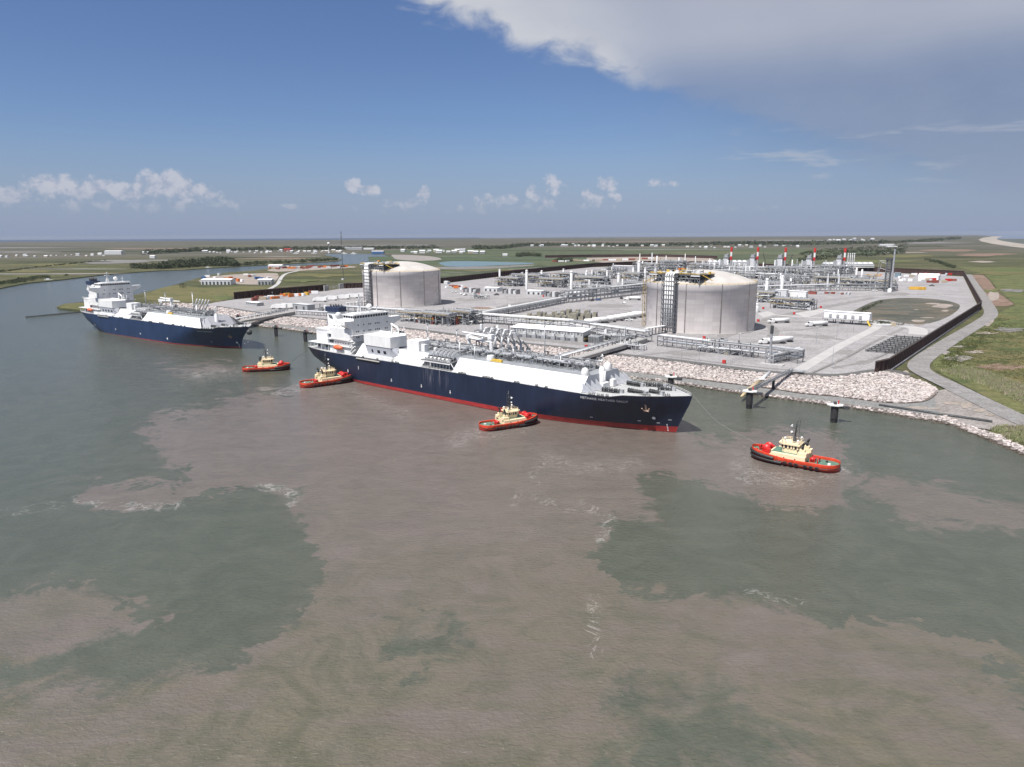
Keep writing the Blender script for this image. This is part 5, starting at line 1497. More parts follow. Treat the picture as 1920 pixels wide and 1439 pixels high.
# ------------------------------------------------------------------ flood wall of rust-brown sheet piles
pile_steel = mat('rust_brown_sheet_pile', (0.056, 0.027, 0.023), 0.8, var=0.35, scale=0.25, stretch=(1, 1, .2))
def floodwall(label, pts, h, butt=None):
    pts = [P(u, v, PZ - 1.2) for u, v in pts]
    root = thing('flood_wall', label, 'flood wall', pts[0], 0, 'brown sheet-pile flood walls')
    o = pts[0]
    top, nrm = [], []
    for a, c in zip(pts[:-1], pts[1:]):
        L = (c - a).length
        d = (c - a).normalized(); n_ = Vector((-d.y, d.x, 0))
        m_ = max(2, int(L / 1.5))
        for i in range(m_):
            s_ = (0.38, 0.38, -0.38, -0.38)[i % 4]
            top.append(a + d * (L * i / m_) + n_ * s_ - o)
    top.append(pts[-1] - o)
    b = MB().use(pile_steel)
    up = Vector((0, 0, h + 1.2))
    b.grid([top, [p + up for p in top]])
    b.build('sheet_piles', root)
    b = MB().use(mat('dark_cap_beam', (0.055, 0.040, 0.036), .8, var=.2))
    for a, c in zip(pts[:-1], pts[1:]):
        b.beam(a - o + up, c - o + up, 1.0)
    b.build('cap_beam', root)
    if butt:
        b = MB().use(pile_steel)
        b.add([(0, -.3, 0), (0, .3, 0), (3.4, -.3, 0), (3.4, .3, 0), (0, -.3, h + 1.0), (0, .3, h + 1.0)], [(0, 2, 4), (1, 5, 3), (2, 3, 5, 4), (0, 4, 5, 1)])
        proto = b.build('buttress', root)
        pl = []
        for a, c in zip(pts[:-1], pts[1:]):
            d = (c - a).normalized(); L = (c - a).length
            n_ = max(1, int(L / 11))
            for i in range(n_):
                q = a + d * (L * (i + .5) / n_) - o
                pl.append((q, math.atan2(-d.x * butt, d.y * butt)))
        many('buttress', root, proto, pl[:95])
    return root
floodwall('brown sheet-pile wall beside the dirt road, from the rock slope up to its corner', [(1640, 704), (1664, 698), (1839, 580)], 7.6)
floodwall('brown sheet-pile wall running away past the bare earth to the back corner', [(1839, 579.5), (1807, 518)], 7.6)
floodwall('brown sheet-pile wall along the back, behind the flare and the white tent', [(1807, 517.5), (1630, 509), (1560, 506), (1340, 499)], 8.5)
floodwall('long brown sheet-pile wall behind the white columns and the further tank', [(1335, 498), (1230, 496), (1185, 497.5), (1110, 501), (960, 516), (835, 531), (762, 536.5), (692, 540)], 9.0, -1)
floodwall('brown buttressed wall behind the parked trucks left of the further tank', [(612, 545), (520, 553), (439, 561.5)], 8.5, -1)
floodwall('brown wall by the gate between the further tank and the grass field', [(690, 540), (641, 541.5)], 7.5, -1)
floodwall('far brown wall behind the quarry ground and the white trailers', [(1345, 485.5), (1240, 482), (1110, 482.5), (1022, 484)], 8.5)
b = MB().use(concrete)
for u, v in ((612, 545), (640, 541.5)):
    p = P(u, v); b.box(p.x, p.y, PZ - 1, 3, 9, 9.5, GRID)
p0, p1 = P(612, 545), P(640, 541.5)
b.use(steel).rail([p0.lerp(p1, f) + Vector((0, 0, .2)) for f in (0, .33, .66, 1)], 6, .25, 3)
tag(b.build('wall_gate'), 'steel gate with concrete posts in the gap of the brown wall', 'gate')

# ------------------------------------------------------------------ process plant
def put(name, label, cat, u, v, rz=None, group=None, z=PZ):
    return thing(name, label, cat, P(u, v, z), GRID if rz is None else rz, group)
def frame_parts(root, sx, sy, h, seed, tone=(steel, steeld), rails=True, ves=True, fans=True, drk=False):
    rg = random.Random(seed)
    nx, ny, nf = max(2, int(sx / 7)), max(2, int(sy / 8)), max(1, int(h / 5.5))
    b = MB()
    for i in range(nx + 1):
        for j in range(ny + 1):
            b.use(rg.choice(tone)).beam((-sx / 2 + sx * i / nx, -sy / 2 + sy * j / ny, 0), (-sx / 2 + sx * i / nx, -sy / 2 + sy * j / ny, h * rg.choice((.7, 1, 1, 1.06))), .55)
    for f in range(1, nf + 1):
        z = h * f / nf
        for j in range(ny + 1):
            b.beam((-sx / 2, -sy / 2 + sy * j / ny, z), (sx / 2, -sy / 2 + sy * j / ny, z), .55)
        for i in range(nx + 1):
            b.beam((-sx / 2 + sx * i / nx, -sy / 2, z), (-sx / 2 + sx * i / nx, sy / 2, z), .45)
    for i in range(nx):
        if rg.random() < .5:
            f = rg.randrange(nf)
            b.beam((-sx / 2 + sx * i / nx, -sy / 2, h * f / nf), (-sx / 2 + sx * (i + 1) / nx, -sy / 2, h * (f + 1) / nf), .35)
    b.build('steel_frame', root)
    b = MB()
    for f in range(nf):
        z = h * (f + .25) / nf
        for k_ in range(max(4, int(sy / 2.6))):
            y = rg.uniform(-sy / 2, sy / 2)
            x0_ = rg.uniform(-sx / 2, 0); x1_ = rg.uniform(0, sx / 2)
            b.use(rg.choice((pipeg, white, steel, steel, greyl, steeld))).tube((x0_, y, z + rg.uniform(0, 3)), (x1_, y, z + rg.uniform(0, 3)), rg.uniform(.22, .6), 6)
        for k_ in range(max(4, int(sx / (4 if rails else 2)))):
            x = rg.uniform(-sx / 2, sx / 2); y = rg.uniform(-sy / 2, sy / 2)
            b.use(rg.choice((pipeg, white, steel, dark))).tube((x, y, z), (x, y, z + rg.uniform(2, 7 if rails else 10)), rg.uniform(.2, .5), 6)
        for k_ in range(int(sx * sy / 45)):
            b.use(rg.choice((steeld, greyp, dark, beige, greyl) if not drk else (dark, dark, steeld, greyp, rust)))
            b.box(rg.uniform(-sx / 2 + 1, sx / 2 - 1), rg.uniform(-sy / 2 + 1, sy / 2 - 1), h * f / nf + .2, rg.uniform(1.2, 4.5), rg.uniform(1.2, 4), rg.uniform(1, h / nf * .75))
    b.build('pipework', root)
    if ves:
        for k_ in range(max(1, int(sx / (16 if rails else 8)))):
            b = MB().use(rg.choice((white, greyl, steel)))
            x, y, r = rg.uniform(-sx / 2, sx / 2), rg.uniform(-sy / 3, sy / 3), rg.uniform(.8, 1.8)
            if rg.random() < (.6 if rails else .8):
                hh = h * rg.uniform(.6, 1.25 if rails else 1.9)
                b.lathe(x, y, [(r, 0), (r, hh), (r * .6, hh + r * .6), (.1, hh + r * .8)], 12)
            else:
                z = h * rg.uniform(.2, .9)
                b.tube((x - 5, y, z), (x + 5, y, z), r, 12)
            b.build('vessel', root)
    if fans and (rails or seed % 3 == 0):
        b = MB().use(greyp).box(0, 0, h * 1.04, sx * .92, sy * .55, 1.6)
        n_ = int(sx * .92 / 5)
        b.use(steel)
        for i in range(n_):
            b.lathe(-sx * .46 + (i + .5) * sx * .92 / n_, 0, [(2.1, h * 1.04 + 1.6), (2.1, h * 1.04 + 2.5)], 10, cap=False)
        b.use(steeld)
        for i in range(n_ + 1):
            b.beam((-sx * .46 + i * sx * .92 / n_, -sy * .28, h * .98), (-sx * .46 + i * sx * .92 / n_, sy * .28, h * .98), .4)
        b.build('air_cooler', root)
    if rails:
        b = MB().use(yellow)
        z = h + .2
        b.rail([(-sx / 2, -sy / 2 - .5, z), (sx / 2, -sy / 2 - .5, z)], 1.3, .06, 3).rail([(-sx / 2, -sy / 2 - .5, h * .5), (sx * .1, -sy / 2 - .5, h * .5)], 1.3, .06, 3)
        b.use(steel).beam((sx / 2 + .6, -sy / 2, 0), (sx / 2 + .6, 0, h * .5), .5).beam((sx / 2 + .6, 0, h * .5), (sx / 2 + .6, -sy / 2, h), .5)
        b.build('walkway_railing', root)
    return root
def process_unit(label, u, v, sx, sy, h, seed, **kw):
    return frame_parts(put('process_unit', label, 'process unit', u, v, group='pipe-filled steel process units'), sx, sy, h, seed, **kw)
PU = [('process unit round the leftmost white column', 958, 536, 50, 30, 13, {}), ('process unit just left of the second tall column', 1000, 530, 44, 28, 13, {}),
      ('process unit between the second and fourth columns', 1038, 538, 56, 32, 13, {}), ('process unit behind the fourth column', 1060, 526, 50, 28, 13, {}),
      ('process unit right of the fourth column, yellow railing on top', 1112, 534, 60, 32, 13, {}), ('process unit behind the grey silo row', 1132, 522, 56, 26, 14, {}),
      ('process unit beside the tallest white stack, left of the nearer tank', 1185, 530, 44, 30, 16, {}), ('tall framed unit behind the left end of the nearer tank', 1215, 516, 60, 30, 26, dict(rails=False)),
      ('tall framed unit behind the dome platform of the nearer tank', 1262, 510, 66, 28, 24, dict(rails=False)), ('low framed unit behind the dome of the nearer tank', 1318, 508, 70, 30, 18, dict(rails=False)),
      ('long process unit in front of the first two red and white stacks', 1400, 515, 90, 34, 17, dict(rails=False)), ('long process unit in front of the third red and white stack', 1470, 518, 84, 36, 18, dict(rails=False)),
      ('process unit left of the thin twin silver columns', 1530, 522, 74, 36, 18, dict(rails=False)), ('process unit behind the twin silver columns', 1562, 538, 60, 28, 15, {}),
      ('process unit left of the tall flare', 1622, 541, 70, 22, 13, {}), ('small process unit at the foot of the tall flare', 1662, 543, 26, 18, 13, {}),
      ('process unit in the open right of the nearer tank', 1487, 579, 48, 20, 11, {}), ('process unit against the right edge of the nearer tank', 1432, 566, 34, 24, 12, {}),
      ('dark pipe-laden unit behind the midships of the navy carrier', 822, 607, 46, 22, 10, dict(drk=True)), ('dark louvred unit left of the long white-roofed building', 874, 607, 26, 20, 12, dict(drk=True, ves=False)),
      ('grey unit right behind the bridge of the navy carrier', 778, 603, 34, 18, 9, dict(drk=True)), ('small valve station between the further tank and the navy carrier', 700, 592, 44, 12, 8, dict(fans=False)),
      ('pipe unit beside the brown wall, far left of the red stacks', 1155, 512, 50, 22, 12, dict(rails=False))]
PU += [('low valve skid before the leftmost switchroom', 900, 560, 26, 10, 5, dict(fans=False, rails=False)), ('low pipe skid right of the middle tall column', 1090, 543, 46, 16, 8, dict(rails=False)), ('row of pipe skids behind the high trestle rack', 1130, 546, 60, 18, 9, dict(rails=False)),
       ('pipe skid at the far end of the high trestle rack', 1190, 543, 44, 18, 11, dict(rails=False)), ('pipe unit tucked below the slim column and silos', 1108, 526, 50, 20, 11, dict(rails=False)), ('pipe unit against the brown wall behind the short column', 1010, 521, 50, 16, 9, dict(rails=False)),
       ('pipe unit against the brown wall behind the leftmost column', 975, 524, 44, 16, 9, dict(rails=False)), ('dense pipe unit between the nearer tank dome and the condenser', 1345, 512, 80, 30, 18, dict(rails=False)), ('dense pipe unit in front of the fourth banded stack', 1515, 514, 80, 30, 19, dict(rails=False)),
       ('dense pipe unit in front of the fifth banded stack', 1568, 516, 66, 30, 18, dict(rails=False)), ('dense pipe unit at the foot of the first banded stack', 1378, 521, 90, 26, 15, dict(rails=False)), ('pipe unit in the middle of the right process area', 1470, 531, 84, 26, 14, dict(rails=False)),
       ('low pipe unit before the dense units, near the pale box', 1450, 541, 60, 18, 10, dict(rails=False)), ('pipe unit between the silver columns and the flare', 1598, 531, 70, 24, 14, dict(rails=False)), ('low manifold skid right of the transformer block', 1150, 638, 30, 8, 5, dict(fans=False, rails=False)),
       ('valve skid where the jetty road meets the shore', 1180, 655, 26, 8, 4, dict(fans=False, rails=False)), ('low pipe skid at the shore left of the long white-roofed building', 925, 632, 34, 12, 5, dict(fans=False, rails=False)), ('pipe skid left of the dark louvred unit', 845, 596, 28, 14, 7, dict(rails=False, drk=True)),
       ('low pipe skid behind the gatehouse trucks', 620, 588, 46, 9, 5, dict(fans=False, rails=False)), ('valve skid under the front pipe rack of the nearer tank', 1360, 664, 40, 6, 4, dict(fans=False, rails=False, ves=False)), ('pump skid beside the pale lot right of the nearer tank', 1500, 571, 30, 14, 7, dict(rails=False))]
for i, (lb, u, v, sx_, sy_, h_, kw) in enumerate(PU):
    process_unit(lb, u, v, sx_, sy_, h_, 100 + i, **kw)

COLS = [(937, 526, 504.5, 'leftmost of the white columns, before the brown wall'), (987.5, 543, 506, 'second white column from the left, a tall one'), (1015.6, 528, 507, 'short white column between the two tall left ones'),
        (1056.5, 523, 504, 'white column standing furthest back, against the brown wall'), (1071, 549, 508, 'tall white column in the middle of the row'), (1099, 530, 509, 'white column right of the middle tall one'),
        (1110, 523, 507, 'slim white column beside a round silo'), (1138, 526, 507, 'white column left of the last tall one'), (1159.4, 541, 512, 'white column above the elevated pipe rack'),
        (1197, 529, 489, 'tallest white column, left of the nearer tank'), (1209, 527, 502, 'white column touching the left edge of the nearer tank'), (1187, 520, 501, 'short thin white column behind the tallest one'),
        (1436, 565, 522, 'tall white column right of the nearer tank'), (1464.7, 556, 516.5, 'white column on a grey block right of the nearer tank')]
for u, vb, vt, lb in COLS:
    r = put('cold_box_column', lb, 'column', u, vb, group='white process columns')
    h = topz(u, vb, u, vt) - PZ
    w = 2.2 if vb > 535 else 2.0
    if abs(u - 1197) < 1: w = 2.8
    b = MB().use(offwhite).lathe(0, 0, [(w, 0), (w, h - w * .6), (w * .8, h - w * .25), (.1, h)], 16)
    b.build('shell', r)
    b = MB().use(steel).lathe(0, 0, [(w + .35, h * .93), (w + .35, h * .94)], 16).tube((w + .3, 0, 0), (w + .3, 0, h * .93), .14, 5)
    b.build('ladder', r)
for u, vb, vt, lb in [(1551, 543, 513.5, 'thin silver column, left of the two in front of the process unit'), (1571.5, 543, 513.5, 'thin silver column, right of the two in front of the process unit'),
                      (1231, 512, 489, 'grey stack behind the platform of the nearer tank, left'), (1274, 510, 490, 'grey stack behind the platform of the nearer tank, right'), (1320, 507, 491, 'grey stack behind the dome crest of the nearer tank')]:
    r = put('silver_column', lb, 'column', u, vb, group='silver process columns')
    h = topz(u, vb, u, vt) - PZ
    MB().use(greyl).lathe(0, 0, [(1.7, 0), (1.7, h * .55), (1.3, h * .6), (1.3, h)], 12).build('shell', r)
    MB().use(dark).box(1.8, 0, h * .9, 1.4, 1.4, 1.6).tube((1.6, 0, 0), (1.6, 0, h), .15, 5).build('ladder', r)

# power block: red and white stacks over their boilers, coolers behind
for i, (u, vt, vb) in enumerate([(1369.5, 463.5, 507), (1419, 464, 506), (1470.5, 464.5, 508), (1525, 465, 509), (1581.5, 465, 509)]):
    r = put('boiler_stack', f'red and white banded stack over a grey boiler, {nth(i)} from the left', 'stack', u, vb, group='red and white banded stacks')
    h = topz(u, vb, u, vt) - PZ
    b = MB()
    n_ = 8
    zs = [0.35, .62, .70, .86, 1.0]
    b.use(greyp).lathe(0, 0, [(2.6, 0), (2.6, h * .44)], 14)
    for a_, c_, m_, w_ in ((.44, .60, redp, 3.6), (.60, .79, white, 2.5), (.79, 1.0, redp, 3.6)):
        b.use(m_).lathe(0, 0, [(2.4, h * a_), (2.4, h * c_ - .1)], 14)
    b.use(redp).lathe(0, 0, [(2.7, h * .50), (2.7, h * .58)], 14).lathe(0, 0, [(2.9, h * .84), (2.9, h * .96)], 14)
    b.build('stack', r)
    b = MB().use(steeld).box(-9, 0, 0, 13, 20, h * .56).use(steel).box(-18, -2, 0, 8, 17, h * .44).box(-10, -3, h * .56, 8, 10, h * .12)
    b.use(greyl).box(-10, -10.2, 2, 11, .6, h * .46)
    b.use(steel)
    for k_ in range(7):
        b.tube((-13 + k_ * 1.8, -9.8, 0), (-13 + k_ * 1.8, -9.8, h * rgk if (rgk := .34 + .05 * (k_ % 3)) else 0), .5, 6)
    for z in (.1, .2, .3, .4):
        b.beam((-20, -10, h * z), (0, -10, h * z), .5)
    b.lathe(-8, -1, [(1.6, h * .68), (1.6, h * .74)], 10)
    b.use(white).lathe(-19, -8, [(3.2, 0), (3.0, 5), (1.2, 9)], 12)
    b.build('boiler_casing', r)
    b = MB().use(steel).rail([(-15, -10.2, h * .56), (-3, -10.2, h * .56)], 1.5, .15, 2.5)
    b.build('boiler_railing', r)
for (u, vb, L, lb) in [(1367, 503, 112, 'long grey air-cooled condenser behind the first two banded stacks'), (1588, 508, 112, 'long grey air-cooled condenser behind the fifth banded stack')]:
    r = put('condenser', lb, 'condenser', u, vb, R(-8))
    b = MB().use(steeld)
    for i in range(10):
        for y in (-12, 12):
            b.beam((-L / 2 + L * i / 9, y, 0), (-L / 2 + L * i / 9, y, 11), .8)
    b.build('column_frame', r)
    b = MB().use(steeld).box(0, 0, 11, L, 27, .8).use(greyl).box(0, 0, 11.8, L, 27, 3.4).use(greyp).box(0, 0, 15.2, L + .6, 27.6, 1.2)
    b.build('wind_wall', r)
    b = MB().use(greyl)
    fan = b.prism([(-5, -10), (5, -10), (5, 10), (-5, 10)], 16.4, 20.4, [(-3.4, -7), (3.4, -7), (3.4, 7), (-3.4, 7)]).build('fan_hood', r)
    many('fan_hood', r, fan, [((-L / 2 + L * (i + .5) / 9, 0, 0), 0) for i in range(9)])
    MB().use(white).tube((-L / 2 - 6, -15, 8.5), (L / 2, -15, 8.5), 1.2, 10).build('steam_duct', r)
for i, u in enumerate((1587.3, 1591.4, 1595.3, 1599.0)):
    r = put('vent_stack', f'slim white vent stack, {nth(i)} from the left of the row of four', 'stack', u, 515 - i * .2, group='four slim white vent stacks')
    h = topz(u, 515, u, 475) - PZ
    MB().use(white).lathe(0, 0, [(1.25, 0), (1.15, h)], 12).build('pipe', r)
    MB().use(steeld).lathe(0, 0, [(1.6, h - 3), (1.6, h - 2.6)], 12).box(0, -1.4, 0, .5, .5, h * .8).build('support_band', r)
r = put('flare_stack', 'tall grey flare stack beside a steel lattice derrick, right of the plant', 'flare stack', 1670, 548)
h = topz(1670, 548, 1677, 467.5) - PZ
MB().use(steel).lathe(0, 0, [(1.7, 0), (1.5, h * .4), (1.15, h)], 14).build('stack_pipe', r)
MB().use(dark).box(0, 0, h, 3, 2, .5).lathe(0, 0, [(1.0, h), (1.2, h + 2.2)], 10).build('flare_tip', r)
b = MB().use(steeld)
for dx, dy in ((-4, 1), (-10, 1), (-4, 7), (-10, 7)):
    b.beam((dx, dy, 0), (dx, dy, h * .78), .9)
for k_ in range(14):
    z0, z1 = h * .78 * k_ / 14, h * .78 * (k_ + 1) / 14
    b.beam((-10, 1, z0), (-4, 1, z1), .5).beam((-4, 1, z1), (-4, 7, z1), .5).beam((-10, 1, z1), (-4, 1, z1), .5).beam((-10, 7, z0), (-4, 7, z1), .45).beam((-10, 7, z0), (-10, 1, z1), .45)
b.use(dark).box(-7, 4, h * .74, 9, 8, 3.0)
b.build('derrick', r)
b = MB().use(steel)
for z in (.2, .36, .52, .66):
    b.beam((-10, 2, h * z), (-26 + 14 * z, 2, h * z + 2), .5)
b.beam((-27, 2, 0), (-16, 2, h * .72), .6).beam((-20, 2, h * .72), (-9, 2, h * .72), .6).beam((-20, 2, h * .72), (-24, 2, 0), .5)
b.build('support_arm', r)
MB().use(white).lathe(-1, -3.5, [(3, 0), (3, 4), (1, 6)], 12).build('knockout_drum', r)

# pipe racks
def pipe_rack(label, pts, w, h, lev, seed, npipe=5, z0=PZ, yellowrail=False):
    pts = [P(u, v, z0) for u, v in pts]
    o = pts[0]
    root = thing('pipe_rack', label, 'pipe rack', o, 0, 'pipe racks')
    rg = random.Random(seed)
    fb, pb_ = MB(), MB()
    for a, c in zip(pts[:-1], pts[1:]):
        a, c = a - o, c - o
        d = (c - a).normalized(); n_ = Vector((-d.y, d.x, 0)); L = (c - a).length
        m_ = max(2, int(L / 8.5))
        for i in range(m_ + 1):
            p = a + d * (L * i / m_)
            fb.use(rg.choice((steel, steeld, steel)))
            for s_ in (-.5, .5):
                fb.beam(p + n_ * w * s_, p + n_ * w * s_ + Vector((0, 0, h)), .5)
            for l in range(lev):
                z = h * (l + 1) / lev
                fb.beam(p - n_ * w * .55 + Vector((0, 0, z)), p + n_ * w * .55 + Vector((0, 0, z)), .45)
            if i < m_ and i % 3 == 0:
                q = a + d * (L * (i + 1) / m_)
                fb.beam(p + n_ * w * -.5, q + n_ * w * -.5 + Vector((0, 0, h)), .35)
        for l in range(lev):
            z = h * (l + 1) / lev
            for s_ in (-.5, .5):
                fb.use(steeld).beam(a + n_ * w * s_ + Vector((0, 0, z)), c + n_ * w * s_ + Vector((0, 0, z)), .42)
            for k_ in range(npipe):
                f = -.42 + .84 * k_ / max(1, npipe - 1)
                rr = rg.choice((.22, .3, .42, .55))
                pb_.use(rg.choice((pipeg, pipeg, white, steel, steeld))).tube(a + n_ * w * f + Vector((0, 0, z + .35 + rr)), c + n_ * w * f + Vector((0, 0, z + .35 + rr)), rr, 7)
    fb.build('rack_frame', root)
    pb_.build('rack_pipes', root)
    if yellowrail:
        b = MB().use(yellow)
        b.rail([p - o + Vector((0, 0, h + .4)) for p in pts], 1.3, .1, 3)
        b.build('rack_railing', root)
    return root
pipe_rack('pipe rack along the shore from the further tank to the long white-roofed building', [(648, 590), (770, 598), (900, 608)], 9, 9, 2, 201, 6)
pipe_rack('pipe rack just behind the long white-roofed building', [(900, 605), (1072, 619), (1112, 626), (1215, 642)], 9, 8.5, 2, 202, 6)
pipe_rack('low pipe rack running inland, left of the beige machines', [(893, 601), (1056, 568)], 10, 6.5, 2, 203, 6)
pipe_rack('high trestle pipe rack between the columns and the nearer tank', [(1058, 568), (1140, 559), (1222, 549)], 13, 15, 3, 204, 8)
pipe_rack('pipe rack in front of the nearer tank, white pipe along it', [(1238, 648), (1330, 660), (1440, 673), (1500, 681)], 8, 8, 2, 205, 4)
pipe_rack('short pipe rack leading back from the thin grey flare mast', [(1442, 683), (1500, 670)], 6, 6, 2, 206, 4)
pipe_rack('pipe rack along the foot of the process units near the tall flare', [(1420, 549), (1560, 545), (1680, 545)], 9, 9, 2, 207, 6)
pipe_rack('pipe rack crossing before the right stacks', [(1335, 520), (1460, 524), (1545, 530)], 9, 10, 2, 208, 6)
pipe_rack('low pipes between the navy ship stern and the parked trucks', [(560, 590), (650, 595)], 6, 4, 1, 209, 5)

# jetty of the near ship, with its loading arms
SA, CA = math.sin(R(-40)), math.cos(R(-40))
def shipA(x, y, z=0):
    return Vector((-24.7 + x * CA - y * SA, 408.5 + x * SA + y * CA, z))
def shipB(x, y, z=0):
    c_, s_ = math.cos(R(-37)), math.sin(R(-37))
    return Vector((-322 + x * c_ - y * s_, 658.9 + x * s_ + y * c_, z))
def jetty(label, fn, rz, x0, x1, ya, end, stowed):
    o = fn(0, 0)
    root = thing('loading_jetty', label, 'jetty', o, rz, 'ship loading jetties')
    inv = lambda p: rot(p - o, -rz)
    b = MB().use(concrete).box((x0 + x1) / 2, ya + 13, 7.6, x1 - x0, 24, 1.4)
    b.build('jetty_deck', root)
    b = MB().use(black)
    pile = b.tube((0, 0, -2), (0, 0, 7.7), .9, 10).build('pile', root)
    many('pile', root, pile, [((x, y, 0), 0) for x in [x0 + 3 + i * (x1 - x0 - 6) / 4 for i in range(5)] for y in (ya + 4, ya + 22)])
    e = inv(end); e.z = 0
    s_ = Vector(((x0 + x1) / 2 + (8 if not stowed else 14), ya + 24, 0))
    d = (e - s_).normalized(); n_ = Vector((-d.y, d.x, 0)); L = (e - s_).length
    b = MB().use(concrete)
    b.add([s_ - n_ * 4 + Vector((0, 0, 8.9)), s_ + n_ * 4 + Vector((0, 0, 8.9)), e + n_ * 4 + Vector((0, 0, 6.5)), e - n_ * 4 + Vector((0, 0, 6.5)), s_ - n_ * 4 + Vector((0, 0, 7.6)), s_ + n_ * 4 + Vector((0, 0, 7.6)), e + n_ * 4 + Vector((0, 0, 3.2)), e - n_ * 4 + Vector((0, 0, 3.2))],
          [(3, 2, 1, 0), (4, 5, 6, 7), (0, 4, 7, 3), (1, 2, 6, 5)])
    b.use(white).rail([s_ - n_ * 4 + Vector((0, 0, 8.9)), e - n_ * 4 + Vector((0, 0, 6.5))], 1.2, .08, 3)
    b.build('trestle_road', root)
    b = MB()
    for k_, m_ in enumerate((pipeg, white, steel, pipeg, steeld)):
        off = n_ * (6 + k_ * 1.3)
        b.use(m_).tube(s_ + off + Vector((0, 0, 10)), e + off + Vector((0, 0, 8.2)), .5, 8)
    b.use(steeld)
    for i in range(int(L / 8) + 1):
        p = s_ + d * (L * i / int(L / 8))
        b.beam(p + n_ * 5.2 + Vector((0, 0, 5)), p + n_ * 5.2 + Vector((0, 0, 10)), .5).beam(p + n_ * 12.2 + Vector((0, 0, 5)), p + n_ * 12.2 + Vector((0, 0, 10)), .5).beam(p + n_ * 5 + Vector((0, 0, 9.3)), p + n_ * 12.4 + Vector((0, 0, 9.3)), .5)
    b.build('trestle_pipes', root)
    b = MB()
    rg = random.Random(9)
    pipe_jungle(b, x0 + 2, x1 - 2, ya + 8, ya + 22, 9, 8, rg, 4.5)
    b.build('jetty_piping', root)
    for k_ in range(5):
        b = MB()
        x = (x0 + x1) / 2 - 11 + k_ * 5.2
        b.use(steel).tube((x, ya + 6, 9), (x, ya + 6, 30 if not stowed else 22), .75, 10).box(x, ya + 6, 9, 2.2, 2.2, 2.4)
        b.use(pipeg)
        if stowed:
            b.tube((x, ya + 5.2, 21), (x + 13, ya + 3.5, 33), .7, 8).tube((x, ya + 6.6, 20), (x - 5, ya + 12, 10.5), .7, 8)
        else:
            b.path([(x, ya + 5.2, 29), (x, ya + 1, 35.5), (x, ya - 3, 35.8), (x, ya - 5.5, 32), (x, ya - 6.2, 25.6)], .62, 8)
            b.use(steel).path([(x + .9, ya + 6, 29), (x + .9, ya + 11, 25), (x + .9, ya + 12, 23)], .6, 6).box(x + .9, ya + 12, 21, 1.4, 3, 3)
        b.build('loading_arm', root)
    b = MB().use(white)
    b.box(x1 - 8, ya + 17, 9, 8, 6, 4.5)
    b.build('control_cabin', root)
    return root
jetty('jetty with upright loading arms behind the midships of the navy carrier', shipA, R(-40), -36, 40, 27, P(1205, 642, 3), False)
jetty('jetty with raised slanting loading arms behind the bluer carrier', shipB, R(-37), -30, 34, 27, P(548, 590, 3), True)

# mooring dolphins, catwalk
for i, (u, v, h, lb) in enumerate([(1404, 766, 9.2, 'mooring dolphin at the foot of the silver footbridge'), (1563, 792, 8.6, 'mooring dolphin alone on the right, before the end of the rock slope'), (1257, 735, 9.0, 'mooring dolphin showing over the forecastle of the navy carrier'),
                                  (518, 631, 8.5, 'mooring dolphin nearest the bow of the bluer carrier'), (573, 641, 8.5, 'mooring dolphin nearest the stern of the navy carrier'), (447, 606, 7.5, 'mooring dolphin hidden half behind the bow of the bluer carrier')]):
    r = thing('mooring_dolphin', lb, 'mooring dolphin', P(u, v, 0), GRID + .2, 'mooring dolphins')
    b = MB().use(black).lathe(0, 0, [(1.55, -2), (1.55, 2.0)], 14).use(mat('tarred_pile', (0.035, 0.034, 0.036), .5, var=.4)).lathe(0, 0, [(1.75, 2.0), (1.75, h)], 14)
    b.build('pile', r)
    cap = (white if i < 3 else dark)
    MB().use(cap).prism([(-3.6, -1.0), (-2, -2.6), (2, -2.6), (3.6, -1.0), (3.6, 1), (2, 2.6), (-2, 2.6), (-3.6, 1)], h, h + .55).build('platform', r)
    MB().use(dark).box(0, 0, h + .55, 1.6, 1.4, 1.3).build('mooring_hook', r)
    MB().use(dark).box(5.0, .6, h - 1.6, 2.8, 1.8, 1.5).beam((1.4, 0, h - 1), (4.2, .4, h - 1), .6).build('fender_arm', r)
    MB().use(redp).lathe(1.4, 1, [(.3, h + .55), (.3, h + 2.0)], 8).ball(1.4, 1, h + 2.1, .4, 8).build('beacon', r)
    MB().use(steeld).rail([(2.2, -2.2, -.2), (2.2, -1.4, -.2)], h * .8, .09, .8).build('ladder', r)
a, c = P(1408, 764, 0), P(1484, 702, PZ)
a.z, c.z = 9.3, 5.2
d = (c - a); L = d.length; o = a.copy(); d.normalize(); n_ = Vector((-d.y, d.x, 0)).normalized()
r = thing('footbridge', 'silver truss footbridge from the dolphin up to the shore', 'footbridge', o)
b = MB().use(steel)
m_ = int(L / 2.6)
for s_ in (-.9, .9):
    for z in (0, 1.5):
        b.beam(n_ * s_ + Vector((0, 0, z)), d * L + n_ * s_ + Vector((0, 0, z)), .3)
    for i in range(m_):
        p, q = d * (L * i / m_) + n_ * s_, d * (L * (i + 1) / m_) + n_ * s_
        b.beam(p, p + Vector((0, 0, 1.5)), .16).beam(p + Vector((0, 0, 1.5)), q, .14)
b.add([n_ * -.9, n_ * .9, d * L + n_ * .9, d * L - n_ * .9], [(0, 1, 2, 3), (3, 2, 1, 0)])
b.build('truss', r)
p = d * L * .5
MB().use(black).tube(p + Vector((0, 0, -10)), p + Vector((0, 0, -.2)), .8, 10).build('pile', r)
MB().use(steel).box((d * L).x + 4, (d * L).y + 2, (d * L).z - .6, 9, 5, .5, GRID).rail([d * L + Vector((0, -1, 0)), d * L + Vector((8, -6, 0))], 1.3, .1, 1.5).build('landing', r)
a, c = P(1390, 744, 3.0), P(1443, 699, 4.0)
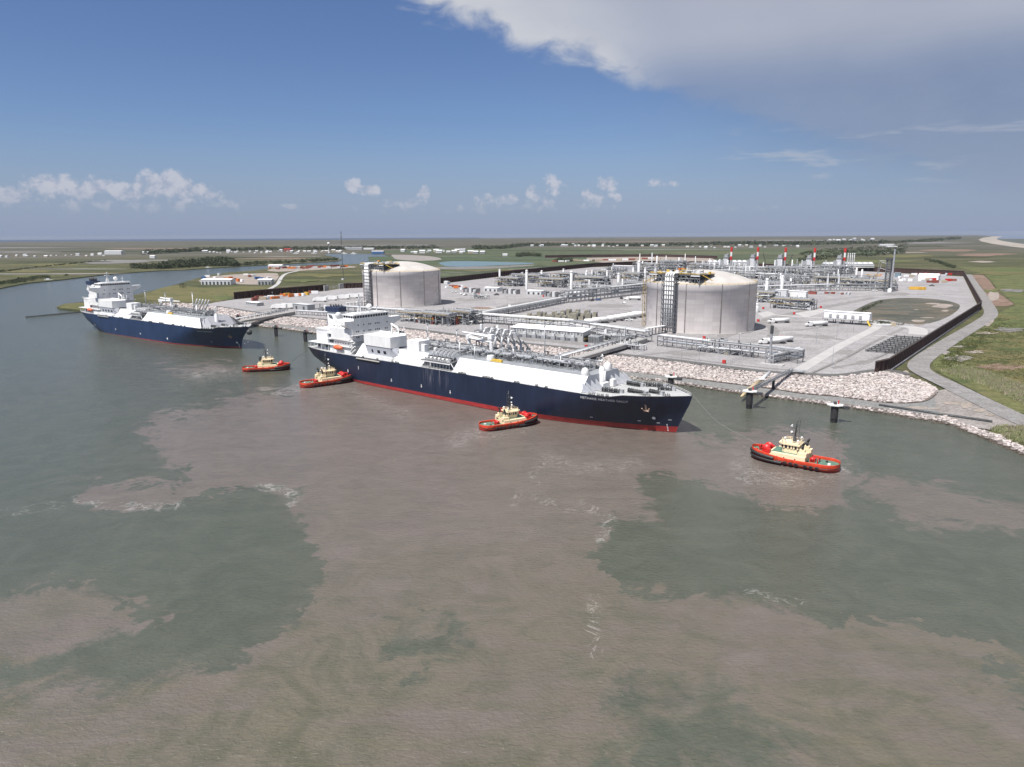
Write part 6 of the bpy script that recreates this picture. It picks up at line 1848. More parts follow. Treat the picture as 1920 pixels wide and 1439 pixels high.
b = MB().use(mat('beige_boom', (0.44, 0.35, 0.21), .6, var=.15))
d = c - a
b.tube((0, 0, 0), d * .12, .6, 10, 1.25).tube(d * .12, d * .62, 1.25, 10).use(greyl).tube(d * .62, d, 1.2, 10)
b.use(white).box(d.x * .6, d.y * .6, d.z * .6 + 1, 7.5, 1.2, .4, .2)
o = b.build('mooring_boom'); o.location = a
tag(o, 'long beige boom lying across the riprap to the dolphin', 'boom')

# ------------------------------------------------------------------ buildings on the platform
def shed(name, label, cat, u, v, L, Wd, h, rz=None, wm=None, rm=None, slope=.6, door=0, win=0, z=PZ, group=None):
    r = put(name, label, cat, u, v, rz, group, z)
    MB().use(wm or greyl).box(0, 0, 0, L, Wd, h).build('wall', r)
    b = MB().use(rm or whiter)
    b.add([(-L / 2 - .5, -Wd / 2 - .5, h + .05), (L / 2 + .5, -Wd / 2 - .5, h + .05), (L / 2 + .5, 0, h + slope), (-L / 2 - .5, 0, h + slope), (L / 2 + .5, Wd / 2 + .5, h + .05), (-L / 2 - .5, Wd / 2 + .5, h + .05)],
          [(0, 1, 2, 3), (3, 2, 4, 5), (0, 3, 5), (1, 4, 2), (0, 5, 4, 1)])
    b.build('roof', r)
    for i in range(door):
        MB().use(dark).box(-L / 2 + L * (i + .5) / door, -Wd / 2 - .04, 0.05, min(3.6, L / door * .7), .14, h * .62).build('door', r)
    for i in range(win):
        MB().use(glass).box(-L / 2 + L * (i + .5) / win, -Wd / 2 - .04, h * .55, min(1.8, L / win * .55), .14, h * .25).build('window', r)
    return r
a, c = P(955, 634), P(1090, 645)
L = (c - a).length * 1.0
mid = (a + c) / 2 + GB * 8
r = thing('compressor_building', 'long grey building with a bright white roof and louvred boxes along its front', 'building', mid, math.atan2((c - a).y, (c - a).x))
MB().use(mat('clad_wall', (.40, .40, .395), .6, var=.08, scale=.5)).box(0, 0, 0, L, 15, 9.5).build('wall', r)
b = MB().use(whiter)
b.add([(-L / 2 - .6, -8.1, 9.55), (L / 2 + .6, -8.1, 9.55), (L / 2 + .6, 8.1, 11.2), (-L / 2 - .6, 8.1, 11.2), (-L / 2 - .6, 8.1, 9.5), (L / 2 + .6, 8.1, 9.5)], [(0, 1, 2, 3), (0, 4, 5, 1), (1, 5, 2), (0, 3, 4), (2, 5, 4, 3)])
b.build('roof', r)
b = MB().use(greyp).box(0, -10.2, 0, L / 8.6, 4.6, 5.2).use(steeld).box(-L / 40, -12.52, .6, L / 20, .12, 4).use(greyl).box(L / 30, -11.5, 5.2, 2.4, 2, 2.2)
pr = b.build('cooler_box', r)
many('cooler_box', r, pr, [((-L / 2 + L * (i + .6) / 7.6, 0, 0), 0) for i in range(7)])
b = MB().use(steeld).box(0, -7.6, 7.4, 2.0, .25, 1.2).box(-3, -7.6, 6.8, .8, .25, 1.6).box(3, -7.7, 7.2, 1, .4, 1)
pr = b.build('wall_louvre', r)
many('wall_louvre', r, pr, [((-L / 2 + L * (i + .5) / 8, 0, 0), 0) for i in range(8)])
b = MB().use(dark).box(L / 2 + .1, 0, .05, .25, 10, 6).use(yellow).rail([(L / 2 + 1, -7, 3), (L / 2 + 1, 7, 3)], 1.2, .1, 2).build('end_bay', r)
b = MB().use(concrete).box(0, -14.6, 0, L + 18, .4, 2.6).build('front_barrier', r)
r = put('transformer_block', 'grey transformer block at the right end of the long white-roofed building', 'transformer', 1117, 643)
MB().use(greyp).box(0, 0, 0, 10, 8, 6).box(-7, 2, 0, 4, 6, 4.5).build('casing', r)
b = MB().use(steeld)
for i in range(6): b.box(-4 + i * 1.6, -4.3, 1, .8, .8, 4.2)
for i in range(5): b.tube((-3 + i * 1.6, 0, 6), (-3 + i * 1.6, 0, 8.4), .3, 6)
b.build('cooling_fins', r)
for lb, u, v in [('low white-roofed switchroom left of the second tall column', 925, 546), ('low white-roofed switchroom at the foot of the second tall column', 1006, 552), ('low white-roofed switchroom at the foot of the middle tall column', 1094, 556)]:
    shed('switchroom', lb, 'switchroom', u, v, 28, 15, 5.6, wm=greyl, slope=.8, door=3, group='white-roofed switchrooms')
for i, (u, v, lb) in enumerate([(884, 549, 'left of the leftmost switchroom'), (958, 551, 'between the first two switchrooms'), (1040, 557, 'before the third switchroom'), (1062, 560, 'under the near end of the high trestle rack')]):
    r = put('transformer_bank', 'grey transformer bank with fire walls ' + lb, 'transformer', u, v, group='grey transformer banks')
    for k_ in range(3):
        MB().use(greyl if k_ else greyp).box(-9 + k_ * 9, 0, 0, 5, 7, 5 + (k_ == 1) * 2.4).build('transformer', r)
    for k_ in range(4):
        MB().use(concrete).box(-13 + k_ * 9, 0, 0, .6, 9.5, 7.2).build('fire_wall', r)
for lb, u, v, L_, Wd_, h_, kw in [('small gatehouse with a flat white roof and dark windows near the bluer ship', 478, 573, 26, 10, 4.2, dict(wm=greyp, win=6)),
        ('plain grey box building behind the stern of the navy carrier', 570, 580, 30, 11, 6.4, dict(wm=greyp, rm=greyl, slope=.2, door=2)),
        ('raised white cabin with a yellow stair at the corner of the dark basin', 1588, 607, 42, 9, 7.4, dict(wm=whiter)),
        ('white storage tent among the red crates at the far right of the plant', 1742, 524, 34, 22, 7.5, dict(wm=whiter, slope=3.6)),
        ('flat white-roofed hall behind the slim column and the round silo', 1172, 506, 64, 26, 10, dict(wm=greyp)),
        ('grey block carrying the white column right of the nearer tank', 1465, 558, 16, 9, 11, dict(wm=greyl, slope=.1)),
        ('ribbed pale box right of the block with the white column', 1495, 558, 26, 10, 9, dict(wm=offwhite, slope=.1)),
        ('grey block under the tallest white column', 1183, 533, 18, 9, 7, dict(wm=greyl, slope=.1)),
        ('small red container between the pale box and the inner road', 1522, 552, 13, 5, 4, dict(wm=rust, rm=rust, slope=.1)),
        ('blue-grey hut at the foot of the tall flare', 1683, 520, 10, 8, 9, dict(wm=mat('blue_grey_clad', (.16, .22, .26), .6), rm=greyp)),
        ('little pale cabin right behind the further tank', 838, 533, 9, 7, 5, dict(wm=greyl)),
        ('pink-grey hall behind the third banded stack', 1411, 506, 34, 16, 7, dict(wm=mat('pink_grey_clad', (.36, .30, .29), .7), rm=mat('pink_grey_roof', (.38, .32, .31), .7)))]:
    r = shed('plant_building', lb, 'building', u, v, L_, Wd_, h_, **kw)
    if 'raised' in lb:
        b = MB().use(steeld)
        for c_ in r.children: c_.location.z = 4.2
        for i in range(6):
            for y in (-4, 4): b.beam((-20 + i * 8, y, 0), (-20 + i * 8, y, 4.4), .6)
        b.rail([(-22, -6, 4.2), (22, -6, 4.2)], 1.2, .12, 2.4).box(0, -5.6, 4.0, 44, 2.4, .25)
        for i in range(5): b.use(greyp).box(-15 + i * 7, -4.8, 6.0, 2.6, .6, 3)
        b.build('stilt_frame', r)
        MB().use(yellow).beam((20, -6, 4.2), (24, -11, 0), 1.2).rail([(20, -6, 4.2), (24, -11, 0.2)], 1.3, .12, 1.5).build('stair', r)
for i, (u, v, r_, h_, lb) in enumerate([(1117, 520, 5, 11, 'round white silo beside the slim white column'), (1129, 519, 2.4, 15, 'narrow grey silo right of the round white silo'), (1134, 519, 2.4, 15, 'second narrow grey silo, nearer the nearer tank'), (1414, 585, 5.2, 9, 'white horizontal-banded tank half hidden behind the nearer tank edge')]):
    r = put('silo', lb, 'silo', u, v)
    MB().use(offwhite if i in (0, 3) else greyl).lathe(0, 0, [(r_, 0), (r_, h_), (r_ * .5, h_ + r_ * .25), (.1, h_ + r_ * .3)], 18).build('shell', r)
    MB().use(steel).tube((r_ + .2, 0, 0), (r_ + .2, 0, h_), .2, 5).lathe(0, 0, [(r_ + .2, h_ * .95), (r_ + .2, h_ * .97)], 18).build('ladder', r)

# beige generator sets in rows behind the white-roofed building
def genset(label, loc):
    r = thing('generator_set', label, 'generator', loc, GRID + R(18), 'beige generator sets')
    MB().use(beige).box(0, 0, 0, 9, 3.6, 3.4).box(-5.4, 0, 0, 2.4, 3.2, 2.4).build('enclosure', r)
    b = MB().use(beige).lathe(0, 0, [(2.2, -1.6), (2.5, -.6), (2.5, .6), (2.2, 1.6)], 12)
    o = b.build('air_intake', r); o.location, o.rotation_euler = (2.2, 0, 4.6), (math.pi / 2, 0, 0)
    MB().use(dark).tube((5.6, 0, 0), (5.6, 0, 6.8), .75, 10).build('exhaust', r)
    return r
g0, idx = None, 0
for j in range(3):
    for i in range(9):
        u, v = 985 + i * 14.5 + j * 9 - (j == 2) * 12, 607 - i * 1.15 - j * 5.2
        if (i, j) in ((8, 2), (7, 2)): continue
        lb = f'beige generator set, {nth(i)} from the left in the {("front", "middle", "rear")[j]} row behind the white roof'
        g0 = genset(lb, P(u, v)) if g0 is None else g0
        if idx: copy_tree(g0, lb, P(u + (idx * 7 % 5) - 2, v + (idx * 3 % 4) * .5), GRID + R(18 + (idx * 37 % 60) - 30), .78 + (idx * 13 % 10) * .035)
        idx += 1
b = MB()
r = put('sunken_pit', 'oval pit with a pale rim left of the beige generator sets', 'pit', 906, 580)
MB().use(slabm).lathe(0, 0, [(17, .1), (17, 1.5), (15.6, 1.5), (15.6, .3)], 28, cap=False).build('rim', r)
MB().use(mat('pit_bottom', (.20, .17, .13), .9, var=.4)).lathe(0, 0, [(15.6, .28), (.1, .3)], 28).build('bottom', r)
MB().use(rust).rail([(-9, -4, .4), (8, 3, .4)], 2, .2, 4).build('pump_frame', r)

# masts, lights, tall structures
r = put('radio_mast', 'very tall thin guyed radio mast in the field left of the further tank', 'mast', 644, 525, z=GZ)
h = topz(644, 525, 643.6, 434, GZ) - GZ
b = MB().use(mat('mast_grey', (.10, .10, .105), .6, var=0))
for a in (0, 2.094, 4.188):
    b.tube((1.1 * math.cos(a), 1.1 * math.sin(a), 0), (1.1 * math.cos(a), 1.1 * math.sin(a), h), .28, 4)
for k_ in range(int(h / 3)):
    a = k_ * 2.094
    b.beam((1.1 * math.cos(a), 1.1 * math.sin(a), k_ * 3), (1.1 * math.cos(a + 2.094), 1.1 * math.sin(a + 2.094), k_ * 3 + 3), .25)
b.build('lattice', r)
b = MB().use(steel)
for a in (.4, 2.5, 4.6):
    for z in (.5, .95):
        b.tube((0, 0, h * z), (45 * math.cos(a), 45 * math.sin(a), 0), .05, 4)
b.build('guy_wires', r)
MB().use(greyl).box(3, -3, 0, 6, 4, 3).build('equipment_hut', r)
MB().use(greyp).tube((-1.4, 0, h * .70), (1.4, 0, h * .70), 1.0, 8).box(0, 0, h * .28, 2.6, 1, 1.6).build('antenna_dish', r)
r = put('water_tower', 'small white water tower over the distant riverside town', 'water tower', 617, 475, z=GZ)
h = topz(617, 475, 617, 454.5, GZ) - GZ
b = MB().use(white).ball(0, 0, h - 6.5, 7.5, 16, .8).build('tank', r)
MB().use(offwhite).lathe(0, 0, [(4.2, 0), (2.2, h * .3), (2.2, h * .8), (4, h - 12)], 12).build('pedestal', r)
for i, (u, v, ut, vt, lb) in enumerate([(1437, 503, 1430, 475, 'black crane boom leaning left between the second and third banded stacks'), (1476, 503, 1484, 477, 'black crane boom leaning right beside the third banded stack')]):
    r = put('crawler_crane', lb, 'crane', u, v)
    p = P(u, v); h = topz(u, v, ut, vt) - PZ
    dx = (ut - u) / FPX * p.length
    q = rot((dx, 0), -GRID)
    MB().use(dark).beam((0, 0, 3), (q.x, q.y, h), 1.1).build('boom', r)
    MB().use(yellow).box(0, 0, 0, 7, 5, 3.2).build('cab', r)
r = put('flare_mast', 'thin grey mast with a black tip before the parked tanker trucks', 'mast', 1443, 683)
h = topz(1443, 683, 1445, 611) - PZ
MB().use(steel).lathe(0, 0, [(1.0, 0), (.85, h * .8)], 10).box(0, 0, h * .68, 2.6, 2.2, .3).build('pole', r)
MB().use(dark).lathe(0, 0, [(1.15, h * .8), (1.15, h)], 10).build('tip', r)
MB().use(slabm).box(2, -1, 0, 16, 7, .5).build('foundation', r)
lp0 = None
for i, (u, v) in enumerate([(1530, 645), (1568, 637), (1600, 622), (1310, 690), (1278, 676), (951, 575), (966, 572), (1012, 600), (512, 568), (1385, 660), (1560, 690), (1188, 662)]):
    lb = ('tall slim light pole ' + ['beside the concrete road, lower', 'beside the concrete road, middle', 'beside the concrete road near its bend', 'at the fence below the nearer tank', 'at the fence under the pipe rack', 'in the open yard, left of two', 'in the open yard, right of two', 'by the low inland rack', 'by the gatehouse', 'before the tanker trucks', 'near the shore end of the concrete road', 'where the jetty road lands'][i])
    if lp0 is None:
        lp0 = put('light_pole', lb, 'light pole', u, v, group='slim light poles')
        MB().use(steel).tube((0, 0, 0), (0, 0, 14), .16, 6, .1).build('pole', lp0)
        MB().use(greyl).box(0, 0, 14, 2.2, .5, .35).build('lamp_head', lp0)
    else:
        copy_tree(lp0, lb, P(u, v))
hb0 = None
for i, (u, v, lb) in enumerate([(1320, 636, 'before the nearer tank'), (1421.5, 603.5, 'at the right foot of the nearer tank'), (1465, 635.5, 'behind the white tanker trucks'), (1489, 590, 'at the corner of the pale concrete pad'), (1539, 578, 'beyond the pale concrete pad'), (1357.5, 682, 'by the shore fence'), (1099, 653, 'where the jetty road starts'), (1431, 580, 'beside the tall white column'), (1067, 643, 'before the white-roofed building'), (1019, 557, 'in the yard before the switchrooms')]):
    lb = 'small red hose box ' + lb
    if hb0 is None:
        hb0 = put('hose_box', lb, 'hose box', u, v, group='red fire hose boxes')
        MB().use(redp).box(0, 0, .3, 2.2, 1.6, 2.2).build('cabinet', hb0)
        MB().use(dark).box(0, 0, 0, 1.6, 1.2, .3).build('foot', hb0)
    else:
        copy_tree(hb0, lb, P(u, v))
fl = [P(u, v, PZ) for u, v in ((1160, 668), (1240, 679), (1340, 690), (1440, 702), (1480, 705))]
b = MB().use(steeld).rail(fl, 2.4, .05, 4)
tag(b.build('shore_fence'), 'thin wire fence along the top of the riprap slope', 'fence')
fl = [P(u, v, PZ) for u, v in ((1365, 683), (1440, 664))]
tag(MB().use(steeld).rail(fl, 2.4, .05, 3).build('yard_fence'), 'short wire fence running inland from the red box at the shore', 'fence')
b = MB().use(dark)
a, c = P(1648, 762, GZ), P(1860, 793.5, GZ)
b.tube(a + Vector((0, 0, .6)), c + Vector((0, 0, .6)), .75, 8)
tag(b.build('dredge_pipe'), 'long black pipe lying across the sandy flat behind the riprap', 'pipe')

# laid-out dark steel, rows
for i in range(9):
    u, v = 1642 + i * 6.4, 661.5 - i * 3.4
    r = put('steel_rack', f'row of dark pipe racks on the bare pad, {nth(i)} from the water', 'pipe stack', u + 10, v, GRID + R(3), 'rows of dark pipe racks on the pad')
    b = MB().use(dark)
    for k_ in range(4): b.tube((-11, -.8 + k_ * .55, .9 + (k_ % 2) * .3), (11, -.8 + k_ * .55, .9 + (k_ % 2) * .3), .26, 6)
    b.build('pipe_bundle', r)
    b = MB().use(dark)
    for k_ in range(4): b.box(-9 + k_ * 6, 0, 0, .6, 2.6, .9).beam((-9 + k_ * 6, -1.2, .6), (-9 + k_ * 6, -1.2, 2.4), .4)
    b.build('trestle', r)
# ------------------------------------------------------------------ vehicles and crates
def tanker_parts(r, trailer_only=False):
    MB().use(white).tube((-8.2, 0, 2.35), (3.0, 0, 2.35), 1.45, 14).build('tank_barrel', r)
    MB().use(dark).box(-2.6, 0, .75, 11, 1.4, .4).build('chassis', r)
    b = MB().use(black)
    wl_ = b.lathe(0, 0, [(.2, -.35), (.55, -.35), (.55, .35), (.2, .35)], 12).build('wheel', r)
    pos_ = [(-7.4, 1), (-6.1, 1), (-7.4, -1), (-6.1, -1), (2.4, 1), (2.4, -1), (7.6, 1), (7.6, -1)]
    for i, (x, s_) in enumerate(pos_[:6] if trailer_only else pos_):
        o = wl_ if i == 0 else wl_.copy()
        if i: COL.objects.link(o)
        o.parent = r; o.location, o.rotation_euler = (x, s_ * 1.15, .55), (math.pi / 2, 0, 0)
    if not trailer_only:
        b = MB().use(white).profile([(3.7, .7), (8.6, .7), (8.6, 2.0), (6.6, 2.2), (6.1, 3.4), (3.7, 3.6)], -1.2, 1.2)
        b.build('cab', r)
        b = MB().use(glass).add([(6.64, -1.05, 2.25), (6.64, 1.05, 2.25), (6.18, 1.05, 3.3), (6.18, -1.05, 3.3)], [(0, 1, 2, 3)]).add([(4.6, -1.22, 2.2), (6.2, -1.22, 2.2), (5.9, -1.22, 3.1), (4.6, -1.22, 3.1)], [(0, 1, 2, 3)])
        b.build('windscreen', r)
    return r
TR = [(1460, 606, 190, 'white tanker truck on the pad right of the nearer tank'), (1531, 612, 190, 'white tanker truck near the raised white cabin'), (1462, 642, 188, 'white tanker truck behind the thin mast, the further of the two'), (1448, 645, 188, 'white tanker truck behind the thin mast, the nearer of the two'),
      (1186, 563, 160, 'white and grey truck at the left edge of the nearer tank')]
t0 = None
for u, v, dg, lb in TR:
    if t0 is None:
        t0 = tanker_parts(put('tanker_truck', lb, 'tanker truck', u, v, R(dg), 'white tanker trucks'))
        t0.scale = (1.35,) * 3
    else:
        copy_tree(t0, lb, P(u, v), R(dg), 1.35)
t1 = None
for i, (u, v) in enumerate([(1118, 608), (1132, 606), (1146, 604.5), (1160, 602), (1172, 600), (1184, 598), (1196, 596), (1204, 594)]):
    lb = f'white tanker trailer in the slanting row, {nth(i)} from the beige generators'
    if t1 is None:
        t1 = tanker_parts(put('tanker_trailer', lb, 'trailer', u, v, R(12), 'white tanker trailers in a slanting row'), True)
        t1.scale = (1.5,) * 3
    else:
        copy_tree(t1, lb, P(u, v), R(12), 1.5)
t2 = None
for i, (u, v) in enumerate([(600, 566), (620, 563.5), (643, 561.5), (660, 559.5), (678, 558), (523, 580), (536, 579)]):
    lb = f'white truck {nth(i)} in the line left of the further tank' if i < 5 else f'white truck {("left", "right")[i - 5]} of two by the small gatehouse'
    if t2 is None:
        t2 = put('parked_truck', lb, 'truck', u, v, R(172), 'white parked trucks')
        MB().use(white).box(-1.5, 0, 1.0, 9, 2.6, 2.7).build('box_body', t2)
        MB().use(white).profile([(3.2, .7), (5.8, .7), (5.8, 1.8), (5.2, 3.0), (3.2, 3.0)], -1.2, 1.2).build('cab', t2)
        MB().use(glass).box(5.45, 0, 1.9, .5, 2.1, .85).build('windscreen', t2)
        wl_ = MB().use(black).lathe(0, 0, [(.2, -.3), (.5, -.3), (.5, .3), (.2, .3)], 10).build('wheel', t2)
        for k_, (x, y) in enumerate([(-4.5, -1.1), (-4.5, 1.1), (4.4, -1.1), (4.4, 1.1)]):
            o = wl_ if k_ == 0 else wl_.copy()
            if k_: COL.objects.link(o)
            o.parent = t2; o.location, o.rotation_euler = (x, y, .5), (math.pi / 2, 0, 0)
        t2.scale = (1.7,) * 3
    else:
        copy_tree(t2, lb, P(u, v), R(172), 1.7)
CARM = {'white': white, 'red': redp, 'blue': blue, 'black': dark, 'grey': greyp, 'orange': orange, 'silver': greyl}
def pickup(label, col, u, v, rz, sc=1.2):
    r = put('pickup', label, 'pickup truck', u, v, rz, 'small vehicles on the platform')
    MB().use(CARM[col]).profile([(-2.7, .45), (2.7, .45), (2.7, 1.05), (1.5, 1.15), (.9, 1.85), (-.9, 1.85), (-1.0, 1.1), (-2.7, 1.1)], -.95, .95).build('body', r)
    MB().use(glass).profile([(1.44, 1.17), (.92, 1.78), (-.86, 1.78), (-.95, 1.17)], -.97, .97).build('window', r)
    wl_ = MB().use(black).lathe(0, 0, [(.1, -.14), (.38, -.14), (.38, .14), (.1, .14)], 10).build('wheel', r)
    for k_, (x, y) in enumerate([(-1.7, -.9), (-1.7, .9), (1.7, -.9), (1.7, .9)]):
        o = wl_ if k_ == 0 else wl_.copy()
        if k_: COL.objects.link(o)
        o.parent = r; o.location, o.rotation_euler = (x, y, .38), (math.pi / 2, 0, 0)
    r.scale = (sc,) * 3
for i, (c, u, v, lb) in enumerate([('blue', 890, 555, 'in the yard right of the further tank'), ('red', 898, 554, 'in the yard right of the further tank'), ('white', 852, 549, 'nearest the right edge of the further tank'), ('white', 862, 553, 'in the yard left of the switchrooms'), ('white', 872, 554.5, 'before the leftmost transformer bank'), ('black', 931, 554, 'before the leftmost switchroom'),
                                   ('white', 1170, 570, 'on the yard left of the nearer tank'), ('white', 1180, 602, 'beside the slanting trailer row'), ('grey', 1355, 640, 'under the pipe rack before the nearer tank'), ('black', 1110, 565, 'under the high trestle rack'), ('blue', 1122, 564, 'under the high trestle rack'), ('black', 1165, 561, 'at the far end under the high trestle rack'),
                                   ('white', 1640, 547, 'near the foot of the tall flare'), ('black', 1747, 537, 'before the white tent'), ('blue', 1505, 536, 'before the long process unit right of the nearer tank'), ('black', 1489, 539, 'left of the blue one before the long process unit'), ('white', 955, 576, 'beside the pale pit'), ('grey', 1020, 566, 'at the bend of the low inland rack')]):
    pickup(f'{c} pickup {lb}', c, u, v, R((20, 95, 160, -39, 51)[i % 5]), 1.5)
BOXM = {'red': redp, 'dark red': rust, 'orange': orange, 'white': whiter, 'yellow': mat('crate_yellow', (.60, .36, .05), .55), 'blue': blue, 'grey': greyl, 'beige': mat('crate_beige', (.45, .38, .28), .6)}
def crates(spots, where, group, seed, S_=1.0):
    rg = random.Random(seed)
    cnt = {}
    for (u, v, c, L_) in spots:
        cnt[c] = cnt.get(c, 0) + 1
        r = put('container', f'{nth(cnt[c] - 1)} {c} crate {where}', 'container', u, v, rg.choice((GRID, GRID + 1.57, R(0), R(8))), group)
        h = rg.uniform(2.4, 3.6) * S_
        MB().use(BOXM[c]).box(0, 0, .25, L_, 2.7 * S_, h).build('shell', r)
        b = MB().use(BOXM[c])
        for i in range(int(L_ / 1.2)):
            b.box(-L_ / 2 + .6 + i * 1.2, 0, .35, .3, 2.9 * S_, h - .2)
        b.build('ribs', r)
        MB().use(dark).box(0, 0, 0, L_ * .9, 2 * S_, .25).build('skid', r)
rg = random.Random(77)
sp = []
for i in range(26):
    sp.append((1686 + i * 4.0 + rg.uniform(-1, 1), rg.choice((516, 519, 523, 527, 528, 530)) + rg.uniform(-1, 1), rg.choice(('red', 'dark red', 'dark red', 'white', 'white', 'orange', 'grey', 'beige')), rg.uniform(6, 13)))
sp += [(1714, 543.5, 'yellow', 14), (1722.5, 543.8, 'yellow', 14), (1729, 544, 'yellow', 11)]
crates(sorted(sp), 'counting from the flare into the laydown yard', 'crates in the laydown yard', 1, 1.3)
sp = [(1626 + i * 3.8, 519 + rg.uniform(-2, 2), rg.choice(('orange', 'yellow', 'beige')), 8) for i in range(7)]
crates(sorted(sp), 'behind the slim vent stacks, counting towards the flare', 'crates behind the vent stacks', 2, 1.2)
sp = [(478 + i * 7.5, 562.5 - i * .75 + rg.uniform(-2.5, 2.5), rg.choice(('orange', 'yellow', 'dark red', 'orange', 'white', 'beige', 'grey')), rg.uniform(7, 13)) for i in range(16)]
crates(sorted(sp), 'before the buttressed brown wall, counting from the gatehouse', 'crates before the brown wall', 3, 1.3)
sp = [(838 + i * 4.2, 541 + rg.uniform(-3, 3), rg.choice(('orange', 'white', 'white', 'dark red', 'grey')), rg.uniform(6, 10)) for i in range(9)]
crates(sorted(sp), 'in the yard, counting away from the further tank', 'crates right of the further tank', 4, 1.1)
sp = [(1540 + i * 6.5, 550.5 + i * .25 + rg.uniform(-.7, .7), rg.choice(('dark red', 'dark red', 'grey')), rg.uniform(6, 11)) for i in range(9)]
crates(sorted(sp), 'before the twin silver columns, counting towards the flare', 'crates before the silver columns', 5, .8)
sp = [(1040 + i * 12, 491.5 - i * .35 + rg.uniform(-1, 1), rg.choice(('white', 'white', 'beige', 'dark red')), rg.uniform(16, 30)) for i in range(17)]
crates(sorted(sp), 'on the quarry ground, counting away from the pond', 'containers on the quarry ground', 6, 1.6)
sp = [(382 + i * 7.2, 522 + rg.uniform(-6, 7), rg.choice(('white', 'white', 'white', 'orange', 'dark red', 'grey', 'blue')), rg.uniform(7, 14)) for i in range(19)]
crates(sorted(sp), 'in the boat yard, counting from the big warehouse', 'crates in the boat yard', 7, 1.5)
sp = [(508 + i * 6.4, 503.5 - i * .1 + rg.uniform(-1.8, 1.8), rg.choice(('dark red', 'dark red', 'white', 'grey', 'orange', 'beige')), rg.uniform(10, 22)) for i in range(23)]
crates(sorted(sp), 'in the riverside storage yard, counting towards the inlet', 'crates in the storage yard', 8, 1.5)
b = MB().use(white).box(0, 0, 1, 14, 1.2, 1.0)
p = P(1657, 612); r = thing('loading_ramp', 'small white loading ramp with a beige cab below the dark basin', 'ramp', p, R(-2))
b.build('ramp_deck', r)
MB().use(mat('crate_beige', (.45, .38, .28), .6)).box(9, 0, 0, 4, 3, 3.6).build('cab', r)
# ------------------------------------------------------------------ buildings outside the wall
for lb, u, v, L_, Wd_, h_, kw in [('open-bay warehouse with a white roof on the river bend', 410, 533.5, 58, 22, 9, dict(door=8)), ('small open shed right of the warehouse on the river bend', 499, 534, 26, 14, 9, dict(door=4, wm=greyp)),
        ('pale hall in the storage yard by the river', 518, 503, 40, 18, 8, dict(wm=greyl)), ('white boathouse at the head of the inlet', 709, 476, 60, 26, 12, dict(wm=blue)), ('long pale hall beyond the inlet', 664, 469, 110, 40, 16, dict(wm=greyp, rm=greyl)),
        ('long white warehouse right of the boathouse', 690, 468.5, 80, 30, 9, {}), ('white hall on the far marsh road', 215, 477.5, 90, 30, 18, {}), ('white cabin on the marsh beyond the river', 287, 484.5, 22, 14, 10, {}), ('white house beyond the river bank', 274, 477, 30, 18, 12, {}),
        ('red-roofed building in the riverside town', 540, 472, 42, 26, 16, dict(wm=rust, rm=redp)), ('white hut on the green field left of the trailers', 947, 480.5, 20, 14, 8, {}), ('white farm building in the meadow right of the stacks', 1662, 462, 90, 30, 12, {}), ('low white farm shed in the meadow right of the stacks', 1672, 464.5, 60, 24, 7, {})]:
    shed('outlying_building', lb, 'building', u, v, L_, Wd_, h_, rz=R(-4), z=GZ, slope=2.0, **kw)
hp = {}
def house(label, u, v, s, m_, rz, group):
    key = m_.name
    if key not in hp:
        r = thing('house', label, 'house', P(u, v, GZ), rz, group)
        MB().use(m_).box(0, 0, 0, 13, 9, 5).build('wall', r)
        MB().use(greyl if m_ is not white else greyp).profile([(-5.2, 5), (0, 8), (5.2, 5)], -7, 7).build('roof', r).rotation_euler = (0, 0, math.pi / 2)
        r.scale = (s,) * 3
        hp[key] = r
    else:
        r = copy_tree(hp[key], label, P(u, v, GZ), rz, s, group)
rg = random.Random(5)
def houses(n, u0, u1, va, vb_, s, where, group, ref):
    for i in range(n):
        f = i / (n - 1)
        m_ = rg.choice((white, offwhite, BOXM['beige'], greyl, greyp))
        house(f'small pale house {where}, {nth(i)} from {ref}', u0 + (u1 - u0) * f + rg.uniform(-6, 6), va + (vb_ - va) * f + rg.uniform(-2.2, 1.4), s * rg.uniform(.5, 1.6), m_, rg.uniform(-.5, .5), group)
houses(40, 385, 640, 474.2, 473.2, 1.05, 'in the riverside town', 'houses of the riverside town', 'the marsh end')
houses(16, 4, 200, 483.2, 479.6, 0.9, 'along the far marsh road', 'houses along the marsh road', 'the picture edge')
houses(34, 985, 1240, 461.4, 463.0, 1.3, 'in the far tree line', 'houses in the far tree line', 'the teal pond')
houses(26, 1285, 1500, 465.5, 462.5, 1.0, 'on the fields behind the banded stacks', 'houses on the far fields', 'the nearer tank')
houses(14, 1555, 1640, 452.5, 451.5, 2.0, 'on the horizon above the four vent stacks', 'houses near the horizon', 'the stack side')
houses(22, 760, 900, 474.5, 474.8, 1.5, 'in the yards above the teal pond', 'low buildings above the teal pond', 'the inlet')
bt = None
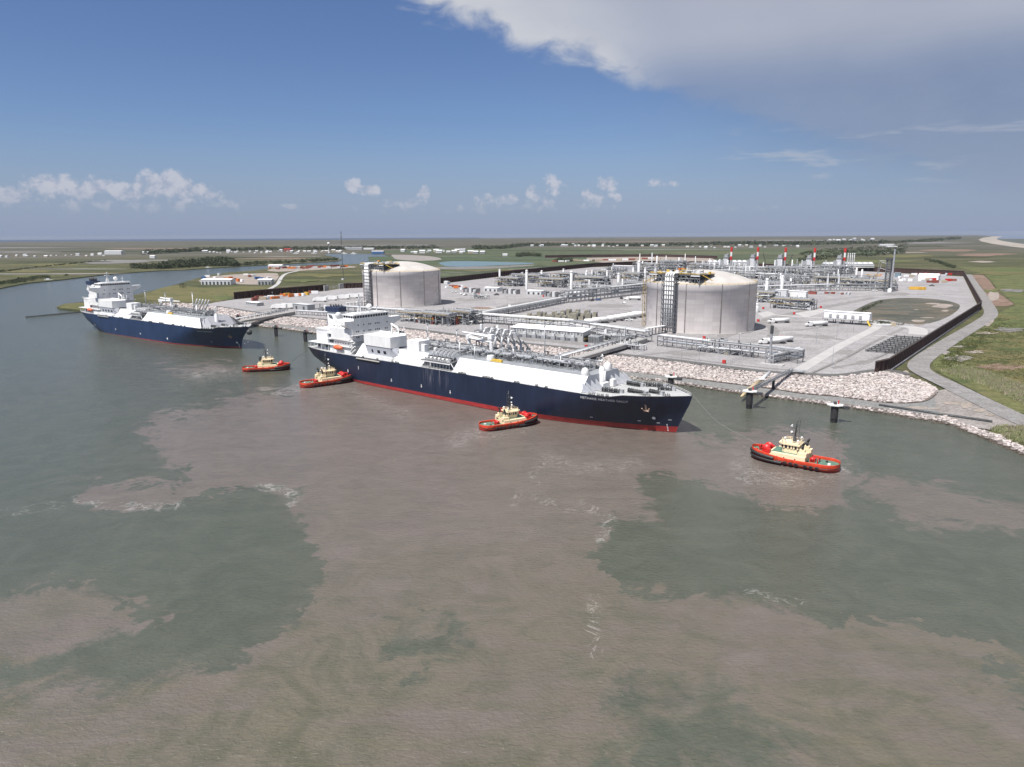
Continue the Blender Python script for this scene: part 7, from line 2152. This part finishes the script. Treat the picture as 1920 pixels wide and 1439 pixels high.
for i, (u, v, lb) in enumerate([(92, 526.5, 'moored at the left bank of the river'), (391, 503.5, 'under the dark riverside wood'), (556, 476.5, 'at the town quay, left'), (590, 476.3, 'at the town quay below the water tower'), (646, 476.4, 'at the head of the inlet'), (664, 476.5, 'at the head of the inlet, right')]):
    lb = 'small white workboat ' + lb
    if bt is None:
        bt = thing('workboat', lb, 'boat', P(u, v, 0), R(10), 'small far workboats')
        b = MB().use(white).prism([(-9, -2.6), (5, -2.6), (9, 0), (5, 2.6), (-9, 2.6)], 0, 2.0).build('hull', bt)
        MB().use(greyl).box(-2, 0, 2.0, 6, 3.6, 3.0).build('cabin', bt)
    else:
        copy_tree(bt, lb, P(u, v, 0), R(10), 1.8 if v < 480 else 1.0)
b = MB().use(dark)
a, c = P(250, 592.5, .2), P(150, 586, .2)
a, c = P(48, 595, .2), P(150, 585.5, .4)
b.tube(a, c, .9, 6)
tag(b.build('boom_line'), 'dark floating boom reaching left from the stern of the bluer carrier', 'boom')
for i, (u, v, w, h_) in enumerate([(90, 523, 9, 6), (125, 518, 7, 4), (343, 541, 8, 8), (986, 481, 12, 14)]):
    r = thing('bush', ['lone dark bush on the left river bank', 'smaller bush right of the lone one on the left river bank', 'dark bush on the grass before the river-bend warehouse', 'dark tree beside the teal pond'][i], 'bush', P(u, v, GZ), 0, None)
    rq = random.Random(i)
    b = MB().use(leafm); clump(b, Vector((0, 0, h_ * .15)), w, h_, 220, 1.0, rq); b.build('crown', r)
    MB().use(mat('bark', (.08, .06, .045), .9, var=.2)).tube((0, 0, -.5), (0, 0, h_ * .5), .35, 6).build('trunk', r)
# ------------------------------------------------------------------ sea air
hm_ = bpy.data.materials.new('sea_haze')
hm_.use_nodes = True
hm_.node_tree.nodes.clear()
t = NT(hm_.node_tree)
pv = t.n('ShaderNodeVolumePrincipled', i_Color=(0.43, 0.48, 0.565), i_Density=0.000021)
pv.inputs['Anisotropy'].default_value = 0.0
t.n('ShaderNodeOutputMaterial', i_Volume=pv.outputs[0])
b = MB().use(hm_).box(0, 18500, -4, 76000, 44000, 118)
struct(b.build('haze'), 'stuff')
